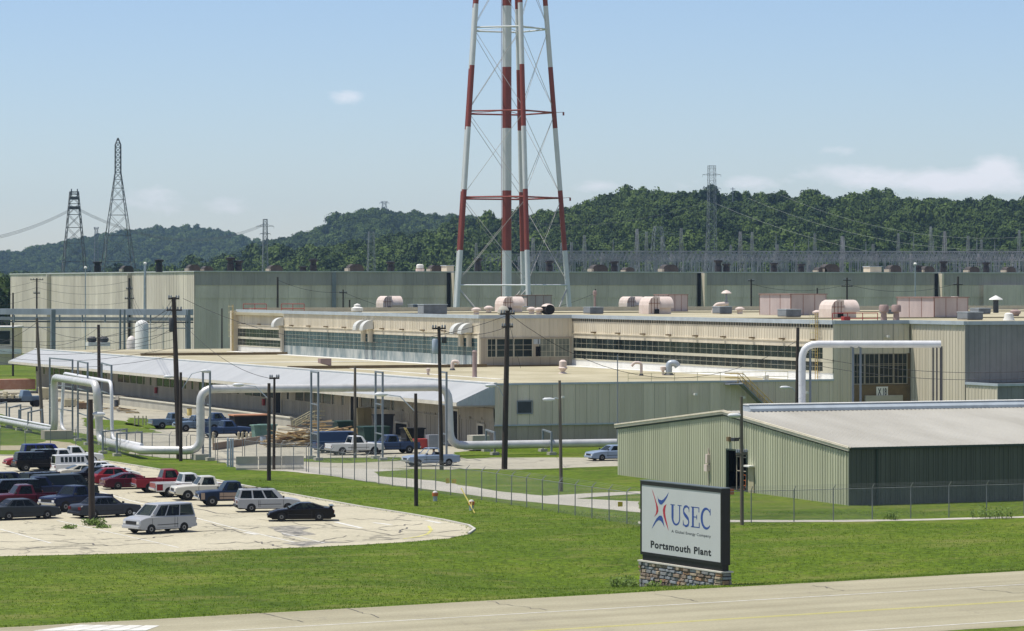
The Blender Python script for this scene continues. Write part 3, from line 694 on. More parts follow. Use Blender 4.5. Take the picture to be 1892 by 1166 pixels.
mb = MB(); mb.box(A1+3, XE, YU-.4, YU, ZM, ZM+.62); mb.build('parapet', mat('pale_tan_parapet', (.50,.46,.35), .8), T)
mb = MB()
for a_, b_ in ((A2+9,335),(A1+6,420)): mb = MB(); mb.box(a_, XE-10, b_, b_+.4, ZM-.02, ZM+.12); mb.build('expansion_curb', mat('tan_curb', (.30,.26,.17), .9), T)
mb = MB(); mb.box(A0+2.5, A0+3.9, BF-.12, BF-.03, 4.0-.55, 4.0+.55); lv = mb.build('louvre', M_DGREY, T)
mb = MB(); mb.box(A0+2.35, A0+4.05, BF-.14, BF-.1, 3.33, 3.45); mb.box(A0+2.35, A0+4.05, BF-.14, BF-.1, 4.55, 4.67); mb.box(A0+2.35, A0+2.45, BF-.14, BF-.1, 3.45, 4.55); mb.box(A0+3.95, A0+4.05, BF-.14, BF-.1, 3.45, 4.55); mb.build('louvre_frame', M_GREYM, lv)
for a_, z_ in ((A0+7,4.9),(A0+21.6,5.0),(A0+27,4.6),(A3-3,10.7),(A2-3.5,5.0)):
    m_ = MB(); m_.bar((a_,BF-.05,z_), (a_,BF-.5,z_+.1), .08); m_.cbox((a_+.1,BF-.55,z_-.05), .3, .3, .22); m_.build('wall_lamp', M_WHITE, T)
# number board over the door
nb = MB(); nb.box(160.55, 161.9, BF-.12, BF-.07, 4.5+.0, 5.55); nbo = nb.build('number_board', M_WHITE, T)
def text_mesh(txt, bold=0., space=1.):
    c = bpy.data.curves.new('lettering', 'FONT'); c.body = txt; c.offset = bold; c.space_character = space; c.extrude = 0
    c.fill_mode = 'FRONT'
    o = bpy.data.objects.new('lettering', c); COL.objects.link(o); bpy.context.view_layer.update()
    me = bpy.data.meshes.new_from_object(o); bpy.data.objects.remove(o); bpy.data.curves.remove(c)
    v = np.array([tuple(q.co) for q in me.vertices]); lo = v.min(0); hi = v.max(0)
    return v, [tuple(p.vertices) for p in me.polygons], lo, hi
v, f, lo, hi = text_mesh('X 18', .02)
mb = MB(); mb.add([(160.7+(p[0]-lo[0])/(hi[0]-lo[0])*1.05, BF-.135, 4.65+(p[1]-lo[1])/(hi[1]-lo[1])*.75) for p in v], f); mb.build('lettering', M_DGREY, nbo)
# ---------------- green ribbed storage shed
A, B0, B1, SE, SA = 111.05, 203.2, 243.8, 4.22, 6.1
M_GRN = mat('sage_green_siding', (.41,.415,.285), .6, panel=.8, col2=(.49,.495,.35), scale=.4, stretch=(1,1,.2))
M_SROOF = mat('weathered_roof_sheet', (.34,.325,.28), .7, col2=(.44,.425,.375), scale=.28, stretch=(1,.25,1), detail=7)
T = thing('storage_shed', 'sage green ribbed metal shed with a pale corrugated gable roof and dark doorway', 'shed', (A, B0, 0))
AE = A+72; BM = (B0+B1)/2
DY0, DY1, DZ = 219.6, 223.0, 3.1
def gz(y): return SE+(SA-SE)*(1-abs(y-BM)/(BM-B0))
def gab(ya, yb, z0=0):
    mb = MB(); mb.corr((A,yb), (A,ya), z0, 0, .40, .05, .55, out=(-1,0), topf=lambda t: gz(yb+(ya-yb)*t)-.12); return mb
for i_, mb in enumerate((gab(B0, DY0), gab(DY1, B1), gab(DY0, DY1, DZ))): mb.build('gable_wall', M_GRN, T)
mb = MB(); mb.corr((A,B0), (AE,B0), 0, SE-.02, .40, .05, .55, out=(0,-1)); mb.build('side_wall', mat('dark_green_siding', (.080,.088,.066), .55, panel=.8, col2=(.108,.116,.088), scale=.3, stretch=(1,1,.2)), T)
mb = MB(); mb.corr((AE,B1), (A,B1), 0, SE-.02, .40, .05, .55, out=(0,1)); mb.build('side_wall', M_GRN, T)
mb = MB()
for s_, y0, y1 in ((1, B0-.25, BM), (-1, B1+.25, BM)):
    z0 = SE-.02; z1 = SA
    n = 190; vs = []
    for k in range(n):
        for t, h in ((0,0),(.72,0),(.8,1),(.92,1)):
            x = A-.28+(AE-A+.5)*(k+t)/n; vs += [(x,y0,z0+h*.06),(x,y1,z1+h*.06)]
    m_ = len(vs)//2; mb.add(vs, [((2*i,2*i+2,2*i+3,2*i+1) if s_ > 0 else (2*i,2*i+1,2*i+3,2*i+2)) for i in range(m_-1)])
rf = mb.build('roof', M_SROOF, T)
mb = MB(); x0 = A+1.9
mb.prism([(-.75,.0),(.75,.0),(.75,.22),(.42,.52),(-.42,.52),(-.75,.22)], x0, AE-1, lambda a,b,h: (h, BM+a, SA-.02+b)); mb.build('ridge_vent', M_COPE, rf)
mb = MB(); mb.box(x0-.05, AE-.95, BM-.5, BM+.5, SA+.49, SA+.56); mb.build('vent_cap', M_WHITE, rf)
mb = MB()
for ya in (B0-.25, B1+.25): mb.bar((A-.16,ya,SE-.08), (A-.16,BM,SA-.03), .10, .34)
mb.build('rake_trim', mat('cream_trim', (.66,.60,.46), .6), T)
mb = MB()
for ya in (B0-.12, B1+.12): mb.bar((A-.05,ya,SE-.3), (A-.05,BM,SA-.26), .06, .16)
mb.build('rake_flashing', mat('dark_green_trim', (.04,.06,.045), .6), T)
mb = MB(); mb.box(A+.0, AE, B0-.32, B0-.2, SE-.14, SE+.02); mb.build('eave_gutter', mat('dark_green_trim', (.07,.12,.09)), T)
for q in (2.2, 22.6): mb = MB(); mb.box(A+q, A+q+.12, B0-.16, B0-.06, 0, SE-.14); mb.build('downspout', mat('dark_green_trim', (.07,.12,.09)), T)
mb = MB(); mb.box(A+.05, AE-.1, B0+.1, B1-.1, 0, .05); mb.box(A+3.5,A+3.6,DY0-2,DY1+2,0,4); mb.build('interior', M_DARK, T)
mb = MB(); mb.box(A-.1, A+.12, DY0-.12, DY0, 0, DZ); mb.box(A-.1, A+.12, DY1, DY1+.12, 0, DZ); mb.box(A-.1, A+.12, DY0-.12, DY1+.12, DZ, DZ+.12); mb.build('door_frame', mat('dark_green_trim', (.07,.12,.09)), T)
mb = MB(); mb.box(A+.3, A+.36, DY0+.7, DY0+.76, 0, 2.6); mb.box(A+.3, A+.36, DY1-1.0, DY1-.94, 0, 2.6); mb.box(A+.3, A+.36, DY0+.7, DY1-.94, 2.6, 2.66); mb.box(A+.3, A+.36, DY0+.7, DY1-.94, 1.5, 1.56)
mb.build('inner_screen', M_SIDED, T)
mb = MB(); mb.box(A-.1, A-.05, DY0-1.3, DY0-.35, 0, 2.0); mb.build('door', mat('tan_door', (.42,.37,.24), .7), T)
mb = MB(); mb.box(A-.5, A-.05, DY0-1.35, DY0-.3, 2.0, 2.12); mb.build('door_hood', M_WHITE, T)
mb = MB(); mb.cbox((A-.15, DY1+3.2, 1.9), .3, .35, .7); mb.cbox((A-.2, DY1+3.25, 1.25), .3, .5, .55); mb.tube([(A-.1,DY1+3.2,0),(A-.1,DY1+3.2,1.3)], .03, 6); mb.tube([(A-.1,DY1+3.2,2.5),(A-.1,DY1+3.2,3.1)], .04, 6); mb.build('electric_meter', M_PINK, T)
mb = MB(); mb.bar((A-.02,DY0+.8,4.2), (A-.75,DY0+.4,4.1), .12); mb.cbox((A-.9,DY0+.3,3.95), .6, .34, .26, .4); mb.build('flood_lamp', M_DGREY, T)
mb = MB(); mb.cbox((A-.14, DY1-.5, 3.8), .24, .4, .35); mb.build('speaker', M_BROWN, T)
mb = MB(); mb.cbox((A-.02, 203.55, 0), .12, .1, 4.2); mb.build('corner_trim', M_GRN, T)
o = thing('hand_truck', 'orange hand truck standing inside the dark doorway of the green shed', 'hand truck', (A+.5, DY0+1.5, 0))
mb = MB(); 
for dy in (-.22,.22): mb.tube([(A+.5,DY0+1.5+dy,.15),(A+.55,DY0+1.5+dy,1.25)], .03, 6)
for z in (.4,.8,1.22): mb.tube([(A+.52,DY0+1.28,z),(A+.52,DY0+1.72,z)], .025, 6)
mb.box(A+.22, A+.52, DY0+1.25, DY0+1.75, .1, .13)
mb.build('frame', mat('orange_paint', (.55,.16,.05), .6), o)
for dy in (-.28,.28): m_ = MB(); m_.lathe([(.14,-.03),(.14,.03)], (A+.55,DY0+1.5+dy,.14), 12, 'y'); m_.build('wheel', M_DARK, o)
# ---------------- huge process building behind
BX, BY, BZ = 180.5, 596.2, 18.78
T = thing('process_building', 'huge windowless grey building with a flat roof stretching behind the shop', 'building', (BX, BY, 0))
wallcorr(T, 'wall', (BX,748), (BX,BY), 0, BZ, M_BIGW, 1.2, .07, (-1,0))
wallcorr(T, 'wall', (BX,BY), (BX+290,BY), 0, 13.5, M_BIGW, 1.2, .07, (0,-1))
wallcorr(T, 'wall', (BX,BY-.12), (BX+290,BY-.12), 13.5, 16.1, M_BIGW, 1.2, .07, (0,-1))
wallcorr(T, 'wall', (BX,BY-.24), (BX+290,BY-.24), 16.1, BZ, mat('grey_siding', (.31,.29,.265), .7, panel=2.4, col2=(.43,.40,.36), scale=.2, stretch=(1,1,.3)), 1.2, .07, (0,-1))
mb = MB(); mb.box(BX+.1, BX+290, BY+.2, 748, 0, BZ-.1); mb.build('roof', M_BIGW, T)
mb = MB(); mb.box(BX-.2, BX+290, BY-.45, BY-.0, BZ-.1, BZ+.14); mb.box(BX-.2, BX+.2, BY, 748.2, BZ-.1, BZ+.14); mb.build('coping', mat('pale_coping', (.5,.52,.5), .6), T)
for b_ in (641, 709): mb = MB(); mb.box(BX-1.0, BX, b_, b_+.4, 0, BZ-.15); mb.build('pilaster', M_BIGW, T)
def onwall(px): # x on the front wall seen at pixel px
    r = (px-CX)/F; return BY*(SN+CS*r)/(CS-SN*r)
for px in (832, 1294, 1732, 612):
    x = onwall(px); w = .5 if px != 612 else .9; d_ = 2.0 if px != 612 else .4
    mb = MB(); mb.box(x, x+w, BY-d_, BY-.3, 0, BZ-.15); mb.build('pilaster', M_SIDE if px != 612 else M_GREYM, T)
    if px != 612: mb = MB(); mb.box(x-.85, x-.05, BY-.36, BY-.3, 0, BZ-.15); mb.build('dark_strip', M_DARK, T)  # flat near-black strip on the wall, left of each deep fin
x0 = onwall(1812); wallcorr(T, 'wall', (x0,BY-1.2), (BX+290,BY-1.2), 0, BZ-2.6, M_BIGW, 1.2, .07, (0,-1))
def on(px, py): return PZ(px, py, 640)
# ---------------- things on the far roof
M_COWL = mat('sooty_black_metal', (.018,.018,.022), .6, var=.3, scale=2)
M_HOOD = mat('dull_brown_metal', (.035,.03,.027), .7, col2=(.075,.065,.058), scale=.8)
def roofpt(px, back=6): 
    r = (px-CX)/F; b = BY+back; x = b*(SN+CS*r)/(CS-SN*r); return Vector((x, b, BZ-.1))
cow = [(180,483,'the dark roof stack above the two lattice pylons'),(294,479,''),(426,475,''),(441,481,''),(579,478,''),(722,483,''),(1015,481,''),(1135,482,''),(1327,480,''),(1342,487,''),(1430,485,''),(1480,487,''),(1697,490,''),(1743,482,''),(1822,484,''),(883,476,''),(560,492,'')]
LBC = ['black roof stack farthest left, right of the short lattice pylon','black roof stack on the lit left end of the roofline','taller of the two joined black roof stacks left of the woods edge','shorter of the two joined black roof stacks',
 'black roof stack above the red railing of the shop roof','slim black roof stack between the white cap vent and the brown hood','black roof stack just right of the tower centre legs','black roof stack right of the tower right leg',
 'tall black roof stack beneath the ridge pylon','low black box beside the tall stack beneath the ridge pylon','black roof stack second right of the ridge pylon','short black stack against the switchyard steelwork',
 'squat black stack beside the thin white mast','tall black roof stack right of the thin white mast','rightmost tall black roof stack','black roof stack behind the left tower legs','stubby black stack low on the roofline left of the tower']
for (px, pt, _), lb in zip(cow, LBC):
    c = roofpt(px); Y_ = SN*c.x+CS*c.y; h = CH-(pt-HY)/F*Y_-c.z; h = max(1.2, h)
    T_ = thing('roof_stack', lb, 'roof stack', c, 0, 'black stacks on the process building roof')
    m_ = MB(); m_.lathe([(.72,0),(.72,h*.55),(.6,h*.6),(.6,h*.8)], tuple(c), 10); m_.build('stack', M_COWL, T_)
    m_ = MB(); m_.lathe([(.85,h*.8),(.95,h*.86),(.95,h*.96),(.3,h)], tuple(c), 10); m_.build('cap', M_COWL, T_)
hoods = [(234,491,20,'round dark hood vent between the two left pylons'),(356,489,22,'wide brown hood vent with a pale end, left of the joined stacks'),(382,492,18,'low brown hood vent beside the wide one left of the joined stacks'),
 (507,490,24,'brown hood vent below the small lattice tower'),(655,488,28,'wide brown hood vent left of the slim stack'),(803,490,22,'brown hood vent left of the beige roof box'),(1105,489,30,'brown hood vent with a pale round end right of the tower'),(1235,489,30,'large brown hood vent in front of the switchyard'),
 (1532,488,32,'brown hood vent with a raised middle, left of the beige cabin'),(1650,490,24,'brown hood vent joined to the beige roof cabin'),(1712,492,22,'brown hood vent beside the thin white mast'),(1795,493,22,'small brown hood vent left of the rightmost stack'),(1863,493,20,'small brown hood vent at the far right end'),(1160,494,18,'low grey hood vent behind the tower right leg'),(1515,494,18,'low grey hood vent left of the raised brown one')]
for px, pt, w, lb in hoods:
    c = roofpt(px, 8); Y_ = SN*c.x+CS*c.y; h = max(1.0, CH-(pt-HY)/F*Y_-c.z); w_ = w*Y_/F*1.05
    T_ = thing('hood_vent', lb, 'roof vent', c, 0, 'brown hood vents on the process building roof')
    pf = [(-w_/2,0),(w_/2,0),(w_/2,h*.55),(w_*.38,h*.85),(w_*.2,h),(-w_*.2,h),(-w_*.38,h*.8),(-w_/2,h*.45)]
    m_ = MB(); m_.prism(pf, -1.1, 1.1, lambda a,b,q: (c.x+a, c.y+q, c.z+b)); m_.build('hood', M_HOOD, T_)
    m_ = MB(); m_.box(c.x-w_*.56, c.x-w_*.42, c.y-1.15, c.y+1.0, c.z+.1, c.z+h*.5); m_.build('intake', mat('pale_brown_metal', (.34,.31,.25), .7), T_)
for px, pt, w, lb in [(827,490,14,'beige box on the roofline beside the left tower leg'),(1612,492,24,'beige roof cabin left of the thin white mast')]:
    c = roofpt(px, 4); Y_ = SN*c.x+CS*c.y; h = CH-(pt-HY)/F*Y_-c.z; w_ = w*Y_/F
    T_ = thing('roof_cabin', lb, 'roof cabin', c); m_ = MB(); m_.cbox(c, w_, 3, h-.15); m_.build('cabin', M_SIDE, T_); m_ = MB(); m_.cbox(c+Vector((0,0,h-.15)), w_+.3, 3.3, .15); m_.build('cap', M_COPE, T_)
c = roofpt(776, 5); T_ = thing('cap_vent', 'small white topped pink vent left of the beige roof box', 'roof vent', c)
m_ = MB(); m_.lathe([(.9,0),(.9,.8)], tuple(c), 12); m_.build('base', M_PINK, T_); m_ = MB(); m_.lathe([(.5,.8),(.75,.9),(.75,1.5),(.5,1.7)], tuple(c), 12); m_.build('cap', M_WHITE, T_)
for px, pt, lb in [(1691,485,'thin white lattice mast rising in front of the right end of the long roof'),(268,484,'slim white flue mast against the lit left wall of the process building'),(158,492,'short white light mast on the far left roof edge')]:
    Yq = 600 if px > 1000 else 640; b = P(px, Yq); zt = CH-(pt-HY)/F*Yq
    T_ = thing('light_mast', lb, 'mast', b); m_ = MB(); m_.tube([b, b+Vector((0,0,zt-.4))], [.42,.22] if px == 268 else [.14,.1], 8); m_.build('pole', M_GALV, T_)
    m_ = MB(); m_.lathe([(.3,0),(.35,.25),(.15,.5)], (b.x,b.y,zt-.5), 8); m_.build('lamp', M_WHITE, T_)
# ================================================================ steel tower
M_TWH = mat('tower_white_paint', (.60,.62,.62), .5, col2=(.72,.73,.72), scale=.25)
M_TRD = mat('tower_red_paint', (.23,.046,.032), .5, col2=(.30,.068,.05), scale=.25)
def band_tube(root, name, pts_z, xy, r, rsegs=14):
    """leg split by colour bands; pts_z list of z breaks; xy(z)->(x,y)"""
    mb = MB()
    for i, (z0, z1) in enumerate(zip(pts_z[:-1], pts_z[1:])):
        mb.cur = i % 2; p = xy(z0); q = xy(z1); mb.tube([(p[0],p[1],z0),(q[0],q[1],z1)], r, rsegs, cap=False)
    return mb.build(name, [M_TWH, M_TRD], root, smooth=True)
TY = 570.0; c0 = P(936.5, TY)
def tz(py): return CH-(py-HY)/F*TY
T = thing('water_tower', 'red and white banded steel water tower on five raked legs with a thick centre riser', 'water tower', c0)
bands = [0, tz(463), tz(352), tz(237), tz(124), tz(11), tz(-102), tz(-215), tz(-328)]
ztop = bands[-1]+2
s_ = F/TY
def rad(z): return (115.5-(z-tz(568))*s_*(44.7/568))/s_
angs = [math.radians(a+2.1) for a in (0,72,144,216,288)]
# angles measured in the camera-aligned frame: first leg to the right
def legxy(k):
    def f(z):
        r = rad(z); a = angs[k]; X = r*math.cos(a); Y = r*math.sin(a)
        return (c0.x+CS*X+SN*Y, c0.y-SN*X+CS*Y)
    return f
for k in range(5): band_tube(T, 'leg', bands, legxy(k), .45)
band_tube(T, 'riser', bands, lambda z: (c0.x, c0.y), .84, 20)
rg = MB()
for z0 in range(0, int(ztop), 1):
    for q in (-.25, .25): pass
lad = MB(); lx = c0.x-.98*CS-.3*SN; ly = c0.y+.98*SN-.3*CS
for q in (-.22,.22): lad.tube([(lx+q*SN,ly+q*CS,0),(lx+q*SN,ly+q*CS,ztop)], .04, 5)
z = .5
while z < ztop: lad.bar((lx-.22*SN,ly-.22*CS,z),(lx+.22*SN,ly+.22*CS,z), .03); z += .6
lad.build('ladder', M_TRD, T)
levels = [(tz(527),0), (tz(366),1), (tz(208),1), (tz(54),0), (tz(-100),1), (tz(-250),0)]
for z, col in levels:
    mb = MB()
    for k in range(5):
        a = legxy(k)(z); b = legxy((k+1)%5)(z); mb.tube([(a[0],a[1],z),(b[0],b[1],z)], .15, 8)
    mb.build('ring_brace', M_TRD if col else M_TWH, T, smooth=True)
    mb = MB()
    for k in range(5): a = legxy(k)(z); mb.tube([(a[0],a[1],z+.1),(c0.x,c0.y,z+.4)], .06, 5)
    if z > 20: mb.build('tie_rod', M_TRD if col else M_TWH, T)
zs = [0]+[l[0] for l in levels]
for (za, zb) in zip(zs[:-1], zs[1:]):
    for k in range(5):
        mb = MB()
        for (p0, p1) in (((k),(k+1)%5), ((k+1)%5, k)):
            a = legxy(p0)(za+.6 if za else .3); b = legxy(p1)(zb-.4)
            r_ = .13 if zb < 20 else .045
            pts = [Vector((a[0],a[1],za+.6 if za else .3)), Vector((b[0],b[1],zb-.4))]
            mb.cur = 0 if zb < 19 else 0
            mb.tube(pts, r_, 5)
        mb.build('cross_brace', mat('brace_paint', (.46,.44,.42), .6, var=.3, scale=.05), T)
for z in (tz(208), tz(366)):
    a = legxy(0)(z); mb = MB(); mb.bar((a[0],a[1],z),(a[0]+1.6,a[1]-.6,z+.1), .08); mb.cbox((a[0]+1.6,a[1]-.6,z-.5), .25, .25, .6); mb.build('obstruction_lamp', M_TRD, T)
for k in range(5): a = legxy(k)(.0); mb = MB(); mb.lathe([(1.3,0),(1.1,.5)], (a[0],a[1],-.05), 12); mb.build('footing', M_CONC, T)
mb = MB(); Rt = rad(ztop)+3.0
mb.lathe([(1.4,ztop-6),(4,ztop-4.6),(Rt*.75,ztop-2.2),(Rt,ztop+1.4),(Rt,ztop+8),(Rt*.82,ztop+10.6),(Rt*.45,ztop+12.4),(.3,ztop+13.2)], (c0.x,c0.y,0), 40); mb.build('tank', M_TWH, T, smooth=True)
mb = MB(); mb.lathe([(Rt+.15,ztop+.9),(Rt+1.0,ztop+.9),(Rt+1.0,ztop+1.1),(Rt+.15,ztop+1.1)], (c0.x,c0.y,0), 40); mb.build('balcony', M_TRD, T)
# ================================================================ insulated steam pipe
M_PIPE = mat('pipe_jacket', (.50,.50,.48), .42, metal=.25, col2=(.68,.67,.64), scale=.7, detail=7, bump=.3, bscale=1.5)
M_PIPEW = mat('white_pipe_jacket', (.62,.62,.62), .45, metal=.1, col2=(.76,.76,.75), scale=.8)
M_POST = mat('pipe_support_paint', (.19,.22,.24), .55, var=.15)
def pround(pts, r=.9, n=5):
    out_ = [Vector(pts[0])]
    for a, b, c in zip(pts[:-2], pts[1:-1], pts[2:]):
        a, b, c = Vector(a), Vector(b), Vector(c); d1 = (a-b); d2 = (c-b); rr = min(r, d1.length*.45, d2.length*.45)
        p = b+d1.normalized()*rr; q = b+d2.normalized()*rr
        for k in range(n+1): t = k/n; out_.append(p*(1-t)**2+b*2*t*(1-t)+q*t*t)
    out_.append(Vector(pts[-1])); return out_
def steam(lb, pts, r, m=M_PIPE, rings=True, grp=None, name='steam_pipe'):
    T_ = thing(name, lb, 'pipe', (pts[0][0], pts[0][1], 0), 0, grp)
    pp = pround(pts, 1.3); mb = MB(); mb.tube(pp, r, 18); mb.build('jacket', m, T_, smooth=True)
    if rings:
        mb = MB()
        for a, b in zip(pts[:-1], pts[1:]):
            a, b = Vector(a), Vector(b); L = (b-a).length; n = int(L/1.1)
            for k in range(1, n): 
                p = a.lerp(b, k/n); d = (b-a).normalized()
                if (p-a).length < 1.4 or (p-b).length < 1.4: continue
                mb.tube([p-d*.03, p+d*.03], r+.012, 14, cap=False)
        mb.build('bands', m, T_, smooth=True)
    return T_
def Pg(px, Y, z): return P(px, Y, z)
LP = [P(1190,303,1.0), P(832,297,1.0), P(828,297,6.5), P(370,291,6.5), P(371,291,.85), P(262,291.5,.85), P(185,312,.75), P(178,311,6.35), P(100,333,6.35), P(101,333,.75), P(-160,412,.75)]
steam('fat silvery insulated steam pipe that rises into two tall square loops across the yard', LP, .385)
LP2 = [P(208,306,.55), P(207,305,6.6), P(199,311,6.75), P(118,335,6.9), P(113,333,6.4), P(113,333,.6)]
steam('thinner pipe arching beside the left loop of the fat steam pipe', [P(262,293,1.25), P(207,306,1.2), P(206,306,6.7), P(118,336,6.7), P(113,336,.9), P(126,334,.45)], .17, M_PIPEW, False)
steam('thin pale pipe beside the low left run of the steam pipe', [P(-160,410,1.25), P(98,333,1.2)], .11, M_PIPEW, False)
steam('white insulated pipe bridging above the green shed roof from its own riser', [P(1482,262,0), P(1482,262,CH-(636-HY)/F*262), P(1738,262,CH-(636-HY)/F*262+.0)], .30, M_PIPEW, True)
for px_, lb in ((1724,'left one of the thin dark drop pipes under the end of the white bridge pipe'),(1731,'middle one of the thin dark drop pipes under the end of the white bridge pipe'),(1739,'right one of the thin dark drop pipes at the tip of the white bridge pipe')):
    steam(lb, [P(px_,262,0), P(px_,262,CH-(640-HY)/F*262)], .07 if px_ < 1735 else .12, mat('dark_drop_pipe', (.12,.11,.10), .6), False, 'drop pipes', 'drop_pipe')
def portal(lb, pxa, Ya, pxb, Yb, h, z1=None, foot=True, w=.16, mid=None, grp='steam pipe supports'):
    a = P(pxa, Ya); b = P(pxb, Yb)
    T_ = thing('pipe_support', lb, 'pipe support', (a+b)/2, 0, grp)
    for p in (a, b):
        m_ = MB(); m_.bar(p, p+Vector((0,0,h)), w); m_.build('post', M_POST, T_)
        if foot: m_ = MB(); m_.cbox(p, .7, .7, .28); m_.build('footing', M_CONC, T_)
    m_ = MB(); m_.bar(a+Vector((0,0,h-w/2)), b+Vector((0,0,h-w/2)), w*.9); m_.build('crossbar', M_POST, T_)
    for z in (mid or []): m_ = MB(); m_.bar(a+Vector((0,0,z)), b+Vector((0,0,z)), .1); m_.build('tie_bar', M_POST, T_)
    return T_
for (x, lb) in ((382,'tall pipe support at the left end of the long raised run'),(582,'tall pipe support in front of the lumber pile'),(701,'tall pipe support left of the parked white pickup'),(819,'tall pipe support beside the right riser')):
    portal(lb, x-7, 292.5, x+6, 289.5, CH-(686-HY)/F*291, mid=[2.4, 5.1])
for x, lb in ((906,'low pipe support left of the tall black pole'),(1011,'low pipe support between the black pole and the leaning lamp pole'),(1168,'low pipe support beside the green shed corner')):
    portal(lb, x-8, 305, x+8, 299, 2.2)
for x0_, Ya, x1_, Yb, h, lb in [(92,340,134,331,8.3,'tall pipe frame around the left riser'),(144,326,162,318,8.3,'tall pipe frame behind the thick dark pole'),(188,318,206,308,8.3,'tall pipe frame at the right side of the left loop')]:
    portal(lb, x0_, Ya, x1_, Yb, h, mid=[2.9, 5.4])
for x0_, Ya, x1_, Yb, lb in [(190,301,234,306,'low pipe support beside the left loop, right of the thick dark pole'),(216,297,262,300,'low pipe support where the low run bends toward the fence')]:
    portal(lb, x0_, Ya, x1_, Yb, 2.2)
for x0_, Ya, x1_, Yb, lb in [(52,344,78,352,'third low pipe support left of the left loop'),(35,350,58,358,'second low pipe support from the left edge'),(17,357,38,366,'leftmost low pipe support of the far run'),(-12,366,12,374,'low pipe support cut by the left edge of the yard')]:
    portal(lb, x0_, Ya, x1_, Yb, 2.3)
for x, lb in ((1497,'slim steel post under the white bridge pipe, near its riser'),(1576,'slim steel post left of the big shaded window'),(1590,'slim steel post in front of the big shaded window')):
    b = P(x, 262); T_ = thing('pipe_post', lb, 'post', b, 0, 'posts under the white bridge pipe'); m_ = MB(); m_.bar(b, b+Vector((0,0,CH-(640-HY)/F*262)), .14); m_.build('post', M_POST, T_); m_ = MB(); m_.cbox(b+Vector((0,0,CH-(640-HY)/F*262-.1)), .6, .3, .08); m_.build('bracket', M_POST, T_)
mb = MB(); mb.cbox(P(372,291,0), 1.5, 1.3, .5); tagp(mb.build('pipe_footing', M_CONC), 'square concrete block under the foot of the middle riser', 'concrete block')
mb = MB(); mb.cbox(P(105,330,0), 3.0, 1.6, .9); tagp(mb.build('pipe_footing', M_SIDED), 'dark weathered block under the foot of the left riser', 'concrete block')
# ================================================================ utility poles
M_WOOD = mat('dark_creosote_wood', (.030,.022,.018), .85, col2=(.075,.058,.045), scale=1.5, stretch=(3,3,.3))
M_WOODL = mat('grey_pole_wood', (.11,.09,.07), .85, col2=(.19,.16,.12), scale=1.5, stretch=(3,3,.3))
M_LAMP = mat('lamp_housing', (.60,.62,.62), .4, var=.05)
POLES = {}
def pole(key, lb, px, pyb, pyt, th, dx=0, arms=(), lamps=(), xf=(), m=None, Y=None, grp='utility poles', z0=0):
    """px: base column, pyb: base row, pyt: top row, th: thickness in px, dx: px offset of the top"""
    Y = Y or (CH-z0)*F/(pyb-HY); b = P(px, Y, z0); t = PZ(px+dx, pyt, Y); r = th/2/F*Y; m = m or M_WOOD
    T_ = thing('utility_pole', lb, 'utility pole', b, 0, grp)
    mb = MB(); mb.tube([b, b.lerp(t,.5), t], [r*1.12, r, r*.82], 10); mb.build('pole', m, T_, smooth=True)
    ax = Vector((CS, -SN, 0)); POLES[key] = (b, t, Y)
    for (py, w, ang) in arms:
        z = CH-(py-HY)/F*Y; c = b.lerp(t, (z-z0)/(t.z-z0)); d = Vector((math.cos(ang), math.sin(ang), 0)); L = w/F*Y
        m_ = MB(); m_.bar(c-d*L/2, c+d*L/2, .12, .14)
        ar = m_.build('crossarm', m, T_)
        m_ = MB()
        for q in (-.46,-.25,.25,.46): e = c+d*L*q; m_.lathe([(.05,0),(.09,.06),(.06,.22),(.03,.26)], (e.x,e.y,e.z+.07), 6)
        m_.build('insulators', M_GREYM, ar)
    for (py, w, hh) in lamps:    # w px: negative = to the left
        z = CH-(py-HY)/F*Y; c = b.lerp(t, (z-z0)/(t.z-z0)); L = w/F*Y
        e = c+ax*L+Vector((0,0,hh)); m_ = MB(); m_.tube([c, c.lerp(e,.45)+Vector((0,0,hh*.35+.12)), e-ax*(.3 if L > 0 else -.3)], .045, 6); am = m_.build('lamp_arm', M_GALV, T_)
        sg = 1 if L > 0 else -1
        m_ = MB(); m_.tube([e-ax*.45*sg, e-ax*.1*sg, e+ax*.35*sg, e+ax*.5*sg], [.07,.16,.14,.05], 10); m_.build('lamp_head', M_LAMP, am, smooth=True)
    for (py, ox, w, h, mm) in xf:
        z = CH-(py-HY)/F*Y; c = b.lerp(t, (z-z0)/(t.z-z0))+ax*ox/F*Y; r_ = w/2/F*Y; hh = h/F*Y
        m_ = MB(); m_.lathe([(r_*.9,0),(r_,hh*.06),(r_,hh*.9),(r_*.7,hh)], (c.x,c.y-.05,c.z-hh/2), 12); m_.build('transformer', mm, T_, smooth=True)
    return T_
PA = 0.35
pole('big', 'thick dark pole standing among the parked cars with weeds at its foot', 170, 970, 738, 11, -3, lamps=[(790,13,.9)])
pole('tall1', 'tall dark pole with double crossarms and a dark transformer, left of the fence corner', 331, 848, 549, 9.5, -10, arms=[(552,24,PA),(573,34,PA)], lamps=[(708,-14,.6)], xf=[(600,-6,10,26,M_DGREY)])
pole('short1', 'shorter dark pole right beside the tall double crossarm pole', 334, 852, 688, 6, 0, lamps=[(722,46,1.8)])
pole('p497', 'bare dark pole on the grass below the lumber pile', 497, 888, 708, 7, 0, lamps=[(738,-56,1.2)])
pole('p507', 'slim dark pole with a small crossarm, just behind the bare grass pole', 506, 868, 697, 5, 1, arms=[(699,22,PA)])
pole('p768', 'dark pole on the grass beyond the tip of the parking lot', 769, 935, 727, 7, -1, lamps=[(762,-64,1.3)])
pole('p934', 'very tall black pole leaning slightly, with a wide crossarm at the top', 932, 867, 574, 10, 6, arms=[(580,34,PA),(604,38,PA+.3)], lamps=[(742,-28,1.4)])
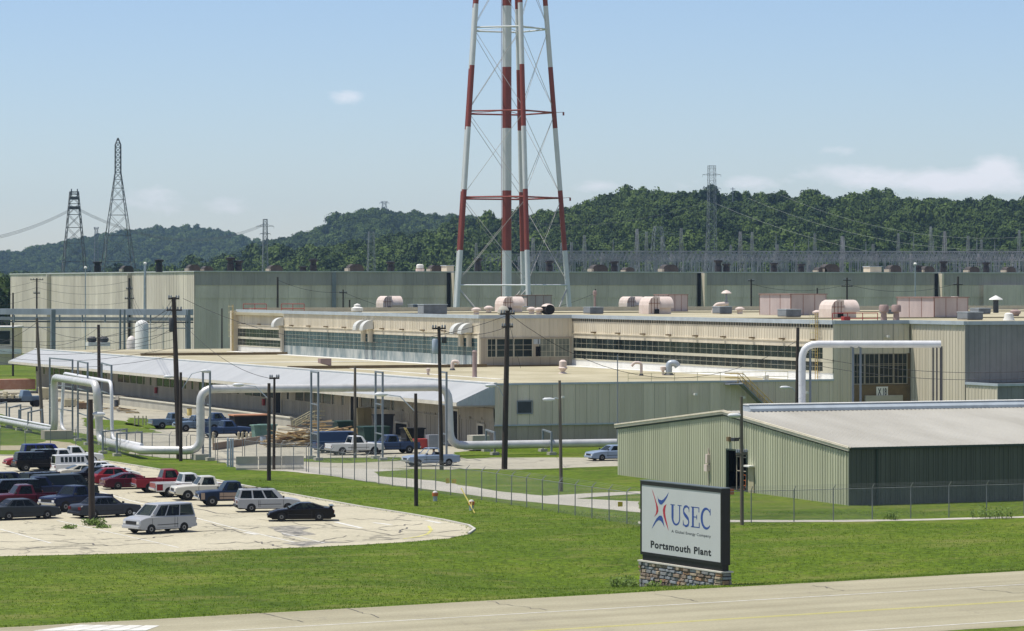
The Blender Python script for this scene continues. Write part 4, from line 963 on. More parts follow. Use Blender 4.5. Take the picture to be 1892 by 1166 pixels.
pole('p813', 'dark pole with a hanging grey transformer beside the right riser', 816, 868, 603, 7, -5, arms=[(607,32,PA)], xf=[(640,-8,12,28,M_GALV),(628,9,9,12,M_DGREY)])
pole('p657', 'brown pole rising behind the parked white pickup', 656, 846, 677, 5.5, 0, m=M_WOODL)
pole('p1035', 'grey weathered pole with one white street lamp, inside the fence', 1037, 908, 703, 6, -3, lamps=[(737,-20,-.05)], m=M_WOODL)
pole('p1370', 'grey pole in front of the green shed gable with a round white lamp', 1371, 970, 733, 6.5, -1, arms=[(839,28,PA)], lamps=[(765,-12,-.1)], m=M_WOODL)
pole('p1473', 'dark pole behind the green shed, left of the white riser', 1472, 848, 605, 7, 2, lamps=[(728,-22,.6)])
pole('p73', 'brown pole in front of the left end of the loading canopy', 78, 782, 588, 6, -10, m=M_WOODL, grp='utility poles')
pole('p182', 'dark pole rising above the canopy left of the big loop', 184, 762, 600, 6.5, -2)
pole('p1141', 'thin grey mast at the corner of the green shed', 1141, 840, 655, 2.2, 0, m=M_GREYM)
for a in [('q238','dark pole with two crossarms beside the white tank',239,514,5,[(534,14,PA),(552,20,PA)],560),('q67','pole with a wide crossarm before the lit grey wall, left of the white tank',68,514,3.5,[(517,28,PA),(542,14,PA)],590),
          ('q25','slim pole at the far left of the lit grey wall',24,541,3.5,[],560),('q513','bare dark pole behind the left roof edge of the shop',513,512,4,[],575),('q633','small crossarm pole behind the shop roof, left of the pink hood',634,535,3,[(541,18,PA)],575),
          ('q1100','short pole behind the small roof unit right of the tower',1100,534,3,[],575),('q1388','crossarm pole between the fan hood and the pink box',1388,516,3.5,[(519,16,PA)],575),('q1567','double crossarm pole behind the shop roof',1565,513,3.5,[(518,20,PA),(529,30,PA)],575),
          ('q1769','tall crossarm pole behind the right end of the shop roof',1770,511,4.5,[(526,26,PA)],575),('q1510','short lamp pole left of the largest pink barrel hood',1510,532,3,[],575),('q410','bare pole beside the yellow corner ladder',410,570,3,[],500),
          ('q645','little dark stub pole left of the white dome vent',646,554,3.5,[],560)]:
    key, lb, px, pt, th, arms, Yq = a
    pole(key, lb, px, HY+CH*F/Yq, pt, th, 0, arms=arms, Y=Yq, grp='poles behind the shop')
# ================================================================ lattice pylons
M_LAT = mat('lattice_steel', (.22,.24,.26), .6, var=.2)
M_LATD = mat('dark_lattice_steel', (.10,.11,.12), .6, var=.2)
def pylon(lb, px, Y, prof, th, arms=(), m=M_LAT, panels=14, name='lattice_pylon', grp='transmission pylons'):
    """prof: [(py, half width px)...] from the top down to the ground"""
    c = P(px, Y); sc = Y/F; T_ = thing(name, lb, 'pylon', c, 0, grp)
    pr = [(CH-(py-HY)*sc, hw*sc) for py, hw in prof]; pr.append((0.0, pr[-1][1]+(pr[-1][1]-pr[-2][1])/max(.1,(pr[-2][0]-pr[-1][0]))*pr[-1][0]))
    def hw(z):
        for (za, wa), (zb, wb) in zip(pr[:-1], pr[1:]):
            if z >= zb-1e-6: return wa+(wb-wa)*(za-z)/max(1e-6, za-zb)
        return pr[-1][1]
    rot = math.radians(-8)
    def cor(k, z):
        w = hw(z); dx, dy = ((-1,-1),(1,-1),(1,1),(-1,1))[k]; return Vector((c.x+(dx*math.cos(rot)-dy*math.sin(rot))*w, c.y+(dx*math.sin(rot)+dy*math.cos(rot))*w, z))
    for k in range(4):
        mb = MB()
        for (za, _), (zb, _) in zip(pr[:-1], pr[1:]): mb.bar(cor(k,za), cor(k,zb), th)
        mb.build('leg', m, T_)
    zt = pr[0][0]; zs_ = [0]; z = 0
    while z < zt-.1: z += max(1.8*hw(z), zt/ (panels*3)); zs_.append(min(z, zt))
    mb = MB()
    for za, zb in zip(zs_[:-1], zs_[1:]):
        for k in range(4):
            j = (k+1)%4; mb.bar(cor(k,za), cor(j,zb), th*.5); mb.bar(cor(j,za), cor(k,zb), th*.5); mb.bar(cor(k,zb), cor(j,zb), th*.55)
    mb.build('bracing', m, T_)
    for (py, wpx) in arms:
        z = CH-(py-HY)*sc; L = wpx*sc; ax = Vector((CS,-SN,0)); m_ = MB(); q = Vector((c.x,c.y,z))
        for s_ in (-1,1):
            e = q+ax*L*s_; m_.bar(q+Vector((0,0,L*.22)), e, th*.8); m_.bar(q-Vector((0,0,L*.05)), e, th*.8)
            for t in (.3,.6,.85): m_.bar((q+Vector((0,0,L*.22))).lerp(e,t), (q-Vector((0,0,L*.05))).lerp(e,t-.15), th*.5)
            m_.bar(e, e-Vector((0,0,L*.25)), th*.5)
        m_.build('cross_arm', m, T_)
    return T_
pylon('shorter dark lattice pylon at far left, with a flat braced head', 137, 900, [(354,7.5),(364,8.2),(505,21)], .20, [], M_LATD, 12)
pylon('tallest lattice pylon at far left, with a narrow pointed mast', 218, 900, [(255,.6),(268,5),(318,5.2),(320,5.4),(505,30)], .17, [], M_LATD, 18)
pylon('small lattice pylon rising from the wooded hill behind the two big left ones', 178, 1500, [(420,4),(425,2.5),(505,4)], .16, [(422,4)], M_LAT, 8)
pylon('slim lattice pylon where the two far hills meet', 490, 1100, [(405,3.4),(505,5)], .14, [(418,16),(432,10)], M_LAT, 10)
pylon('grey lattice tower standing against the near woods, left of the water tower', 686, 1000, [(428,4.5),(440,5),(505,7)], .13, [(447,8)], M_LAT, 10)
pylon('small pylon on the summit of the rounded far hill', 710, 3250, [(372,5),(376,3),(392,5)], .3, [(375,9)], M_LAT, 4)
pylon('tall grey lattice pylon on the near ridge at right', 1315, 1150, [(306,5.8),(500,8)], .11, [(323,17),(348,17)], M_LAT, 14)
pylon('broad faint lattice tower in the switchyard, left of the ridge pylon', 1216, 1050, [(418,6),(430,8),(500,14)], .14, [(432,30)], M_LAT, 9)
for px, pt in [(112,352)]: pass
mb = MB(); h = P(137, 900)
for dx in (-5,6): a = PZ(137+dx, 362, 900); mb.bar(a, a+Vector((0,0,2.0)), .25)
for z_ in (366, 384): a = PZ(127 if z_ == 384 else 130, z_, 900); b = PZ(148 if z_ == 384 else 145, z_, 900); mb.bar(a, b, .9, .9)
tagp(mb.build('pylon_platform', M_LATD), 'dark platform frame on top of the shorter left pylon', 'platform')
# small masts on the ridge
for px, pt, Yq, lb in ((1208,352,1800,'thin mast on the wooded ridge left of the ridge pylon'),(1354,346,1800,'thin mast on the wooded ridge right of the ridge pylon')):
    a = P(px, Yq); t = PZ(px, pt, Yq); mb = MB(); mb.tube([a, t], [.35,.2], 6); mb.bar(t-Vector((1.5,0,1)), t+Vector((1.5,0,-1)), .3); tagp(mb.build('ridge_mast', M_LAT), lb, 'mast', 'masts on the ridge')
# ================================================================ switchyard
M_SWY = mat('switchyard_steel', (.17,.17,.19), .6, col2=(.40,.40,.43), scale=.2)
def truss(mb, a, b, w, n, th):
    d = (b-a)/n; up = Vector((0,0,w)); sd_ = Vector((0,w,0))
    for o_ in (Vector((0,0,0)), up, sd_, up+sd_): mb.bar(a+o_, b+o_, th)
    for i in range(n):
        p = a+d*i; q = a+d*(i+1); 
        if i % 2: mb.bar(p, q+up, th*.6); mb.bar(p+sd_+up, q+sd_, th*.6); mb.bar(p, q+sd_, th*.6)
        else: mb.bar(p+up, q, th*.6); mb.bar(p+sd_, q+sd_+up, th*.6); mb.bar(p+up+sd_, q+up, th*.6)
GL = ['front row of grey switchyard gantries behind the long roof','second row of grey switchyard gantries, seen through the front row','third row of grey switchyard gantries near the foot of the woods','rearmost row of grey switchyard gantries against the trees']
random.seed(3)
for r, (Yr_, top, x0p, x1p, lb) in enumerate([(860,466,985,2150,GL[0]),(920,470,960,2180,GL[1]),(985,463,1000,2200,GL[2]),(1050,468,880,2220,GL[3])]):
    a = P(x0p, Yr_); z = CH-(top+14-HY)/F*Yr_
    # rows run along +x from the left end
    L_ = (P(x1p, Yr_)-a).length*.97
    T_ = thing('switchyard_gantry', lb, 'switchyard gantry', a, 0, 'switchyard gantries')
    ang = math.atan2(-SN, CS)*.75; d = Vector((math.cos(ang), math.sin(ang), 0))
    nb = int(L_/9.5)
    for k in range(nb):
        p = a+d*9.5*k
        mb = MB(); q = Vector((p.x,p.y,z)); truss(mb, q, q+d*9.5, 2.3, 14, .15); mb.build('beam', M_SWY, T_)
        mb = MB(); b0 = Vector((p.x,p.y,0)); w0 = 1.3
        zt = z+1.7+(0 if (k+r) % 3 else random.uniform(3,8.5))
        for sx in (-1,1):
            for sy in (-1,1): mb.bar(b0+Vector((sx*w0,sy*w0,0)), Vector((p.x+sx*.22,p.y+sy*.22,zt)), .11)
        nz_ = int(z/2.2)
        for i in range(nz_):
            za, zb = i*2.2, (i+1)*2.2; wa = w0*(1-za/zt); wb = w0*(1-zb/zt)
            mb.bar(b0+Vector((-wa,-wa,za)), b0+Vector((wb,-wb,zb)), .09); mb.bar(b0+Vector((wa,-wa,za)), b0+Vector((-wb,-wb,zb)), .09)
        for i in range(7):       # equipment: insulator strings and risers
            e = q+d*random.uniform(1,8.5); mb.tube([e, e-Vector((0,0,random.uniform(1.5,9)))], .09, 4)
        if random.random() < .6:
            e = b0+d*random.uniform(2,8); hh = random.uniform(8, z-1); mb.bar(e, e+Vector((0,0,hh)), .3); mb.bar(e+Vector((-1.2,0,hh)), e+Vector((1.2,0,hh-.5)), .22)
        mb.build('column', M_SWY, T_)
for i, px in enumerate((1133,1178,1434,1468,1494,1560,1600,1688,1725,1805,1838,1305)):
    pt = [432,435,422,440,432,430,438,424,432,430,438,420][i]; Yq = 960+((i*37) % 90)
    a = P(px, Yq); t = PZ(px, pt, Yq)
    T_ = thing('lightning_mast', ['first','second','third','fourth','fifth','sixth','seventh','eighth','ninth','tenth','eleventh','twelfth'][i]+' of the thin steel spires rising above the switchyard'+(', beneath the ridge pylon' if px == 1305 else ', counted from the left'), 'lightning mast', a, 0, 'spires above the switchyard')
    mb = MB()
    for sx in (-1,1): mb.bar(a+Vector((sx*1.6,0,0)), t-Vector((0,0,1.5)), .09)
    h_ = t.z
    for k in range(int(h_/2.5)): z1_ = k*2.5; w1q = 1.6*(1-z1_/h_); w2q = 1.6*(1-(z1_+2.5)/h_); mb.bar(a+Vector((-w1q,0,z1_)), a+Vector((w2q,0,z1_+2.5)), .06)
    mb.build('spire', M_SWY, T_)
    m_ = MB(); m_.bar(t-Vector((1.6,0,2.6)), t-Vector((-1.6,0,2.6)), .08); m_.build('arm', M_SWY, T_)
# ================================================================ pipe bridge and odds at left
YB_ = 545
T_ = thing('pipe_bridge', 'long grey blue pipe bridge on steel trestles crossing in front of the lit grey wall', 'pipe bridge', P(170, YB_))
def band(name, y0, y1, m, x0=-120, x1=347, dep=2.0):
    a = PZ(x0, y0, YB_+20); b = PZ(x1, y0, YB_); z1_ = CH-(y0-HY)/F*YB_; z0_ = CH-(y1-HY)/F*YB_
    d = (Vector((b.x,b.y,0))-Vector((a.x,a.y,0))).normalized(); n_ = Vector((-d.y, d.x, 0)); mb = MB()
    c = [Vector((a.x,a.y,0)), Vector((b.x,b.y,0)), Vector((b.x,b.y,0))+n_*dep, Vector((a.x,a.y,0))+n_*dep]
    mb.add([(p.x,p.y,z0_) for p in c]+[(p.x,p.y,z1_) for p in c], [(0,3,2,1),(4,5,6,7),(0,1,5,4),(1,2,6,5),(2,3,7,6),(3,0,4,7)])
    return mb.build(name, m, T_)
band('deck', 571.5, 582.5, mat('bluish_pipe_deck', (.34,.37,.42), .6, var=.2, scale=.4, stretch=(1,1,.2)))
band('girder', 587, 593, M_GREYM); band('lower_pipe', 594.5, 597, M_DGREY); band('catwalk', 606, 607.5, M_GREYM)
mb = MB()
for x in range(-100, 347, 42):
    a = PZ(x, 582, YB_+1); mb.bar(a, a-Vector((0,0,(14)/F*YB_)), .25)
mb.build('hangers', M_GREYM, T_)
for x in (98, 222, 230, 347, -60):
    a = P(x, YB_+.5); mb = MB(); mb.bar(a, a+Vector((0,0,CH-(572-HY)/F*YB_)), .75 if x in (98,347) else .3); mb.build('trestle', M_GREYM, T_)
def lathe_thing(name, lb, cat, px, py0, Y, prof, m, grp=None, z=None):
    c = PZ(px, py0, Y); sc = Y/F; T2 = thing(name, lb, cat, c, 0, grp); mb = MB(); mb.lathe([(r*sc, h*sc) for r, h in prof], tuple(c), 20); mb.build('shell', m, T2, smooth=True); return T2, c, sc
b = P(262, 520); T2 = thing('storage_tank', 'upright white storage tank in front of the lit grey wall', 'tank', b)
sc = 520/F; zt = CH-(594-HY)*sc
mb = MB(); mb.lathe([(12.5*sc,0),(12.5*sc,zt-.5),(9*sc,zt),(2*sc,zt+.25)], (b.x,b.y,0), 24); mb.build('shell', M_WHITE, T2, smooth=True)
mb = MB(); mb.tube([b+Vector((1.3,-.6,0)), b+Vector((1.3,-.6,zt))], .06, 5); mb.build('ladder', M_GALV, T2)
b = P(243, 523); T2 = thing('storage_tank', 'small domed pink and white tank left of the upright white tank', 'tank', b)
zt = CH-(621-HY)*sc; mb = MB(); mb.lathe([(9*sc,0),(9*sc,zt-.9),(6.5*sc,zt-.3),(1.5*sc,zt)], (b.x,b.y,0), 20); mb.build('shell', mat('pinkish_white_paint', (.62,.52,.48), .5, col2=(.74,.70,.66), scale=.7), T2, smooth=True)
mb = MB(); mb.tube([b+Vector((-.9,-.3,0)), b+Vector((-.9,-.3,2.5))], .1, 6); mb.build('pipe', M_PINK, T2)
T2 = thing('window_shed', 'low far building with a dark window band at the left edge, beyond the canopy', 'building', P(-20, 640))
a = P(-160, 640); b = P(24, 640); L_ = (b-a).length; mb = MB(); ang = math.atan2(b.y-a.y, b.x-a.x)
def lb_(mb, x0, x1, y0, y1, z0, z1):
    d = Vector((math.cos(ang), math.sin(ang), 0)); n_ = Vector((-d.y, d.x, 0)); c = [a+d*x0+n_*y0, a+d*x1+n_*y0, a+d*x1+n_*y1, a+d*x0+n_*y1]
    mb.add([(p.x,p.y,z0) for p in c]+[(p.x,p.y,z1) for p in c], [(0,3,2,1),(4,5,6,7),(0,1,5,4),(1,2,6,5),(2,3,7,6),(3,0,4,7)])
zt = CH-(606-HY)/F*640
lb_(mb, 0, L_, 0, 12, 0, zt); mb.build('wall', M_SIDE, T2)
mb = MB(); lb_(mb, .5, L_-.6, -.1, 0, zt-3.3, zt-.6); mb.build('window_band', M_GLASS, T2)
mb = MB(); lb_(mb, -.3, L_+.3, -.4, 12.4, zt, zt+.3); mb.build('roof', M_WHITE, T2)
mb = MB(); lb_(mb, -20, L_+2, -2.4, -1.4, zt-5.2, zt-4.2); mb.build('pipe', M_PIPEW, T2)
mb = MB(); c = P(6, 470); mb.cbox((c.x,c.y,.6), 9, 3, 1.5, .1); tagp(mb.build('cargo_container', mat('salmon_paint', (.42,.18,.11), .7, col2=(.5,.3,.2), scale=1.3)), 'salmon coloured ribbed container at the left edge, beyond the canopy corner', 'container')
for x, lb in ((170,'dark roof fan with a white cap, left of the dark canopy pole'),(192,'dark roof fan with a white cap, right of the dark canopy pole')):
    c = PZ(x, 637, 495); T2 = thing('roof_fan', lb, 'roof fan', c, 0, 'dark fans on the low roof'); 
    mb = MB(); mb.cbox(c+Vector((0,0,-.2)), 1.6, 1.6, .6); mb.build('base', M_WHITE, T2); mb = MB(); mb.lathe([(.5,.4),(.75,.6),(.75,1.0),(.4,1.3)], tuple(c), 12); mb.build('fan', M_DGREY, T2)
# trees beyond the left end of the process building
for k, (px, Yq, s_, lb) in enumerate([(3,800,9,'leafy green tree at the left edge beside the grey building end'),(-22,790,10,'second leafy tree, cut by the left edge beside the grey building'),(12,840,7,'smaller tree tight against the end of the grey building'),(-60,805,11,'tree beyond the left edge of the plant'),(-100,820,10,'farther tree beyond the left edge of the plant')]):
    b = P(px, Yq); T2 = thing('tree', lb, 'tree', b, 0, 'trees beside the grey building')
    zc = CH-(525-HY)/F*Yq-s_*1.25+2
    mb = MB(); mb.tube([b, b+Vector((.2,.1,zc+2)), b+Vector((.5,.2,zc+s_*.7))], [.45,.3,.12], 7)
    for q in range(4): a_ = q*1.6+.4; mb.tube([b+Vector((.2,.1,zc)), b+Vector((math.cos(a_)*s_*.5, math.sin(a_)*s_*.5, zc+s_*.6))], [.16,.06], 5)
    mb.build('trunk', M_WOODL, T2)
    o = bpy.data.objects.new('crown', CROWNS[k]); COL.objects.link(o); o.parent = T2; o.location = (0,0,zc-s_*.15); o.scale = (s_*.8, s_*.8, s_*1.1); o.rotation_euler = (0,0,k*1.3)
# ================================================================ vehicles
M_TYRE = mat('tyre_rubber', (.012,.012,.012), .85)
M_RIM = mat('wheel_metal', (.20,.20,.20), .45, metal=.5)
M_RIMW = mat('pale_wheel', (.26,.25,.23), .5)
def see(m, f, c):
    n = m.node_tree; b = n.nodes['Principled BSDF']; t = n.nodes.new('ShaderNodeBsdfTransparent'); t.inputs[0].default_value = (*c, 1); x = n.nodes.new('ShaderNodeMixShader'); x.inputs[0].default_value = f
    n.links.new(b.outputs[0], x.inputs[1]); n.links.new(t.outputs[0], x.inputs[2]); n.links.new(x.outputs[0], n.nodes['Material Output'].inputs[0]); return m
M_SEAT = mat('seat_cloth', (.05,.05,.055), .9)
M_CGL = see(mat('car_glass', (.006,.009,.010), .06, var=.1, spec=.35), .32, (.42,.50,.47))
M_CGLL = see(mat('windshield_glass', (.02,.028,.028), .06, var=.2, spec=.6), .45, (.7,.78,.74))
M_BLK = mat('black_trim', (.015,.015,.016), .6)
M_CHR = mat('chrome', (.55,.55,.55), .2, metal=.9)
M_HL = mat('headlight_glass', (.65,.65,.62), .15)
M_TL = mat('taillight_plastic', (.13,.010,.010), .3)
M_AMB = mat('amber_lens', (.55,.22,.06), .3)
M_UND = mat('underbody', (.01,.01,.01), .9)
def paint(name, c, rough=.3): return mat('paint_'+name, c, rough, var=.04, coat=.25 if sum(c) > .3 else .05, spec=.4 if sum(c) > .3 else .18)
# L W H  nose cowl beltr tail  xc xrf xrr xrb  r  wf wr gc
SP = {
 'sedan': (4.85,1.80,1.42, .80,.93,.97,.93, 1.0,.35,-1.0,-1.55, .32,1.45,-1.35,.22),
 'coupe': (4.55,1.8,1.30, .64,.86,.95,.90, 1.05,.18,-.70,-1.70, .33,1.38,-1.22,.20),
 'hatch': (4.1,1.68,1.40, .74,.90,.94,.88, 1.05,.35,-1.15,-1.85, .30,1.25,-1.2,.22),
 'wagon': (4.55,1.75,1.64, .86,.98,1.0,.98, 1.15,.50,-1.98,-2.22, .33,1.35,-1.25,.28),
 'suv':   (4.7,1.82,1.78, 1.02,1.12,1.10,1.08, 1.1,.62,-2.12,-2.28, .37,1.4,-1.35,.38),
 'jeep':  (4.2,1.75,1.68, .98,1.05,1.05,1.02, .95,.50,-1.88,-2.0, .36,1.25,-1.25,.38),
 'van':   (4.5,1.95,1.92, 1.0,1.14,1.10,1.08, 1.38,.62,-2.02,-2.20, .34,1.35,-1.25,.30),
 'bigvan':(5.4,2.0,2.05, 1.05,1.18,1.15,1.12, 1.80,1.20,-2.58,-2.67, .36,1.75,-1.55,.34),
 'pickup':(5.3,1.95,1.80, 1.05,1.15,1.12,1.05, .98,.55,-.42,-.62, .41,1.68,-1.55,.44),
 'small_pickup':(4.9,1.75,1.62, .90,1.02,1.02,.97, .85,.36,-.50,-.66, .35,1.5,-1.4,.34),
}
WINS = {'sedan': [(.16,.44),(.47,.72),(.75,.90)], 'coupe': [(.20,.58),(.62,.82)], 'hatch': [(.16,.5),(.54,.85)], 'wagon': [(.13,.38),(.42,.66),(.70,.95)], 'suv': [(.12,.36),(.40,.64),(.68,.95)],
        'jeep': [(.12,.45),(.49,.95)], 'van': [(.10,.31),(.34,.63),(.655,.97)], 'bigvan': [(.08,.22)], 'pickup': [(.20,.86)], 'small_pickup': [(.20,.86)]}
def arch(x, r, z0, n=8): return [(x+r*math.cos(math.pi*k/n), max(z0, r*math.sin(math.pi*k/n)*1.02+.0)) for k in range(n+1)]
NOUN = {'sedan':'car','coupe':'car','hatch':'car','wagon':'car','suv':'suv','jeep':'suv','van':'van','bigvan':'van','pickup':'pickup truck','small_pickup':'pickup truck'}
def vehicle(kind, col, px, py, rz, lb, group='vehicles parked in the lot', lower=None, glass=None, rim=None, sc=1., z=0, roof=None, bigbed=False, rack=False, spoiler=False, canopy=None, opened=False, bumper=None, slats=False, loc=None, bedload=None):
    L,W_,H,nose,cowl,beltr,tail,xc,xrf,xrr,xrb,r,wf,wr,gc = SP[kind]; pick = 'pickup' in kind
    c = loc or G(px, py, 0)
    T_ = thing('parked_'+{'car':'car','suv':'suv','van':'van','pickup truck':'pickup_truck'}[NOUN[kind]], lb, NOUN[kind], c, rz, group)
    T_.scale = (sc,)*3
    def bld(mb, name, m, par=T_, **k): return mb.build(name, m, par, local=True, **k)
    ar = r+.08; glass = glass or M_CGL; hw = W_/2
    xb = xrb-.02 if pick else -L/2
    bot = [(-L/2+.06, gc+.08)] if not pick else []
    # side outline, clockwise from the front bumper underside
    def outline(xr_end, ztail):
        pts = [(L/2-.06, gc+.06), (L/2, gc+.28), (L/2-.01, nose-.16), (L/2-.06, nose-.03), (L/2-.16, nose), (xc+(L/2-xc)*.45, nose+(cowl-nose)*.72), (xc, cowl)]
        if pick: pts += [(xr_end, cowl)]
        else: pts += [(xrb, beltr), (-L/2+.16, tail), (-L/2+.02, tail-.14), (-L/2, gc+.30), (-L/2+.08, gc+.06)]
        if pick: pts += [(xr_end, gc)]
        a2 = [] if pick else [(p[0], max(p[1], gc)) for p in reversed(arch(wr, ar, gc))]
        a1 = [(p[0], max(p[1], gc)) for p in reversed(arch(wf, ar, gc))]
        return pts+a2+a1
    ol = outline(xb, tail)
    mb = MB(); n = len(ol); cxz = (0, (gc+cowl)/2)
    def layer(y, k): return [(p[0]*(1-.012*k), y, p[1] if p[1] <= gc+.3 else p[1]-.05*k) for p in ol]
    vs = layer(-hw,1.)+layer(-hw+.09,0)+layer(hw-.09,0)+layer(hw,1.)
    fs = [tuple(range(n-1,-1,-1)), tuple(range(3*n,4*n))]
    for q in range(3): fs += [(q*n+k, q*n+(k+1)%n, (q+1)*n+(k+1)%n, (q+1)*n+k) for k in range(n)]
    fs = [tuple(reversed(f)) for f in fs]
    mb.add(vs, fs)
    # cabin shell
    yb_, yt = hw-.07, hw-(.24 if kind in ('van','bigvan','suv','wagon','jeep') else .30)
    cb0, cb1 = cowl-.03, beltr-.03
    def lerp(a, b, t): return tuple(a[i]+(b[i]-a[i])*t for i in range(3))
    if not opened:
        mb.cur = 1 if roof else 0
        def pan(bf, bb, tf, tb, u0, u1, t0, t1): mb.add([lerp(lerp(bf,bb,u),lerp(tf,tb,u),t) for u,t in ((u0,t0),(u1,t0),(u1,t1),(u0,t1))], [(0,1,2,3)])
        for s_ in (-1,1):
            q4 = ((xc,s_*yb_,cb0),(xrb,s_*yb_,cb1),(xrf,s_*yt,H-.04),(xrr,s_*yt,H-.04)); pv = 0
            for u0, u1 in WINS[kind]: pan(*q4, pv, u0, 0, 1); pan(*q4, u0, u1, 0, .06); pan(*q4, u0, u1, .90, 1); pv = u1
            pan(*q4, pv, 1, 0, 1)
        for q4 in (((xc,-yb_,cb0),(xc,yb_,cb0),(xrf,-yt,H-.04),(xrf,yt,H-.04)), ((xrb,yb_,cb1),(xrb,-yb_,cb1),(xrr,yt,H-.04),(xrr,-yt,H-.04))):
            for u0, u1, t0, t1 in ((0,.06,0,1),(.94,1,0,1),(.06,.94,0,.1),(.06,.94,.92,1)): pan(*q4, u0, u1, t0, t1)
        mb.add([(xrf,-yt,H-.04),(xrf,yt,H-.04),(xrr,yt,H-.04),(xrr,-yt,H-.04),(xrf-.14,-yt+.16,H),(xrf-.14,yt-.16,H),(xrr+.14,yt-.16,H),(xrr+.14,-yt+.16,H)], [(0,1,5,4),(1,2,6,5),(2,3,7,6),(3,0,4,7),(4,5,6,7)])
    body = bld(mb, 'body', [col, roof] if roof else col, bevel=.045)
    body.data.polygons.foreach_set('use_smooth', [True]*len(body.data.polygons)); body.data.set_sharp_from_angle(angle=math.radians(38))
    if opened:
        m_ = MB()
        for s_ in (-1,1):
            m_.bar((xc,s_*yb_,cb0),(xrf,s_*yt,H-.05),.07); m_.bar((xrb,s_*yb_,cb1),(xrr,s_*yt,H-.05),.12)
        m_.box(xrr-.02, xrf+.02, -yt, yt, H-.07, H); bld(m_, 'cab_roof', col, bevel=.02)
        m_ = MB(); m_.box(xrb+.1, xrb+.22, -.7, .7, .6, 1.25); m_.box(xrb+.2, xrb+.65, -.7, .7, .55, .72); bld(m_, 'seat', M_UND)
        m_ = MB(); m_.lathe([(.17,-.01),(.17,.01)], (xc-.30,.38,cowl+.0), 14, 'y'); bld(m_, 'steering_wheel', M_BLK)
    if not opened:
        m_ = MB(); m_.box(xrb+.05, xc-.08, -yb_+.07, yb_-.07, min(cb0,cb1)-.1, min(cb0,cb1)+.045); bld(m_, 'interior', M_UND)
        m_ = MB()
        for xs in ([xrf-.75] if pick else [xrf-.75, xrf-1.6]):
            for s_ in (-1,1): m_.box(xs-.12, xs+.02, s_*.38-.24, s_*.38+.24, min(cb0,cb1), H-.28)
        for q in range(len(m_.v)//8):
            bld_q = MB(); bld_q.add(m_.v[q*8:q*8+8], [(0,3,2,1),(4,5,6,7),(0,1,5,4),(1,2,6,5),(2,3,7,6),(3,0,4,7)]); bld(bld_q, 'seat', M_SEAT, bevel=.04)
    if not opened:
        for s_ in (-1,1):
            bf, bb, tf, tb = (xc,s_*yb_,cb0),(xrb,s_*yb_,cb1),(xrf,s_*yt,H-.04),(xrr,s_*yt,H-.04)
            for u0, u1 in WINS[kind]:
                q = []
                for u, t in ((u0,.06),(u1,.06),(u1,.90),(u0,.90)):
                    p = lerp(lerp(bf,bb,u), lerp(tf,tb,u), t); q.append((p[0], p[1]+s_*.012, p[2]+.004))
                m_ = MB(); m_.quad(*(q if s_ > 0 else q[::-1])); bld(m_, 'side_window', glass)
        def face(a, b, c_, d, off, name):
            q = []
            for u, t in ((.06,.10),(.94,.10),(.93,.92),(.07,.92)):
                p = lerp(lerp(a,b,u), lerp(c_,d,u), t); q.append((p[0]+off, p[1], p[2]+.012))
            m_ = MB(); m_.quad(*q); bld(m_, name, M_CGLL if name == 'windshield' else glass)
        face((xc,-yb_,cb0),(xc,yb_,cb0),(xrf,-yt,H-.04),(xrf,yt,H-.04), .012, 'windshield')
        face((xrb,yb_,cb1),(xrb,-yb_,cb1),(xrr,yt,H-.04),(xrr,-yt,H-.04), -.012, 'rear_window')
    # cargo bed
    zb = tail+.0
    if pick:
        m_ = MB()
        for s_ in (-1,1):
            pl = [(xb-.03, cowl-.06),(-L/2+.02, cowl-.06),(-L/2, gc+.2),(-L/2+.05, gc+.02)]+[(p[0], max(p[1], gc)) for p in reversed(arch(wr, ar, gc))]+[(xb-.03, gc)]
            y0, y1 = (hw-.09, hw) if s_ > 0 else (-hw, -hw+.09)
            m_.prism(pl, y0, y1, lambda a,b,h: (a,h,b))
        m_.box(-L/2+.06, xb-.03, -hw+.09, hw-.09, gc+.25, gc+.33); m_.box(xb-.10, xb-.03, -hw+.09, hw-.09, gc+.33, cowl-.07)
        bed = bld(m_, 'cargo_bed', col, bevel=.02)
        m_ = MB(); m_.box(-L/2, -L/2+.07, -hw+.1, hw-.1, gc+.18, cowl-.08); bld(m_, 'tailgate', lower or col, bed, bevel=.015)
    m_ = MB(); m_.box(-L/2+.2, L/2-.25, -hw+.3, hw-.3, gc-.06, gc+.3); bld(m_, 'chassis', M_UND)
    if lower:
        for s_ in (-1,1):
            m_ = MB(); y = s_*(hw+.006); zl, zh = gc+.10, cowl-(.14 if pick else .30)
            for xa, xb2 in ((wr-ar-.04, -L/2+.1),(wf-ar-.05, wr+ar+.05),(L/2-.15, wf+ar+.05)): m_.quad(*[(xa,y,zl),(xb2,y,zl),(xb2,y,zh),(xa,y,zh)][::(1 if s_ < 0 else -1)])
            bld(m_, 'side_panel', lower)
    # wheels
    rim = rim or M_RIM
    for x in (wf, wr):
        for s_ in (-1,1):
            m_ = MB(); y0 = s_*(hw-.10); m_.lathe([(r*.62,-.11),(r*.95,-.11),(r,-.07),(r,.07),(r*.95,.11),(r*.62,.11)], (x,y0,r), 20, 'y'); w_ = bld(m_, 'wheel', M_TYRE, smooth=True)
            m_ = MB(); m_.lathe([(r*.62,-.02),(r*.60,.02),(r*.3,.045),(r*.15,.03)] if s_ > 0 else [(r*.15,-.03),(r*.3,-.045),(r*.60,-.02),(r*.62,.02)], (x,y0+s_*.075,r), 14, 'y'); bld(m_, 'rim', rim, w_)
    # lamps, bumpers, mirrors
    zl = nose-.26
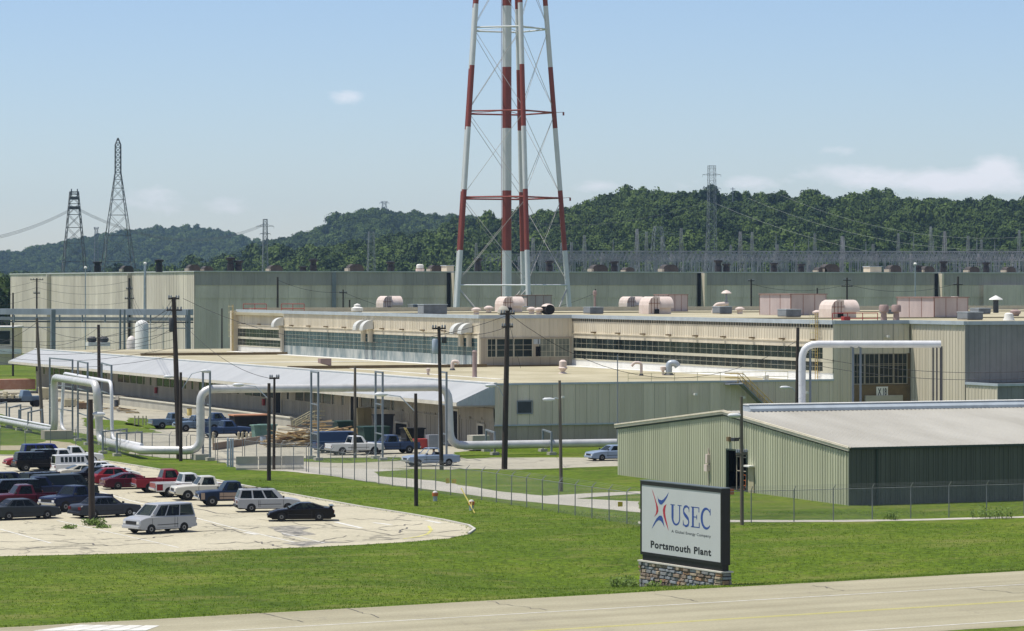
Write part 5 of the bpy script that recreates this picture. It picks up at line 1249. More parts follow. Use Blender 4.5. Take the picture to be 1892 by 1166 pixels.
    for s_ in (-1,1):
        m_ = MB(); m_.box(wr+ar+.06, wf-ar-.06, *sorted((s_*(hw-.01), s_*(hw+.014))), gc+.27, gc+.31); bld(m_, 'rub_strip', M_BLK)
        m_ = MB(); xs_ = [xc-.12, (xc+xrb)/2-.1, max(xrb+.05, wr+ar+.1)] if kind in ('sedan','wagon','suv','van') else [xc-.12, max(xrb+.08, wr+ar+.1)]
        for xd in xs_: m_.box(xd-.012, xd+.012, *sorted((s_*(hw-.01), s_*(hw+.006))), gc+.1, cowl-.12)
        m_.box(xs_[-1]-.012, xs_[0]+.012, *sorted((s_*(hw-.01), s_*(hw+.005))), gc+.09, gc+.105); bld(m_, 'door_seam', M_BLK)
    for s_ in (-1,1):
        m_ = MB(); m_.box(L/2-.06, L/2+.012, min(s_*(hw-.36),s_*(hw-.1)), max(s_*(hw-.36),s_*(hw-.1)), zl-.06, zl+.09); bld(m_, 'headlight', M_HL)
        m_ = MB(); m_.box(-L/2-.012, -L/2+.08, min(s_*(hw-.38),s_*(hw-.04)) if not pick else min(s_*(hw-.1),s_*(hw-.005)), max(s_*(hw-.38),s_*(hw-.04)) if not pick else max(s_*(hw-.1),s_*(hw-.005)), tail-.32, tail-.12); bld(m_, 'taillight', M_TL)
        m_ = MB(); m_.cbox((xc-.12, s_*(hw+.07), cowl+.03), .10, .2, .15); bld(m_, 'mirror', M_BLK if kind != 'van' else col, bevel=.02)
    m_ = MB(); m_.box(L/2-.03, L/2+.01, -hw+.40, hw-.40, zl-.10, zl+.12); bld(m_, 'grille', M_BLK)
    bm = bumper or (M_CHR if pick else (M_BLK if kind in ('suv','jeep','wagon') else col))
    m_ = MB(); m_.box(L/2-.12, L/2+.08, -hw+.03, hw-.03, gc+.08, gc+.27); bld(m_, 'front_bumper', bm, bevel=.03)
    m_ = MB(); m_.box(-L/2-.08, -L/2+.12, -hw+.03, hw-.03, gc+.08, gc+.27); bld(m_, 'rear_bumper', bm, bevel=.03)
    if rack:
        m_ = MB()
        for s_ in (-1,1): m_.bar((xrf-.2,s_*(yt-.1),H+.06),(xrr+.15,s_*(yt-.1),H+.06),.035)
        for t in (.15,.5,.85): x = xrf-.2+(xrr-xrf+.35)*t; m_.bar((x,-yt+.1,H+.06),(x,yt-.1,H+.06),.03)
        m_.cur = 0; bld(m_, 'roof_rack', M_BLK)
    if spoiler:
        m_ = MB(); m_.box(-L/2+.02, -L/2+.32, -hw+.12, hw-.12, tail+.14, tail+.18)
        for s_ in (-.6,.6): m_.box(-L/2+.1, -L/2+.25, s_-.04, s_+.04, tail-.02, tail+.15)
        bld(m_, 'spoiler', col, bevel=.015)
    if canopy:
        m_ = MB(); m_.add([(xb-.02,-hw+.04,cowl-.07),(xb-.02,hw-.04,cowl-.07),(-L/2+.05,hw-.04,cowl-.07),(-L/2+.05,-hw+.04,cowl-.07),(xb-.04,-hw+.2,H-.02),(xb-.04,hw-.2,H-.02),(-L/2+.2,hw-.2,H-.02),(-L/2+.2,-hw+.2,H-.02)],
            [(0,1,2,3),(0,4,5,1),(1,5,6,2),(2,6,7,3),(3,7,4,0),(4,7,6,5)]); cp = bld(m_, 'bed_cap', canopy, bevel=.03)
        for s_ in (-1,1):
            m_ = MB(); m_.quad(*[(xb-.2,s_*(hw-.075),cowl+.10),(-L/2+.35,s_*(hw-.075),cowl+.10),(-L/2+.4,s_*(hw-.16),H-.15),(xb-.2,s_*(hw-.16),H-.15)][::(1 if s_ < 0 else -1)]); bld(m_, 'cap_window', glass, cp)
    if slats:
        for s_ in (-1,1):
            for k in range(6): m_ = MB(); x = .3-k*.42; m_.quad(*[(x,s_*(hw-.055-.17*.25),cowl+.14),(x-.3,s_*(hw-.055-.17*.25),cowl+.14),(x-.3,s_*(hw-.05-.17*.85),H-.2),(x,s_*(hw-.05-.17*.85),H-.2)][::(1 if s_ < 0 else -1)]); bld(m_, 'side_window', glass)
    if bedload: bedload(T_, bld, L, hw, xb, cowl, gc)
    return T_
R_, L_F = 0.0, math.pi          # heading +x (right, away) or -x (left, towards)
C_SIL = paint('silver', (.36,.37,.38)); C_BLK = paint('black', (.006,.006,.008), .14); C_WHT = paint('white', (.66,.66,.64)); C_CRM = paint('cream', (.60,.58,.50)); C_NAV = paint('navy', (.012,.018,.045), .22)
C_RED = paint('red', (.22,.022,.03)); C_MAR = paint('maroon', (.075,.012,.022), .22); C_CHG = paint('charcoal', (.030,.036,.042)); C_SLT = paint('slate', (.035,.040,.052)); C_TAN = paint('tan', (.33,.24,.18)); C_BLU = paint('royal_blue', (.02,.03,.16))
C_LBL = paint('powder_blue', (.24,.31,.42)); C_VBL = paint('van_blue', (.03,.055,.11)); C_MBL = paint('mid_blue', (.035,.06,.125)); C_TEAL = paint('dusty_blue', (.10,.15,.21)); C_BEI = paint('champagne', (.52,.49,.40)); C_GRV = paint('greenish_black', (.02,.028,.03)); C_GRY = paint('light_grey', (.36,.37,.385))
V = vehicle
# near row
V('van', C_GRY, 295, 984, L_F+.34, 'silver grey minivan parked alone at the near edge of the lot', lower=None, rim=M_RIMW)
V('coupe', C_BLK, 556, 962, L_F-.28, 'glossy black two door coupe with a rear spoiler', spoiler=True, sc=.98)
V('wagon', C_SIL, 494, 945, R_-.18, 'silver station wagon with a roof rack, behind the black coupe', rack=True)
V('pickup', paint('dark_blue', (.012,.022,.048)), 430, 934, L_F-.12, 'navy and tan two tone pickup left of the silver wagon', lower=C_TAN)
V('pickup', C_CRM, 383, 923, L_F-.08, 'cream pickup between the two tone pickup and the red ones', sc=1.0)
V('pickup', C_WHT, 345, 917, R_-.05, 'white and red pickup half hidden behind the cream pickup', lower=C_RED)
V('pickup', C_RED, 310, 909, R_-.08, 'red pickup with a red cab roof, behind the white and red one')
V('coupe', C_MAR, 240, 903, R_, 'dark maroon coupe left of the red pickup', sc=.98)
V('hatch', C_RED, 216, 896, R_, 'red hatchback just behind the dark maroon coupe')
V('coupe', C_WHT, 205, 887, R_, 'white low coupe behind the red hatchback')
V('sedan', C_WHT, 188, 882, R_, 'white sedan partly hidden by the thick pole', sc=.95)
V('sedan', C_BLK, 181, 891, R_, 'black sedan close behind the thick pole', sc=.9)
V('coupe', C_BEI, 158, 887, R_-.1, 'champagne coloured coupe left of the thick pole', sc=1.)
V('bigvan', C_WHT, 146, 877, R_, 'white passenger van with a row of side windows', slats=True, sc=.84)
V('pickup', C_WHT, 112, 867, R_, 'white extended pickup with a dark bed cap, left of the white van', canopy=C_BLK)
V('small_pickup', C_WHT, 138, 857, R_, 'small white pickup behind the white van')
V('jeep', C_BLK, 70, 870, R_, 'black off road car with its bumper in front of the white pickup')
V('suv', C_BLU, 86, 856, R_, 'royal blue truck like wagon at the back of the lot', glass=M_CGL)
V('hatch', C_RED, 47, 862, L_F, 'small red hatchback at the far end of the back row', sc=.9)
# middle rows at left
V('sedan', C_SLT, 194, 955, R_+.26, 'slate grey sedan directly behind the thick pole')
V('sedan', C_CHG, 42, 959, R_+.14, 'charcoal sedan nearest the left edge')
V('pickup', C_NAV, 140, 943, L_F+.42, 'navy pickup with its chrome nose between the two grey sedans')
V('pickup', C_MAR, 45, 941, L_F, 'maroon pickup behind the charcoal sedan', roof=None)
V('bigvan', C_GRV, 118, 922, R_+.25, 'black full size van with dark windows, behind the navy pickup', sc=.92)
V('suv', C_SIL, 88, 914, R_+.35, 'dark wagon with a silver rear door, left of the black van', roof=C_BLK, rack=True)
V('pickup', C_NAV, 70, 925, R_, 'navy pickup wedged in front of the silver backed wagon')
V('jeep', C_NAV, 18, 912, R_, 'dark blue off road car cut by the left edge', lower=None)
V('suv', C_BLK, 16, 930, L_F, 'black wagon behind the charcoal sedan at the left edge')
V('sedan', C_NAV, -50, 905, R_, 'navy sedan parked beyond the left edge of the lot')
# the motorcycle-like spare wheel carrier is not copied; vehicles inside the plant
GP = 'vehicles in the plant yard'
def ladder_load(T_, bld, L, hw, xb, cowl, gc):
    m_ = MB()
    for dy in (-.25,.25): m_.bar((-L/2+.3,dy,gc+.4),(xb-.8,dy,cowl+1.3),.07)
    for k in range(5): t = .2+k*.18; p = Vector((-L/2+.3,0,gc+.4)).lerp(Vector((xb-.8,0,cowl+1.3)), t); m_.bar(p+Vector((0,-.25,0)),p+Vector((0,.25,0)),.06)
    bld(m_, 'bed_frame', M_YELP)
truck = V('small_pickup', C_LBL, 796, 861, L_F, 'powder blue pickup being driven past the gravel track', GP, opened=True)
V('sedan', C_LBL, 1128, 857, L_F, 'pale blue sedan nosing out from behind the green shed', GP, loc=P(1132, 290))
V('bigvan', C_VBL, 630, 836, R_, 'blue panel van parked beside the lumber pile', GP, roof=None)
V('pickup', C_WHT, 655, 840, R_, 'white pickup parked in front of the blue panel van', GP)
V('pickup', C_MBL, 722, 838, L_F, 'dark blue utility pickup carrying a yellow frame', GP, bedload=ladder_load)
V('pickup', C_TEAL, 320, 792, R_, 'dusty blue pickup beside the tall double crossarm pole', GP)
V('pickup', C_TEAL, 366, 797, L_F, 'dusty blue pickup behind the middle riser', GP)
V('pickup', C_MBL, 418, 808, R_, 'bright blue pickup next to the low brown wall', GP)
V('pickup', C_MBL, 398, 792, R_, 'dark blue pickup parked by the loading dock steps', GP)
# flatbed lorry at left
c = G(25, 752); T_ = thing('flatbed_lorry', 'old blue lorry with a dark flatbed carrying cream timber frames', 'lorry', c, 0, GP)
def LB(mb, n, m, **k): return mb.build(n, m, T_, local=True, **k)
mb = MB(); mb.box(.9,2.3,-1.0,1.0,.8,1.5); mb.box(2.3,3.6,-.75,.75,.8,1.45); mb.add([(.95,-.95,1.5),(2.3,-.95,1.5),(2.3,.95,1.5),(.95,.95,1.5),(1.1,-.8,2.2),(1.95,-.8,2.2),(1.95,.8,2.2),(1.1,.8,2.2)], [(0,1,5,4),(1,2,6,5),(2,3,7,6),(3,0,4,7),(4,5,6,7)]); LB(mb,'cab',C_TEAL,bevel=.08)
mb = MB(); mb.quad((2.31,-.85,1.56),(2.31,.85,1.56),(1.99,.74,2.12),(1.99,-.74,2.12)); LB(mb,'windshield',M_CGLL)
mb = MB(); mb.quad((1.2,-.93,1.56),(2.1,-.93,1.56),(1.85,-.82,2.1),(1.2,-.82,2.1)); LB(mb,'side_window',M_CGL)
mb = MB(); mb.box(-4.6,.8,-1.15,1.15,.95,1.15); mb.box(-4.5,3.4,-.4,.4,.6,.95); LB(mb,'flatbed',M_BLK)
for x in (2.9,-3.0,-4.0):
    for s_ in (-1,1): mb = MB(); mb.lathe([(.3,-.14),(.46,-.12),(.48,0),(.46,.12),(.3,.14)], (x,s_*.95,.48), 18, 'y'); LB(mb,'wheel',M_TYRE,smooth=True)
T2 = thing('timber_frames', 'cream timber frames stacked on the flatbed of the blue lorry', 'timber', c+Vector((0,0,1.15)))
mb = MB()
for k in range(5): x = -4.2+k*1.0; mb.box(x,x+.2,-1,1,0,.9 if k % 2 else .5); mb.box(x-.3,x+.5,-.9,-.75,.45,.6)
mb.box(-4.4,.4,-1.0,-.85,.1,.3); mb.box(-4.4,.4,.85,1.0,.1,.3); mb.build('frame', M_YELP if 0 else mat('cream_timber', (.52,.46,.30), .8), T2, local=True)
# driver of the powder blue pickup
def person(name, lb, loc, rz, joints, edges, shirt, skin, trousers, z_cut):
    T3 = thing(name, lb, 'person', loc, rz)
    me = bpy.data.meshes.new('body'); me.from_pydata([j[0] for j in joints], edges, [])
    o = bpy.data.objects.new('body', me); COL.objects.link(o); o.parent = T3
    md = o.modifiers.new('skin', 'SKIN'); md.use_smooth_shade = True
    for i, j in enumerate(joints):
        sv = me.skin_vertices[0].data[i]; sv.radius = (j[1], j[1]*j[2]); sv.use_root = (i == 0)
    sb = o.modifiers.new('sub', 'SUBSURF'); sb.levels = 2; sb.render_levels = 2
    dg = bpy.context.evaluated_depsgraph_get(); m2 = bpy.data.meshes.new_from_object(o.evaluated_get(dg)); o.modifiers.clear(); o.data = m2
    m2.materials.clear(); m2.materials.append(skin); m2.materials.append(shirt); m2.materials.append(trousers)
    for p in m2.polygons:
        q = p.center; p.material_index = z_cut(q)
        p.use_smooth = True
    return T3, o
M_SKIN = mat('skin', (.42,.25,.17), .55, var=.06); M_SHIRT = mat('grey_shirt', (.30,.31,.33), .8); M_JEAN = mat('dark_trousers', (.03,.04,.07), .9); M_HAIR = mat('brown_hair', (.05,.03,.02), .8)
J = [((0,0,.10),.15,1.),((-.03,0,.32),.15,.8),((-.02,0,.50),.17,.75),((0,0,.60),.06,1),((.02,0,.68),.075,1.1),((.03,0,.78),.085,1.2),((.02,0,.86),.05,1),
     ((-.01,.19,.52),.065,1),((.12,.25,.28),.048,1),((.36,.16,.36),.036,1),((.43,.13,.38),.03,1),((-.01,-.19,.52),.065,1),((.10,-.27,.30),.048,1),((.34,-.16,.36),.036,1),((.42,-.13,.38),.03,1),
     ((.08,.10,.06),.085,1),((.46,.13,.10),.062,1),((.56,.13,-.28),.045,1),((.08,-.10,.06),.085,1),((.46,-.13,.10),.062,1),((.56,-.13,-.28),.045,1)]
E = [(0,1),(1,2),(2,3),(3,4),(4,5),(5,6),(2,7),(7,8),(8,9),(9,10),(2,11),(11,12),(12,13),(13,14),(0,15),(15,16),(16,17),(0,18),(18,19),(19,20)]
k = len(J)
for s_, b0 in ((1,10),(-1,14)):
    for f_ in range(4):
        J.append(((.465,s_*(.13-.018*f_+.02),.39-.004*f_),.0095,1)); J.append(((.49,s_*(.13-.018*f_+.02),.37),.008,1)); E += [(b0,len(J)-2),(len(J)-2,len(J)-1)]
    J.append(((.44,s_*.10,.405),.010,1)); E.append((b0,len(J)-1))
tl = truck.location
drv = Vector((-(-.22), 0, 0))
pl = tl+Vector((.15,-.36,.66))
T3, bo = person('person', 'driver in a grey shirt sitting at the wheel of the powder blue pickup', pl, math.pi, J, E, M_SHIRT, M_SKIN, M_JEAN,
     lambda q: 2 if (q.z < .14) else (1 if (q.z < .585 and q.x < .2 and not (q.x > .16)) else 0))
mb = MB(); mb.lathe([(.02,.90),(.07,.885),(.098,.83),(.102,.78),(.07,.74)], (.005,0,0), 14); mb.build('hair', M_HAIR, T3, local=True, smooth=True)
mb = MB(); mb.lathe([(.004,-.01),(.013,.0),(.004,.03)], (.125,0,.765), 8)
for s_ in (-1,1): mb.lathe([(.003,-.008),(.009,0),(.003,.008)], (.11,s_*.033,.795), 8)
mb.box(.105,.122,-.022,.022,.722,.73); mb.build('face_features', M_SKIN, T3, local=True)
# ================================================================ chain-link fences
M_FPOST = mat('fence_post_steel', (.20,.21,.21), .55, var=.2)
M_FWIRE = mat('fence_wire', (.30,.32,.32), .5, metal=.3)
def fence(lb, pts, h=2.15, pitch=.065, wr=.0022, step=2.9, out_s=1, leans=0):
    T_ = thing('chain_link_fence', lb, 'fence', pts[0], 0, 'fences')
    k = 0
    for a, b in zip(pts[:-1], pts[1:]):
        L = (b-a).length; d = (b-a)/L; n = max(1, round(L/step)); nn = Vector((-d.y, d.x, 0))*out_s
        for i in range(n+1):
            if i == n and b is not pts[-1]: continue
            p = a+d*L*i/n+Vector((0,0,0)); q = p+Vector((random.uniform(-leans,leans),0,h)); mb = MB(); mb.tube([p, q, q+nn*.12+Vector((0,0,.14)), q+nn*.3+Vector((0,0,.32))], [.036,.036,.03,.02], 6); mb.build('fence_post', M_FPOST, T_)
        m = MB(); r = int(L/pitch); wd = d*wr; hz = Vector((0,0,1))
        for s_ in (-1, 1):
            for i in range(-int(h/pitch), r+1):
                x0 = i*pitch; x1 = x0+h; z0, z1 = 0, h
                if x0 < 0: z0 = -x0; x0 = 0
                if x1 > L: z1 = h-(x1-L); x1 = L
                if x1 <= x0: continue
                if s_ < 0: z0, z1 = h-z0, h-z1
                p = a+d*x0+hz*(z0+.03); q = a+d*x1+hz*(z1+.03); o_ = len(m.v)
                w_ = Vector((d.x, d.y, -s_)).normalized()*0+d*wr*1.4; nnw = nn*wr
                m.add([p-w_,p+w_,q+w_,q-w_], [(0,1,2,3)])
        m.build('mesh', M_FWIRE, T_)
        for z in (h, h+.14, h+.24, h+.33):
            off = nn*(0 if z == h else .12+(z-h-.14)*1.0); mb = MB(); mb.tube([a+off+hz*z, b+off+hz*z], .02 if z == h else .006, 5); mb.build('top_rail' if z == h else 'barbed_wire', M_FPOST, T_)
    return T_
FC = G(1192, 974)
fence('long chain link fence running from the sign back toward the lumber pile', [FC, G(890,924), G(700,895), G(570,873)], out_s=-1, leans=.03)
fence('chain link fence between the lumber pile and the bare poles', [G(566,872), G(452,858)], out_s=-1)
fence('chain link fence along the left side of the lot, below the pipe loop', [G(345,849), G(250,842), G(140,834), G(0,832), G(-120,831)], out_s=-1)
fence('chain link fence in front of the green shed', [FC+Vector((.2,0,0)), G(1388,966), G(1467,964.5), G(1892,951), G(2150,944)], out_s=-1)
# gate leaves by the middle riser
for x0, x1, y, lb in ((352,398,848,'left leaf of the open chain link gate beside the middle riser'),(402,448,856,'right leaf of the open chain link gate, before the concrete barrier')):
    a = G(x0, y); b = G(x1, y+2); T_ = thing('chain_link_gate', lb, 'gate', a, 0, 'gate leaves'); mb = MB()
    for p, q in ((a,a+Vector((0,0,2.2))),(b,b+Vector((0,0,2.2))),(a+Vector((0,0,2.2)),b+Vector((0,0,2.2))),(a+Vector((0,0,.1)),b+Vector((0,0,.1))),(a+Vector((0,0,1.1)),b+Vector((0,0,1.1)))): mb.tube([p,q],.03,6)
    mb.build('frame', M_FPOST, T_)
for x, y, lb in ((421,862,'left one of three white posts by the gate'),(426,863,'middle one of three white posts by the gate'),(430,863,'right one of three white posts by the gate')):
    p = G(x, y); mb = MB(); mb.lathe([(.09,0),(.09,2.5),(.02,2.55)], tuple(p), 8); tagp(mb.build('bollard', M_GALV), lb, 'post', 'white posts by the gate')
p0 = G(436,868); mb = MB(); 
for k in range(3): mb.prism([(-.3,0),(.3,0),(.3,.15),(.12,.5),(.1,1.15),(-.1,1.15),(-.12,.5),(-.3,.15)], k*2.1, k*2.1+2.0, lambda a,b,h: (p0.x+h*.95+a*.3, p0.y-h*.15+a, p0.z+b))
tagp(mb.build('concrete_barrier', M_CONC), 'row of grey concrete barriers below the two bare poles', 'barrier')
# ================================================================ sign
Ls = (SGL-SGR).length; d = (SGL-SGR).normalized(); nf = Vector((-d.y, d.x, 0))      # face normal
if nf.dot(Vector((0,0,0))-SGR) < 0: nf = -nf
bk = -nf
M_SBLK = mat('sign_black_paint', (.012,.012,.010), .5, var=.2)
M_SFACE = mat('sign_face', (.52,.54,.525), .45, var=.03, scale=.6)
T = thing('company_sign', 'black framed white company sign on a low stone base beside the road', 'sign', SGR)
zT, zB, dep = 5.10, 1.0, .56
def sb(mb, s0, s1, d0, d1, z0, z1, tilt=0):
    c_ = [SGR+d*s0+bk*d0, SGR+d*s1+bk*d0, SGR+d*s1+bk*d1, SGR+d*s0+bk*d1]
    mb.add([(p.x,p.y,z0) for p in c_]+[(p.x,p.y,z1) for p in c_], [(0,3,2,1),(4,5,6,7),(0,1,5,4),(1,2,6,5),(2,3,7,6),(3,0,4,7)])
mb = MB(); sb(mb, 0, Ls, .06, dep, zB, zT); mb.build('cabinet', M_SBLK, T)
mb = MB(); fr = .17
sb(mb, 0, Ls, 0, .06, zT-.2, zT); sb(mb, 0, Ls, 0, .06, zB, zB+.16); sb(mb, 0, fr*.6, 0, .06, zB+.16, zT-.2); sb(mb, Ls-fr*.6, Ls, 0, .06, zB+.16, zT-.2); mb.build('frame', M_SBLK, T)
mb = MB(); sb(mb, -.03, Ls+.03, -.02, dep+.03, zT, zT+.05); mb.build('top_trim', mat('sign_trim', (.10,.12,.12), .5), T)
mb = MB(); F0, F1 = fr*.6, Ls-fr*.6; FZ0, FZ1 = zB+.16, zT-.2; sb(mb, F0, F1, .03, .058, FZ0, FZ1); fc = mb.build('face', M_SFACE, T)
mb = MB(); sb(mb, .08, Ls-.08, .1, dep-.05, .62, zB); mb.build('plinth', M_SBLK, T)
def SPt(x, y):           # zoomed-picture coordinates on the sign -> point on the face
    u = (x-170)/698; yt = 135+.107*(x-170); yb = 722+.1375*(x-170); v = (yb-y)/(yb-yt)
    return SGR+d*(F1+(F0-F1)*u)+nf*(-.024)+Vector((0,0,FZ0+(FZ1-FZ0)*v))
def decal(polys, m, name):
    mb = MB()
    for pl in polys:
        vs = [SPt(*p) for p in pl]; o = len(mb.v); mb.v += [tuple(v) for v in vs]
        for t in tessellate_polygon([[Vector((p[0],p[1],0)) for p in pl]]):
            a, b, c_ = (vs[i] for i in t); q = tuple(i+o for i in t)
            mb.f.append(q if (b-a).cross(c_-a).dot(nf) > 0 else tuple(reversed(q))); mb.mi.append(0)
    return mb.build(name, m, fc)
M_LB = mat('logo_blue', (.03,.075,.28), .5, var=.03); M_LR = mat('logo_red', (.42,.03,.05), .5, var=.03); M_LK = mat('lettering_black', (.015,.016,.018), .5); M_LG = mat('lettering_grey', (.07,.075,.085), .5)
decal([[(315,238),(322,260),(335,270),(352,275),(370,265),(390,242),(417,203),(400,250),(378,285),(354,312),(336,310),(322,288)],
       [(262,525),(280,480),(305,435),(330,410),(350,408),(362,430),(372,480),(378,512),(362,480),(345,455),(325,448),(305,462),(285,492)]], M_LB, 'emblem_blue')
decal([[(262,175),(275,200),(290,245),(305,290),(320,335),(322,370),(310,395),(285,420),(300,390),(305,360),(300,310),(285,250)],
       [(395,308),(372,325),(362,360),(368,410),(385,465),(415,545),(402,480),(390,430),(383,385),(385,345)]], M_LR, 'emblem_red')
# serif capitals, drawn as outlines in a unit box (x right, y up)
def arc(cx, cy, rx, ry, a0, a1, n=14): return [(cx+rx*math.cos(math.radians(a0+(a1-a0)*k/n)), cy+ry*math.sin(math.radians(a0+(a1-a0)*k/n))) for k in range(n+1)]
def stroke(pts, w0, w1, wm=None):
    """thick-thin band along pts"""
    L_, R2 = [], []; n = len(pts)
    for i, p in enumerate(pts):
        a = pts[max(0,i-1)]; b = pts[min(n-1,i+1)]; dx, dy = b[0]-a[0], b[1]-a[1]; m_ = math.hypot(dx,dy) or 1; t = i/(n-1)
        w = (w0+(w1-w0)*t) if wm is None else (w0*(1-2*t)+wm*2*t if t < .5 else wm*(2-2*t)+w1*(2*t-1)); L_.append((p[0]-dy/m_*w/2, p[1]+dx/m_*w/2)); R2.append((p[0]+dy/m_*w/2, p[1]-dx/m_*w/2))
    return L_+R2[::-1]
def rect(x0,y0,x1,y1): return [(x0,y0),(x1,y0),(x1,y1),(x0,y1)]
GLY = {
 'U': [rect(.10,.35,.28,1), rect(0,.965,.40,1), rect(.78,.35,.86,1), rect(.64,.965,1,1), stroke([(.19,.36)]+arc(.505,.36,.315,.33,180,360,14), .18,.08,.09)],
 'S': [stroke([(.88,.74),(.84,.88),(.68,.97),(.46,.985),(.24,.93),(.13,.80),(.16,.66),(.32,.56),(.55,.47),(.76,.37),(.84,.23),(.76,.09),(.54,.02),(.32,.02),(.14,.10),(.07,.28)], .05,.05,.20), rect(.84,.72,.90,.99), rect(.05,.0,.11,.28)],
 'E': [rect(.12,0,.32,1), rect(0,.96,.92,1), rect(0,0,.96,.045), rect(.32,.49,.66,.535), rect(.84,.76,.92,.97), rect(.88,.03,.96,.26), rect(.60,.40,.67,.62)],
 'C': [stroke([(p[0],p[1]) for p in arc(.54,.5,.44,.48,42,318,22)], .06,.06,.20), rect(.86,.68,.93,.99)],
}
def glyph(ch, x0, x1):
    out_ = []
    for pl in GLY[ch]:
        q = []
        for a, b in pl:
            x = x0+(x1-x0)*a; yt = 308+.119*(x-432); yb = 487+.122*(x-432); q.append((x, yb+(yt-yb)*b))
        out_.append(q)
    return out_
decal(sum((glyph(c_, a, b) for c_, a, b in (('U',430,530),('S',538,603),('E',611,690),('C',695,787))), []), M_LB, 'lettering')
def textdecal(txt, x0, x1, y0t, y0b, sl, m, bold, sp=1.):
    v, f, lo, hi = text_mesh(txt, bold, sp); mb = MB(); vs = []
    for p in v:
        x = x0+(x1-x0)*(p[0]-lo[0])/(hi[0]-lo[0]); k_ = (p[1]-lo[1])/(hi[1]-lo[1]); y = y0b+(y0t-y0b)*k_+sl*(x-x0); vs.append(SPt(x, y))
    f2 = []
    for q in f:
        a, b, c_ = vs[q[0]], vs[q[1]], vs[q[2]]; f2.append(q if (b-a).cross(c_-a).dot(nf) > 0 else tuple(reversed(q)))
    mb.add(vs, f2); mb.build('lettering', m, fc)
textdecal('A Global Energy Company', 440, 783, 532, 563, .135, M_LG, .012, 1.05)
textdecal('Portsmouth Plant', 253, 786, 626, 690, .139, M_LK, .035, 1.12)
# stone base: irregular laid stones with a pale cap
M_ST = [mat('stone_grey', (.24,.24,.235), .85, var=.3, scale=3, bump=.4), mat('stone_brown', (.26,.20,.15), .85, var=.3, scale=3, bump=.4), mat('stone_tan', (.38,.31,.22), .85, var=.3, scale=3, bump=.4), mat('stone_blue', (.27,.285,.30), .85, var=.25, scale=3, bump=.4), mat('stone_rust', (.36,.22,.13), .85, var=.3, scale=3, bump=.4)]
random.seed(11)
mb = MB(); sb(mb, .05, Ls+.10, .08, dep+.1, -1.25, .60); base = mb.build('stone_base', mat('mortar', (.09,.085,.075), .95), T)
def stones(s0, s1, zlo, zhi, fn):
    mb = MB(); z = zhi
    while z > zlo:
        h_ = random.uniform(.15,.30); s_ = s0
        while s_ < s1:
            w_ = min(random.uniform(.28,.85), s1-s_); mb.cur = random.choice([0,0,1,1,2,3,3,4,2]); g_ = .02; dd = random.uniform(.0,.09)
            jit = lambda: random.uniform(-.02,.02)
            x0, x1, z0, z1 = s_+g_, s_+w_-g_, z-h_+g_, z-g_
            if x1-x0 > .05:
                pf = [fn(x0+jit(),0,z0+jit()),fn(x1+jit(),0,z0+jit()),fn(x1+jit(),0,z1+jit()),fn(x0+jit(),0,z1+jit())]; cx_, cz_ = (x0+x1)/2, (z0+z1)/2; k_ = .80
                pi = [fn(cx_+(a-cx_)*k_,.06+dd,cz_+(b-cz_)*k_) for a, b in ((x0,z0),(x1,z0),(x1,z1),(x0,z1))]
                mb.add(pf+pi, [(0,1,5,4),(1,2,6,5),(2,3,7,6),(3,0,4,7),(4,5,6,7)])
            s_ += w_
        z -= h_
    return mb
st = stones(.02, Ls+.14, -1.2, .60, lambda s_, o_, z: tuple(SGR+d*s_+bk*(.08-o_)+Vector((0,0,z)))); st.build('stones', M_ST, base)
st = stones(.0, dep+.02, -.4, .60, lambda s_, o_, z: tuple(SGR+d*(.05-o_)+bk*(.08+s_)+Vector((0,0,z)))); st.build('stones', M_ST, base)
mb = MB(); sb(mb, -.08, Ls+.2, -.06, dep+.16, .60, .68); mb.build('cap_stone', mat('pale_cap_stone', (.58,.55,.48), .8), base)
# ================================================================ small site things
def marker(px, py, lb, s=1.):
    p = G(px, py); T_ = thing('hydrant_post', lb, 'bollard', p, 0, 'orange topped posts'); mb = MB(); mb.lathe([(.16,0),(.16,.38)], tuple(p), 12); mb.build('post', M_GALV, T_)
    mb = MB(); mb.lathe([(.22,.38),(.24,.62)], tuple(p), 12); mb.build('band', mat('orange_paint', (.55,.16,.05)), T_); mb = MB(); mb.lathe([(.18,.62),(.16,.72),(.05,.76)], tuple(p), 12); mb.build('cap', M_WHITE, T_)
marker(804, 926, 'orange topped post on the grass beside the dark pole'); marker(871, 943, 'orange topped post crossed by the leaning yellow stake')
p = G(877, 948); q = PZ(852, 902, (CH)*F/(945-HY)); mb = MB(); mb.tube([p, q], .045, 6); mb.tube([p+Vector((-.2,.1,.3)), p.lerp(q,.45)+Vector((.25,0,0))], .02, 5); tagp(mb.build('guy_wire_guard', mat('yellow_guard', (.55,.47,.12), .6)), 'leaning yellow guy wire guard near the tip of the lot', 'guy guard')
for px, py, lb in ((839,893,'pair of yellow warning tags on the fence above the leaning yellow stake'),(1146,936,'small yellow tag on the fence near the sign')):
    Y_ = F*CH/(908-HY) if px < 900 else F*CH/(968-HY); c = PZ(px, py, Y_-.15); mb = MB(); mb.cbox(c, .32, .03, .32, -.3); 
    if px < 900: mb.cbox(c+Vector((-.5,.1,0)), .28, .03, .4, -.3)
    tagp(mb.build('warning_tag', mat('tag_yellow', (.62,.45,.05), .6)), lb, 'warning tag')
c = G(1392-40, 966); mb = MB(); mb.cbox(c+Vector((0,0,1.9)), .3, .04, .38, -.4); tagp(mb.build('warning_tag', mat('tag_orange', (.5,.13,.04), .6)), 'small orange tag on the fence between the sign and the grey pole', 'warning tag')
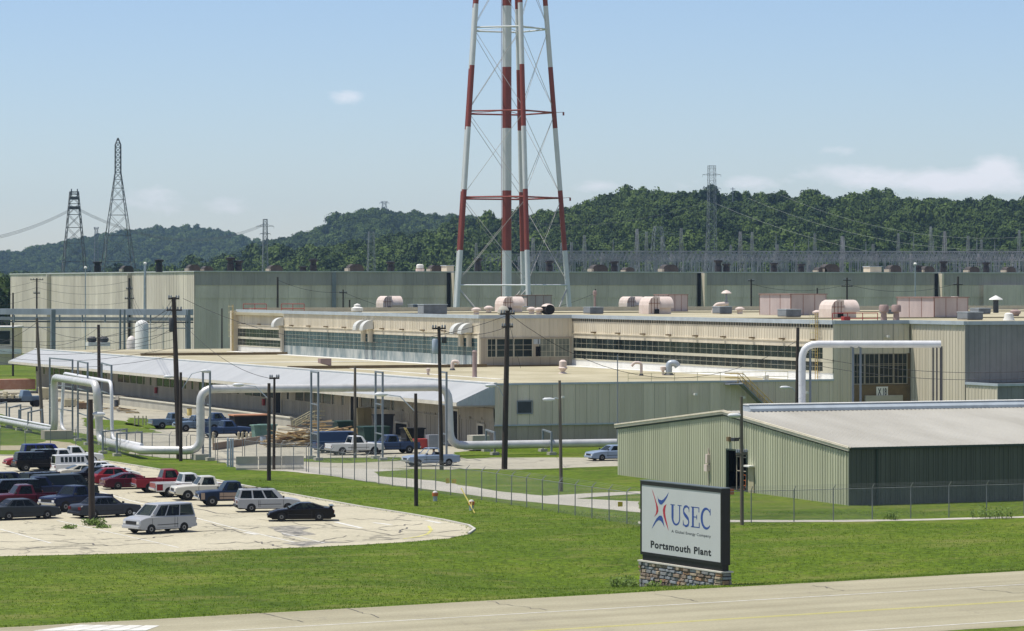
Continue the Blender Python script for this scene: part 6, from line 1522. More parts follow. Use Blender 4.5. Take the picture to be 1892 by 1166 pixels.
# lumber and scrap pile
M_TIM = [mat('fresh_timber', (.55,.40,.20), .8, var=.2), mat('old_timber', (.22,.14,.08), .85, var=.3), mat('grey_timber', (.36,.33,.27), .85, var=.2), mat('cream_timber', (.52,.46,.30), .8)]
random.seed(21)
def pile(lb, pa, pb, n, ln, hmax, cat='lumber pile', name='lumber_pile', mats=M_TIM):
    a, b = G(*pa), G(*pb); T_ = thing(name, lb, cat, (a+b)/2); mb = MB()
    for k in range(n):
        t = random.random(); c_ = a.lerp(b, t); c_.z = hmax*random.random()**1.4*math.sin(math.pi*min(.95,max(.12,t)))+.12; c_.y += random.uniform(-1,1)
        an = random.gauss(0,.45); el_ = random.gauss(0,.16); L_ = random.uniform(*ln); d_ = Vector((math.cos(an)*math.cos(el_), math.sin(an)*math.cos(el_), math.sin(el_)))
        mb.cur = random.choice([0,0,1,2,3]); p1 = c_-d_*L_/2; p2 = c_+d_*L_/2; p1.z = max(.05,p1.z); p2.z = max(.05,p2.z); mb.bar(p1, p2, random.uniform(.08,.28), random.uniform(.06,.14))
    mb.build('boards', mats, T_); return T_
pile('jumbled pile of fresh and old lumber left of the blue panel van', (506,826), (592,824), 90, (1.2,4.2), 1.9)
pile('low stack of grey boards behind the blue panel van', (590,806), (640,808), 24, (2,4.5), .8)
pile('broken boards and scrap on the yard by the loading canopy', (105,742), (160,750), 26, (1,3.2), .6, 'scrap pile', 'scrap_pile')
for k, (px, py) in enumerate([(532,806),(549,806),(571,805),(577,809)]):
    p = G(px, 822); p = Vector((p.x,p.y,0)); z = CH-(py-HY)/F*(CH*F/(822-HY)); mb = MB(); mb.lathe([(.3,-.5),(.36,-.3),(.36,.1),(.2,.3)], (p.x,p.y-.5,z), 12, 'y')
    tagp(mb.build('cable_reel', M_TIM[3] if k != 2 else M_GALV), ['cream reel on top of the lumber pile, leftmost','cream reel on the lumber pile, second from the left','metal drum at the crest of the lumber pile','cream reel at the right end of the lumber pile'][k], 'reel', 'reels on the lumber pile')
def dumpster(lb, px, py, w, dp, h, m, lid=None, nm='dumpster'):
    p = G(px, py); T_ = thing(nm, lb, nm.replace('_',' '), p); mb = MB(); x, y = p.x, p.y
    mb.add([(x-w/2+.15,y-dp/2,0.12),(x+w/2-.15,y-dp/2,.12),(x+w/2-.15,y+dp/2,.12),(x-w/2+.15,y+dp/2,.12),(x-w/2,y-dp/2,h),(x+w/2,y-dp/2,h),(x+w/2,y+dp/2,h),(x-w/2,y+dp/2,h)], [(0,3,2,1),(0,1,5,4),(1,2,6,5),(2,3,7,6),(3,0,4,7),(4,5,6,7)])
    for k in range(1,int(w/.7)): mb.box(x-w/2+k*.7, x-w/2+k*.7+.08, y-dp/2-.06, y-dp/2, .2, h-.08)
    mb.build('bin', m, T_)
    mb = MB(); mb.box(x-w/2-.1,x+w/2+.1,y-dp/2-.1,y+dp/2+.1,h,h+.14); mb.build('rim', lid or m, T_); return T_
M_GRNP = mat('pale_green_paint', (.10,.19,.15), .6, col2=(.17,.28,.23), scale=1)
dumpster('dark open container with an orange brown top edge by the dock', 460, 800, 3.9, 2.0, 1.9, M_DARK, mat('rust_orange', (.50,.24,.13), .8), 'container')
for px, py, w, lb in ((482,814,1.8,'pale green cabinet right of the low brown wall, left one'),(494,813,1.6,'pale green cabinet behind the slim pole with the small crossarm')): dumpster(lb, px, py, w, 1.2, 1.5, M_GRNP, None, 'cabinet')
dumpster('long dark green skip parked behind the white pickup', 690, 817, 2.8, 2, 1.5, mat('dark_green_skip', (.015,.05,.04), .6), None, 'skip')
dumpster('dark green bin against the loading wall left of the brown pole', 634, 806, 1.8, 1.6, 1.5, mat('dark_green_skip', (.015,.05,.04)), None, 'skip')
dumpster('black bin standing in the shade beside the door by the right riser', 762, 824, 2.0, 1.6, 1.7, M_DARK, None, 'bin')
dumpster('tan cabinet against the shaded loading wall behind the brown pole', 672, 800, 1.8, .8, 2.6, mat('tan_cabinet', (.36,.30,.17), .7), None, 'cabinet')
dumpster('dark cabinet against the shaded wall between the two right pipe supports', 708, 808, 2.0, 1.0, 2.3, M_DGREY, None, 'cabinet')
# low brown wall (bin wall) and bollards
a = G(395,832); b = G(505,815); mb = MB(); mb.bar(a+Vector((0,0,.35)), b+Vector((0,0,.35)), .25, .7); tagp(mb.build('retaining_wall', mat('brown_wall', (.24,.18,.13), .85, var=.2)), 'low brown wall running up to the lumber pile', 'wall')
for k, px in enumerate((394,441,448,456,463)):
    p = G(px, 821); mb = MB(); mb.lathe([(.13,0),(.13,1.2),(.04,1.27)], tuple(p), 8); tagp(mb.build('bollard', mat('tan_bollard', (.46,.40,.27), .8)), ['lone tan post beside the bright blue pickup','first tan post from the left before the low brown wall','second tan post before the low brown wall','third tan post before the low brown wall','tan post nearest the lumber pile'][k], 'bollard', 'tan posts')
for k, px in enumerate((249,256,264,270)):
    p = G(px, 786); mb = MB(); mb.bar(p, p+Vector((0,0,1.1)), .12); 
    if k < 3: mb.bar(p+Vector((0,0,.8)), G(px+8,786)+Vector((0,0,.8)), .07)
    tagp(mb.build('fence_stake', M_TIM[3]), ['leftmost','second','third','rightmost'][k]+' of the cream stakes on the grass below the dock', 'stake', 'cream stakes')
# yellow rail stairs on the dock
def stairs(lb, base, w, h, run, dirx=1, m=M_YELP, n=6):
    T_ = thing('steel_stairs', lb, 'stairs', base); mb = MB(); x, y, z = base
    for k in range(n): mb.box(min(x+dirx*run*k/n, x+dirx*run*(k+1)/n), max(x+dirx*run*k/n, x+dirx*run*(k+1)/n), y, y+w, z+h-h*(k+1)/n-.05+h/n, z+h-h*(k+1)/n+h/n)
    mb.build('treads', M_DGREY, T_)
    for yy in (y, y+w):
        mb = MB(); mb.tube([(x-1.2*dirx,yy,z+h+1),(x,yy,z+h+1),(x+dirx*run,yy,z+1)], .04, 5); mb.tube([(x-1.2*dirx,yy,z+h+.5),(x,yy,z+h+.5),(x+dirx*run,yy,z+.5)], .03, 5)
        for t in (0,.5,1): mb.tube([(x+dirx*run*t,yy,z+h*(1-t)),(x+dirx*run*t,yy,z+h*(1-t)+1)], .035, 5)
        mb.build('handrail', m, T_)
    return T_
p = P(395, 335); stairs('steel stairs with pale yellow rails at the end of the loading dock', (A0-3.5, BF+44, 0), 1.2, 1.1, 2.2, -1, mat('pale_yellow_rail', (.55,.50,.30), .7))
# roof-edge stair down the shaded wall
ax0 = .409*0+ (BF)*(SN+CS*((1362-CX)/F))/(CS-SN*((1362-CX)/F))
T_ = thing('roof_stairs', 'yellow railed steel stairs descending the shaded wall behind the green shed', 'stairs', (ax0, BF-1.2, 0))
mb = MB(); mb.bar((ax0,BF-.75,ZL-.1),(ax0+6.5,BF-.75,.3), 1.1, .14); mb.box(ax0-1.5,ax0,BF-1.35,BF-.1,ZL-.25,ZL-.12); mb.build('flight', M_GREYM, T_)
for yy in (BF-1.3, BF-.2):
    mb = MB(); mb.tube([(ax0-1.5,yy,ZL+.9),(ax0,yy,ZL+.9),(ax0+6.5,yy,1.3)], .05, 5); mb.tube([(ax0-1.5,yy,ZL+.45),(ax0,yy,ZL+.45),(ax0+6.5,yy,.85)], .04, 5)
    for k in range(9): t = k/8; mb.tube([(ax0+6.5*t,yy,ZL-.1-(ZL-.4)*t),(ax0+6.5*t,yy,ZL+.9-(ZL-.4)*t)], .035, 5)
    mb.build('handrail', mat('ochre_rail', (.50,.36,.12), .7), T_)
# corner ladders on the shop
def ladder(lb, x, y, z0, z1, fx=-1):
    T_ = thing('caged_ladder', lb, 'ladder', (x, y, z0), 0, 'caged ladders'); mb = MB()
    for q in (-.25,.25): mb.tube([(x,y+q,z0),(x,y+q,z1+1.1)], .04, 5)
    z = z0+.3
    while z < z1+1: mb.bar((x,y-.25,z),(x,y+.25,z), .035); z += .35
    mb.build('rungs', mat('ochre_rail', (.50,.36,.12)), T_); mb = MB(); z = z0+2.2
    while z < z1+1.2: mb.tube([(x,y-.25,z),(x+fx*.5,y-.38,z),(x+fx*.72,y,z),(x+fx*.5,y+.38,z),(x,y+.25,z)], .025, 4); z += .9
    for q in (-.3,.3): mb.tube([(x+fx*.6,y+q,z0+2.2),(x+fx*.6,y+q,z1+1.1)], .02, 4)
    mb.build('cage', mat('pale_yellow_rail', (.55,.50,.30)), T_)
ladder('yellow caged ladder on the lit wall beside the tall shaded wall', A2-.3, BF+3.2, ZL, ZM)
ladder('yellow caged ladder at the far left corner of the upper storey', A1-.3, 453, ZL, ZM)

# loose stuff standing about the yard
def drum(lb, px, py, m, h=.9, r=.3):
    p = G(px, py); T_ = thing('oil_drum', lb, 'drum', p, 0, 'drums in the yard'); mb = MB(); mb.lathe([(r,0),(r*1.04,h*.33),(r,h*.36),(r*1.04,h*.66),(r,h*.69),(r,h)], tuple(p), 14); mb.build('shell', m, T_, smooth=True)
    mb = MB(); mb.lathe([(r*1.04,h-.03),(r*1.04,h+.02),(r*.9,h+.02)], tuple(p), 14); mb.build('lid', M_DGREY, T_)
for px, py, m, lb in [(600,812,M_REDP,'red drum behind the lumber pile'),(604,813,M_DGREY,'dark drum beside the red drum behind the lumber pile'),(486,822,M_GALV,'grey drum below the pale green cabinets'),(745,827,M_DGREY,'dark drum near the black bin'),(350,768,M_YELP,'yellow drum against the dock by the double crossarm pole'),
    (186,748,M_REDP,'red drum beside the left loop near the dock'),(215,752,M_DGREY,'dark drum below the dock right of the left loop'),(862,832,M_GALV,'grey drum in the shade right of the right riser')]: drum(lb, px, py, m)
def crate(lb, px, py, w, h, m, rz=0):
    p = G(px, py); T_ = thing('crate', lb, 'crate', p, 0, 'crates in the yard'); mb = MB(); mb.cbox(p+Vector((0,0,.12)), w, w*.8, h, rz); mb.build('box', m, T_)
    for q in (-.35,0,.35):
        mb = MB(); mb.cbox(p+Vector((q*w,0,0)), .12, w*.8, .12, rz); mb.build('skid', M_TIM[1], T_)
for px, py, w, h, m, lb in [(128,752,1.6,.9,M_TIM[3],'cream crate on the scrap ground left of the left loop'),(152,756,1.2,.7,M_TIM[1],'small brown crate on the scrap ground'),(228,748,1.8,1.1,M_TIM[2],'grey crate beside the dock, right of the left loop'),(88,738,2.2,1.5,M_TIM[3],'large cream crate right of the blue lorry'),
    (662,812,1.3,1.0,M_TIM[0],'yellow brown crate behind the white pickup'),(612,818,1.2,.8,M_TIM[2],'grey crate left of the brown pole'),(776,830,1.3,.9,M_REDP,'red crate beside the black bin'),(800,830,1.2,1.3,M_GREYM,'grey metal box left of the right riser'),(884,833,1.8,1.4,M_CONC,'pale box in the shade below the gable end')]: crate(lb, px, py, w, h, m)
pile('thin strewn poles and boards beside the crates near the left loop', (205,757), (250,765), 16, (1,3), .4, 'scrap pile', 'scrap_pile')
pile('tangle of pale timber leaning at the right end of the lumber pile', (575,812), (600,818), 26, (1.5,3.6), 2.4)
# ================================================================ things on the shop roofs
def onroof(px, py, z): Y = (CH-z)*F/(py-HY); return P(px, Y, z), Y/F
def barrel(lb, px, py, w, h, grp='pink barrel hoods on the shop roof', open_=True):
    c, sc = onroof(px, py, ZM); w_ = w*sc; h_ = h*sc; T_ = thing('barrel_hood', lb, 'roof hood', c, 0, grp); r = h_*.55; x, y, z = c
    # horizontal half barrel along x over a box body
    mb = MB(); pf = [(-1.5,.35*h_)]+[(1.5*math.cos(math.radians(180-a)) if 0 else -1.5*math.cos(math.radians(a)), h_-r+r*math.sin(math.radians(a))) for a in range(0,181,15)]+[(1.5,.35*h_)]
    mb.prism(pf, -w_*.06, w_*.5, lambda a,b,q: (x+q, y+a, z+b)); mb.build('barrel', M_PINK, T_, smooth=True)
    mb = MB(); pf2 = [(-w_*.5,0),(-w_*.06,0),(-w_*.06,h_*.98),(-w_*.28,h_),(-w_*.40,h_*.9),(-w_*.47,h_*.72),(-w_*.5,h_*.5)]
    mb.prism(pf2, -1.6, 1.6, lambda a,b,q: (x+a, y+q, z+b)); mb.build('end_casing', M_PINK, T_)
    mb = MB(); 
    for k in (.22,.5,.75): mb.box(x-w_*.5+w_*.44*k, x-w_*.5+w_*.44*k+.06, y-1.66, y-1.6, z+.1, z+h_*.9)
    mb.box(x-w_*.5, x-w_*.06, y-1.66, y-1.6, z+h_*.60, z+h_*.63); mb.build('seams', mat('rust_seam', (.25,.12,.09), .8), T_)
    mb = MB(); mb.box(x-w_*.04, x+w_*.42, y-1.2, y+1.2, z, z+h_*.36); mb.build('base', M_PINK, T_)
    if open_: mb = MB(); mb.cbox((x-w_*.2,y-1.75,z+.05), w_*.16, .3, h_*.26); mb.build('outlet', M_DARK, T_)
for a in [('pink barrel hood nearest the white dome vent, left of the tower',720,574,40,27),('pink barrel hood in front of the tower feet',942,576,44,28),('smaller pink barrel hood right of the tower',1168,573,38,25),('pink barrel hood directly in front of the pink boxes right of the tower',1213,580,52,32),
          ('largest pink barrel hood, beside the yellow ladder',1551,588,60,34)]: barrel(*a)
M_PBOX = mat('dull_pink_panel', (.40,.325,.31), .65, col2=(.52,.435,.41), scale=.6, stretch=(1,1,.3))
def pbox(lb, px, py, w, h, dp=5, grp='pink boxes on the shop roof'):
    c, sc = onroof(px, py, ZM); w_ = w*sc/1.05; h_ = h*sc; T_ = thing('fan_housing', lb, 'fan housing', c, 0, grp); x, y, z = c
    mb = MB(); mb.box(x-w_*.42, x+w_*.5, y-dp/2, y+dp/2, z, z+h_); mb.build('casing', M_PBOX, T_)
    mb = MB(); 
    for t in (-.41,-.1,.2,.49): mb.box(x+w_*t-.03, x+w_*t+.03, y-dp/2-.03, y-dp/2-.005, z, z+h_)
    for k in range(4): mb.box(x-w_*.42-.03, x-w_*.42-.005, y-dp/2+k*dp/3-.04, y-dp/2+k*dp/3+.04, z, z+h_)
    mb.build('seams', mat('rust_seam', (.25,.12,.09)), T_); mb = MB(); mb.box(x-w_*.45, x+w_*.53, y-dp/2-.1, y+dp/2+.1, z+h_, z+h_+.1); mb.build('rim', mat('rust_red_rim', (.28,.17,.15), .7), T_)
for a in [('dull pink box behind the barrel hood at the tower feet',984,570,56,24),('dull pink box behind the pair of barrel hoods right of the tower',1238,575,46,30),('wide pink box beside the blue grey unit, right of the curved duct',1462,582,84,38,9),('tall pink box left of the conical white cap',1720,587,82,37,9)]: pbox(*a)
def ac(lb, px, py, w, h, dp=2.4):
    c, sc = onroof(px, py, ZM); w_ = w*sc; h_ = h*sc; T_ = thing('air_conditioner', lb, 'air conditioner', c, 0, 'blue grey air conditioners on the shop roof'); x, y, z = c
    mb = MB(); mb.box(x-w_*.5, x+w_*.45, y-dp/2, y+dp/2, z+.12, z+h_-.08); mb.build('casing', mat('blue_grey_panel', (.09,.105,.12), .5, col2=(.18,.20,.225), scale=.8), T_)
    mb = MB(); mb.box(x-w_*.52, x+w_*.47, y-dp/2-.05, y+dp/2+.05, z+h_-.08, z+h_); mb.build('lid', M_COPE, T_)
    mb = MB(); mb.box(x-w_*.5-.02, x-w_*.5-.003, y-dp/2+.1, y+dp/2-.1, z+.2, z+h_-.15); mb.build('grille', M_GREYM, T_)
    mb = MB(); mb.box(x-w_*.5, x+w_*.45, y-dp/2+.1, y+dp/2-.1, z, z+.12); mb.build('curb', M_SIDED, T_)
for a in [('large blue grey unit left of the tower',800,581,48,19),('small blue grey unit just left of the large one',768,574,20,12),('blue grey unit directly right of the tower',1097,580,28,13),('blue grey unit under the curved pink duct',1335,580,26,14),('blue grey unit in front of the wide pink box',1459,586,32,15),
          ('blue grey unit in front of the tall pink box, near the lit corner',1793,591,34,15),('flat blue grey unit behind the one at the lit corner',1812,580,26,11),('small dark unit behind the pink barrel at the tower feet',968,574,12,8),('dark unit behind the two pink mushroom stacks',1640,580,16,9)]: ac(*a)
def vent(lb, px, py, prof, m, z=ZM, name='roof_vent', cat='roof vent', grp=None, m2=None):
    c, sc = onroof(px, py, z); T_ = thing(name, lb, cat, c, 0, grp); mb = MB(); k = len(prof)//2+1
    mb.lathe([(r*sc, h*sc) for r, h in prof[:k]], tuple(c), 14); mb.build('shaft', m, T_, smooth=True); mb = MB(); mb.lathe([(r*sc, h*sc) for r, h in prof[k-1:]], tuple(c), 14); mb.build('cap', m2 or m, T_, smooth=True)
vent('white dome vent near the left end of the upper roof', 660, 577, [(8,0),(11,3),(11,8),(6,10),(6,14),(1,16)], M_WHITE)
vent('pale dome vent just behind the top of the very tall black pole', 930, 582, [(6,0),(11,3),(10,10),(7,15),(2,17)], M_CONC)
vent('white dome vent at the far right end of the shop roof', 1864, 592, [(11,0),(9,5),(8,12),(4,14)], M_WHITE)
for px, py, lb in ((903,578,'pink mushroom vent left of the pale dome vent'),(880,581,'low pink mushroom vent farthest left of the tower feet'),(982,580,'left pink mushroom vent beside the black fan'),(996,581,'right pink mushroom vent beside the black fan'),(1367,580,'pink mushroom vent left of the wide pink box'),(1510,586,'pink mushroom vent beside the caged ladder top')):
    vent(lb, px, py, [(5,0),(5,6),(9,7),(9,10),(3,13)], M_PINK, grp='pink mushroom vents')
for px, lb in ((1633,'left tall pink mushroom stack on the roof edge'),(1656,'right tall pink mushroom stack on the roof edge')): vent(lb, px, 592, [(6,0),(5,15),(9,16),(9,26),(7,29)], mat('dusty_pink_metal', (.33,.24,.22), .7), grp='tall pink stacks')
vent('conical white cap on a dark stack at the right of the tall pink box', 1840, 578, [(5,0),(5,24),(13,24),(12,26),(1,32)], M_DGREY, m2=M_WHITE)
vent('brown capped vent at the far right end', 1876, 584, [(6,0),(8,4),(10,5),(10,9),(5,12)], mat('dusty_pink_metal', (.33,.24,.22)))
vent('white cap on thin legs above the curved pink duct', 1342, 578, [(2,0),(2,34),(10,36),(6,40),(1,42)], M_GREYM, m2=M_PINK)
vent('small pink topped stack behind the tall pink box', 1764, 578, [(7,0),(7,20),(9,22),(9,27),(7,30)], M_PINK)
vent('small pink stack poking up behind the roof, right of the tower', 1099, 578, [(2,0),(2,32),(3.5,33),(3.5,40),(2,41)], mat('dusty_pink_metal', (.33,.24,.22)))
c, sc = onroof(1012, 581, ZM); T_ = thing('blower_fan', 'black bellied blower with a pink cover, in front of the tower', 'blower', c); mb = MB(); mb.lathe([(9*sc,-.9),(9.5*sc,0),(9*sc,.9)], (c.x,c.y,c.z+9*sc), 18, 'y'); mb.build('drum', M_DARK, T_, smooth=True)
mb = MB(); mb.lathe([(12*sc,15*sc),(9*sc,18*sc),(3*sc,20*sc)], tuple(c), 14); mb.build('cover', M_PINK, T_, smooth=True)
c, sc = onroof(1318, 578, ZM); T_ = thing('curved_duct', 'curved pink duct arching over the roof, left of the wide pink box', 'duct', c); ax = Vector((CS,-SN,0)); mb = MB()
mb.tube(pround([c, c+ax*4*sc+Vector((0,0,15*sc)), c+ax*28*sc+Vector((0,0,17*sc))], 1.3), 4*sc, 12); mb.build('duct', M_PINK, T_, smooth=True)
# duct hoods on the left lit wall
for px, lb in ((523,'single white curved hood near the left end of the lit upper wall'),(675,'left hood of the middle pair on the lit upper wall'),(688,'right hood of the middle pair on the lit upper wall'),(856,'left hood of the pair near the shaded block'),(871,'right hood of the pair near the shaded block')):
    r_ = (px-CX)/F; b = A1*(CS-SN*r_)/(SN+CS*r_); T_ = thing('curved_hood', lb, 'duct hood', (A1-.6, b, 10.2), 0, 'white curved hoods'); x = A1-.1
    pf = [(0,0),(-.0,1.6)]+[( -.75-.85*math.sin(math.radians(a))*1.0 if 0 else -1.7*math.sin(math.radians(a))-.0, .2+1.45*math.cos(math.radians(a))) for a in range(0,91,15)]+[(-1.7,-.1),(-.75,-.1)]
    mb = MB(); mb.prism([(0,.1),(0,1.25)]+[(-.2-1.3*math.sin(math.radians(a)), .15+1.1*math.cos(math.radians(a))) for a in range(0,91,15)]+[(-1.5,-.1),(-.8,.1)], b-.6, b+.6, lambda p_,q_,h_: (x+p_, h_, 10.2+q_)); mb.build('hood', mat('white_painted_metal', (.60,.60,.56), .5, var=.1), T_)
    mb = MB(); mb.box(x-.45, x, b-.3, b+.3, 8.6, 10.3); mb.build('duct', M_SIDE if px > 600 or 1 else M_GALV, T_)
# things on the low roof
def goose(lb, px, py, h, r, m, dirx=1):
    c, sc = onroof(px, py, ZL); T_ = thing('gooseneck_vent', lb, 'gooseneck vent', c, 0, 'gooseneck vents'); ax = Vector((CS,-SN,0))*dirx; mb = MB(); H_ = Vector((0,0,h*sc))
    mb.tube(pround([c, c+H_, c+H_+ax*h*.55*sc, c+H_*.72+ax*h*.75*sc], h*sc*.35), r*sc, 10); mb.build('neck', m, T_, smooth=True); mb = MB(); mb.lathe([(r*1.7*sc,0),(r*1.2*sc,.2)], tuple(c), 10); mb.build('flange', M_DGREY, T_)
goose('pink gooseneck vent left of the tall pink flue', 836, 684, 16, 3.4, M_PINK, 1)
goose('thin pink gooseneck vent below the long window rows', 1185, 694, 24, 2.6, M_PINK, -1)
goose('fat grey gooseneck duct right of the thin pink one', 1236, 693, 22, 6, M_GALV, 1)
vent('short pink vent left of the fat grey gooseneck', 1225, 693, [(2.5,0),(2.5,8),(5,9),(5,15),(3,16)], M_PINK, ZL)
vent('tall pink flue in front of the dusty windows', 877, 697, [(5,0),(4.3,2),(4.2,46),(4.8,47),(3,50)], mat('dusty_pink_metal', (.33,.24,.22)), ZL, 'flue', 'flue')
vent('round pink vent with a flared top on the low roof', 1040, 690, [(9,0),(3,3),(9,10),(7,12),(7,22),(3,25)], M_PINK, ZL)
vent('small pink vent near the canopy ridge', 791, 693, [(2.5,0),(2,6),(4,7),(4,12),(2,13)], M_PINK, ZL)
vent('white dome vent at the foot of the long window rows', 1415, 703, [(5,0),(5,5),(6,6),(5,10),(2,12)], M_WHITE, ZL)
c, sc = onroof(597, 676, ZL); T_ = thing('intake_hood', 'small brown hood on the low roof curb', 'roof vent', c); mb = MB(); mb.prism([(-.5,.35),(.9,0),(.9,.9),(-.5,.9)], -.5, .5, lambda a,b,q: (c.x+a, c.y+q, c.z+b)); mb.build('hood', mat('dusty_pink_metal', (.33,.24,.22)), T_)
T_ = thing('roof_rail', 'pale yellow guard rail along the low roof edge above the roof stairs', 'guard rail', (ax0-3, BF+.5, ZL)); mb = MB()
for z in (.5,1.0): mb.tube([(ax0-12,BF+.4,ZL+z),(ax0+6,BF+.4,ZL+z)], .03, 5)
for k in range(8): mb.tube([(ax0-12+k*18/7,BF+.4,ZL),(ax0-12+k*18/7,BF+.4,ZL+1.0)], .03, 5)
mb.build('rails', mat('pale_yellow_rail', (.55,.50,.30)), T_)
T_ = thing('red_guard_rail', 'red guard rail with a red valve box above the tall shaded wall', 'guard rail', (157, BF+.6, ZM)); mb = MB()
for z in (.55,1.1): mb.tube([(155.9,BF+.8,ZM+z),(161.2,BF+.8,ZM+z)], .045, 5)
for k in range(4): mb.tube([(155.9+k*5.3/3,BF+.8,ZM),(155.9+k*5.3/3,BF+.8,ZM+1.1)], .045, 5)
mb.build('rails', M_REDP, T_); mb = MB(); mb.cbox((157.6,BF+1.1,ZM), .7, .7, .75); mb.build('valve_box', M_REDP, T_)
T_ = thing('red_guard_rail', 'pair of thin red roof rails at the far left corner of the upper roof', 'guard rail', (146, 453, ZM)); mb = MB()
for x0_ in (144.6, 150.6):
    for z in (.5,1.2): mb.tube([(x0_,452.5,ZM+z),(x0_+3.6,452.5,ZM+z)], .05, 5)
    for q in (0,1.8,3.6): mb.tube([(x0_+q,452.5,ZM),(x0_+q,452.5,ZM+1.2)], .05, 5)
mb.build('rails', M_REDP, T_)
# ================================================================ wires
M_WIRE = mat('cable', (.02,.02,.022), .7)
def cat_pts(a, b, sag, n=16): return [a.lerp(b, k/n)-Vector((0,0,sag*4*(k/n)*(1-k/n))) for k in range(n+1)]
def wire(lb, a, b, sag, r=.022, grp='overhead cables', m=None):
    mb = MB(); mb.tube(cat_pts(a, b, sag), r, 4); tagp(mb.build('overhead_cable', m or M_WIRE), lb, 'cable', grp)
tp = lambda k, f=1.0: POLES[k][0].lerp(POLES[k][1], f)
wire('cable from the top of the double crossarm pole to the tall black pole', tp('tall1',.985)+Vector((.8,-.3,.1)), tp('p934',.97), 3.2)
wire('lower cable from the double crossarm pole to the slim crossarm pole', tp('tall1',.9), tp('p507',.98), 1.2)
wire('cable from the pole with the hanging transformer to the tall black pole', tp('p813',.98), tp('p934',.90), .6)
wire('cable from the tall black pole to the pole behind the green shed', tp('p934',.985), tp('p1473',.9), 4.5)
wire('cable from the pole behind the green shed out past the right edge', tp('p1473',.80), PZ(2050,672,262), 1.2)
wire('lower cable from the pole behind the green shed out past the right edge', tp('p1473',.74), PZ(2050,684,262), 1.2)
wire('cable from the brown canopy pole to the left edge', tp('p73',.96), PZ(-120,640,360), 1.5)
wire('cable between the brown canopy pole and the double crossarm pole', tp('p73',.93), tp('tall1',.95), 2.2)
wire('cable between the dark canopy pole and the brown canopy pole', tp('p182',.97), tp('p73',.75), .9)
wire('cable from the dark canopy pole to the double crossarm pole', tp('p182',.9), tp('tall1',.82), 1.5)
for k, (fa, fb, lb) in enumerate([(.97,.97,'upper'),(.90,.88,'middle'),(.80,.76,'lower')]):
    wire(lb+' cable between the two crossarm poles before the lit grey wall', tp('q67',fa), tp('q238',fb), 1.0); wire(lb+' cable from the pole beside the white tank to the double crossarm pole', tp('q238',fa), tp('tall1',1-.03*k), 4.)
    wire(lb+' cable running from the far left crossarm pole out of view', tp('q67',fa), PZ(-150,540+k*18,590), 1.)
wire('cable along the shaded wall from the bare pole to the small crossarm pole', tp('q513',.97), tp('q633',.97), .8, .03); wire('cable from the small crossarm pole toward the tower', tp('q633',.97), tp('q1100',.95), 5., .03)
wire('cable between the two crossarm poles behind the right shop roof', tp('q1388',.95), tp('q1567',.93), 1.2, .03); wire('cable from the double crossarm pole to the far right crossarm pole behind the roof', tp('q1567',.93), tp('q1769',.93), 1.4, .03)
for k in range(5):
    wire(['first','second','third','fourth','fifth'][k]+' from the top of the long cables left of the double crossarm pole', PZ(-120, 600+k*9, 420), tp('tall1',.84-.05*k), 2.0, .02, 'cables before the grey wall')
wire('guy wire slanting down from the tall black pole', tp('p934',.97), P(962, 300, ZL+2), .1, .018)
M_WFAR = mat('far_cable', (.10,.11,.12), .6)
for k in range(3):
    wire(['top','middle','bottom'][k]+' high line from the left edge to the shorter left pylon', PZ(-200,442+k*3,780), PZ(130,386+k*2,900), 4, .05, 'high voltage lines', M_WFAR)
    wire(['top','middle','bottom'][k]+' high line from the left pylons to the slim pylon between the hills', PZ(145,385+k*2,900), PZ(488,413+k*2,1100), 7, .05, 'high voltage lines', M_WFAR)
for k, (y0, y1) in enumerate(((376,432),(366,412),(360,398))):
    wire(['lowest','middle','highest'][k]+' pale high line descending across the wooded ridge to the right', PZ(1322+k*60, y0, 1140), PZ(2050, y1+50-k*16, 1000), 9, .03, 'high voltage lines', mat('pale_cable', (.30,.33,.30), .5))
wire('pale high line crossing the woods left of the ridge pylon', PZ(1308,372,1140), PZ(900,398,1250), 6, .04, 'high voltage lines', M_WFAR)
# ================================================================ ground growth
M_TUFT = mat('grass_blades', (.12,.20,.015), .8, col2=(.24,.33,.05), scale=.6)
_b = M_TUFT.node_tree.nodes['Principled BSDF']; _n = M_TUFT.node_tree
_t = _n.nodes.new('ShaderNodeBsdfTranslucent'); _m = _n.nodes.new('ShaderNodeMixShader'); _m.inputs[0].default_value = .5
_n.links.new(_b.inputs['Base Color'].links[0].from_socket, _t.inputs['Color']); _n.links.new(_b.outputs[0], _m.inputs[1]); _n.links.new(_t.outputs[0], _m.inputs[2]); _n.links.new(_m.outputs[0], _n.nodes['Material Output'].inputs[0])
def tufts(name, lb, pts, h=(.10,.28), w=.035, m=None, n=4, spread=.14):
    mb = MB(); vs = mb.v; fs = mb.f
    for p in pts:
        for k in range(n):
            x = p[0]+random.uniform(-spread,spread); y = p[1]+random.uniform(-spread,spread); a = random.uniform(0,6.28); hh = random.uniform(*h); ww = w*random.uniform(.7,1.5); o = len(vs); lx, ly = random.uniform(-.5,.5)*hh, random.uniform(-.5,.5)*hh
            vs += [(x-math.cos(a)*ww,y-math.sin(a)*ww,p[2]-.02),(x+math.cos(a)*ww,y+math.sin(a)*ww,p[2]-.02),(x+lx,y+ly,p[2]+hh)]; fs.append((o,o+1,o+2)); mb.mi.append(0)
    o_ = mb.build(name, m or M_TUFT, kind='stuff'); return tagp(o_, lb, None, None, 'stuff')
random.seed(9)
pts = []
for _ in range(9000):      # road edge
    s_ = random.uniform(-190,120); dd = -abs(random.gauss(0,.5)); p = R0+rdir*s_+rn*dd; pts.append((p.x,p.y,ground_z(p.x,p.y)))
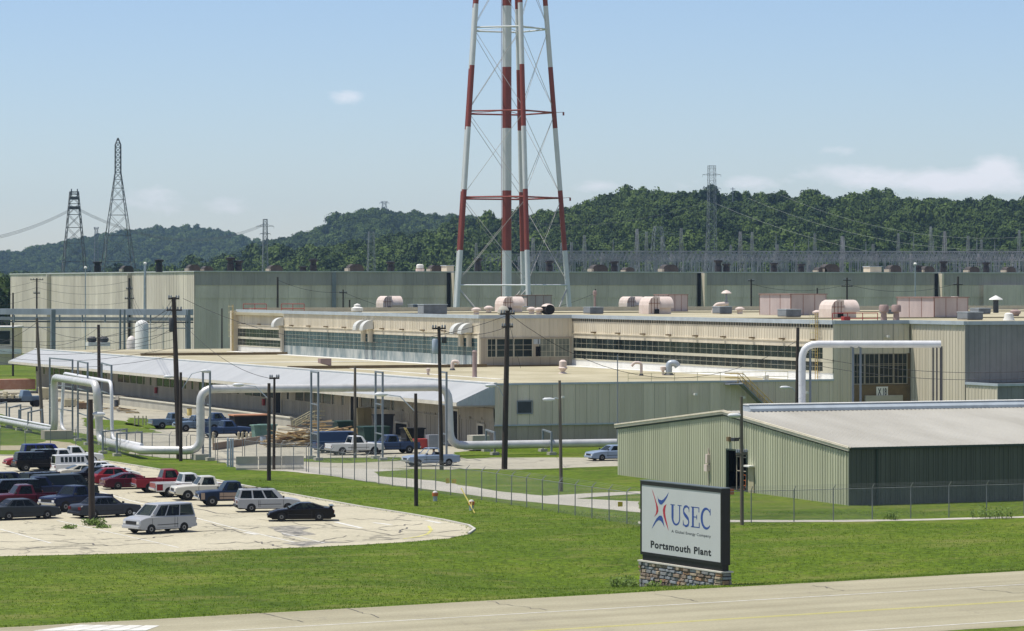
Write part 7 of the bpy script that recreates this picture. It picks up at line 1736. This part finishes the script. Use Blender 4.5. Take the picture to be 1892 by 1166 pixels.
for i in range(len(LOT)):
    a, b = G(*LOT[i]), G(*LOT[(i+1)%len(LOT)])
    if min(LOT[i][0], LOT[(i+1)%len(LOT)][0]) < -690: continue
    L_ = (b-a).length
    for _ in range(int(L_*14)):
        p = a.lerp(b, random.random()); dd = random.gauss(0,.35); pts.append((p.x+dd*.4,p.y+abs(dd)*(1 if i < 15 else -1)+(.1 if i < 15 else -.1),0))
for _ in range(60000):      # lawn
    Y_ = random.uniform(152, 262)**1; px = random.uniform(-40, 1930); p = P(px, Y_); t = (p-R0).dot(rn)
    if t > -.3: continue
    py = HY+CH*F/Y_; 
    if px < 880 and py > 842:
        lo = interp([(a_, b_) for a_, b_ in LOT[2:16]], px); hi = interp([(0,1028),(150,1025),(300,1021),(450,1016),(600,1010),(680,1006),(760,1001),(830,995),(866,987),(877,979)], px)
        if lo-2 < py < hi+2: continue
    if 862 < py < 952 and py < interp([(480,880),(700,899),(940,932),(1180,952),(1200,868)], px)+2: continue
    if px > 1140 and py < 945: continue
    if px > 1180 and 951 < py < 968: continue
    pts.append((p.x,p.y,ground_z(p.x,p.y)))
tufts('grass_tufts', 'short bright green grass blades along the road and lot edges', pts, (.035,.10), .028, n=2, spread=.2)
M_WEED = mat('weed_leaves', (.05,.10,.008), .7, col2=(.13,.20,.02), scale=2)
def weed(lb, pc, n, r, h, grp=None):
    T_ = thing('weed_clump', lb, 'weeds', pc, 0, grp); mb = MB()
    for _ in range(n):
        a = random.uniform(0,6.28); q = pc+Vector((math.cos(a),math.sin(a),0))*r*random.random()**.6; hh = h*random.uniform(.4,1); t = q+Vector((random.uniform(-.2,.2),random.uniform(-.2,.2),hh))
        u = Vector((random.uniform(-1,1),random.uniform(-1,1),random.uniform(-.3,.6))).normalized()*.10
        mb.add([q, q+u*.3, t], [(0,1,2)])
        for k in range(3): c_ = q.lerp(t, random.uniform(.3,1)); w_ = Vector((random.uniform(-1,1),random.uniform(-1,1),random.uniform(-.4,.8))).normalized(); v_ = w_.orthogonal().normalized()*.05; mb.add([c_, c_+w_*.09+v_, c_+w_*.19, c_+w_*.09-v_], [(0,1,2,3)])
    mb.build('leaves', M_WEED, T_)
weed('green weeds around the foot of the thick dark pole', POLES['big'][0]+Vector((.1,-.2,0)), 120, .8, .5)
weed('small weed patch on the paving left of the thick dark pole', G(128, 977), 40, .5, .25)
weed('low weed patch on the paving right of the thick dark pole', G(190, 976), 35, .5, .22)
zz = lambda p: Vector((p.x,p.y,ground_z(p.x,p.y)))
weed('light green weeds growing against the stone base of the sign', zz(SGR+d*6.0+nf*.5), 60, .4, .55)
weed('straggly weeds in the grass left of the sign', zz(SGR+d*9.6+nf*.2), 90, 1.1, .7)
weed('dark weeds along the gravel strip, before the dark green wall', G(1832, 957), 120, 1.5, .8); weed('small dark weeds at the gravel strip near the shed corner', G(1648, 960), 50, .6, .5)
# ================================================================ air
hz_m = bpy.data.materials.new('haze'); hz_m.use_nodes = True; n_ = hz_m.node_tree.nodes; n_.remove(n_['Principled BSDF'])
pv = n_.new('ShaderNodeVolumePrincipled'); pv.inputs['Density'].default_value = 5.5e-5; pv.inputs['Color'].default_value = (.46,.70,1.0,1); pv.inputs['Anisotropy'].default_value = .2
hz_m.node_tree.links.new(pv.outputs[0], n_['Material Output'].inputs['Volume'])
mb = MB(); mb.box(-3600, 6600, -1600, 6300, -3, 190); hb = mb.build('haze', hz_m, kind='stuff'); hb['label'] = 'thin summer haze over the whole place'
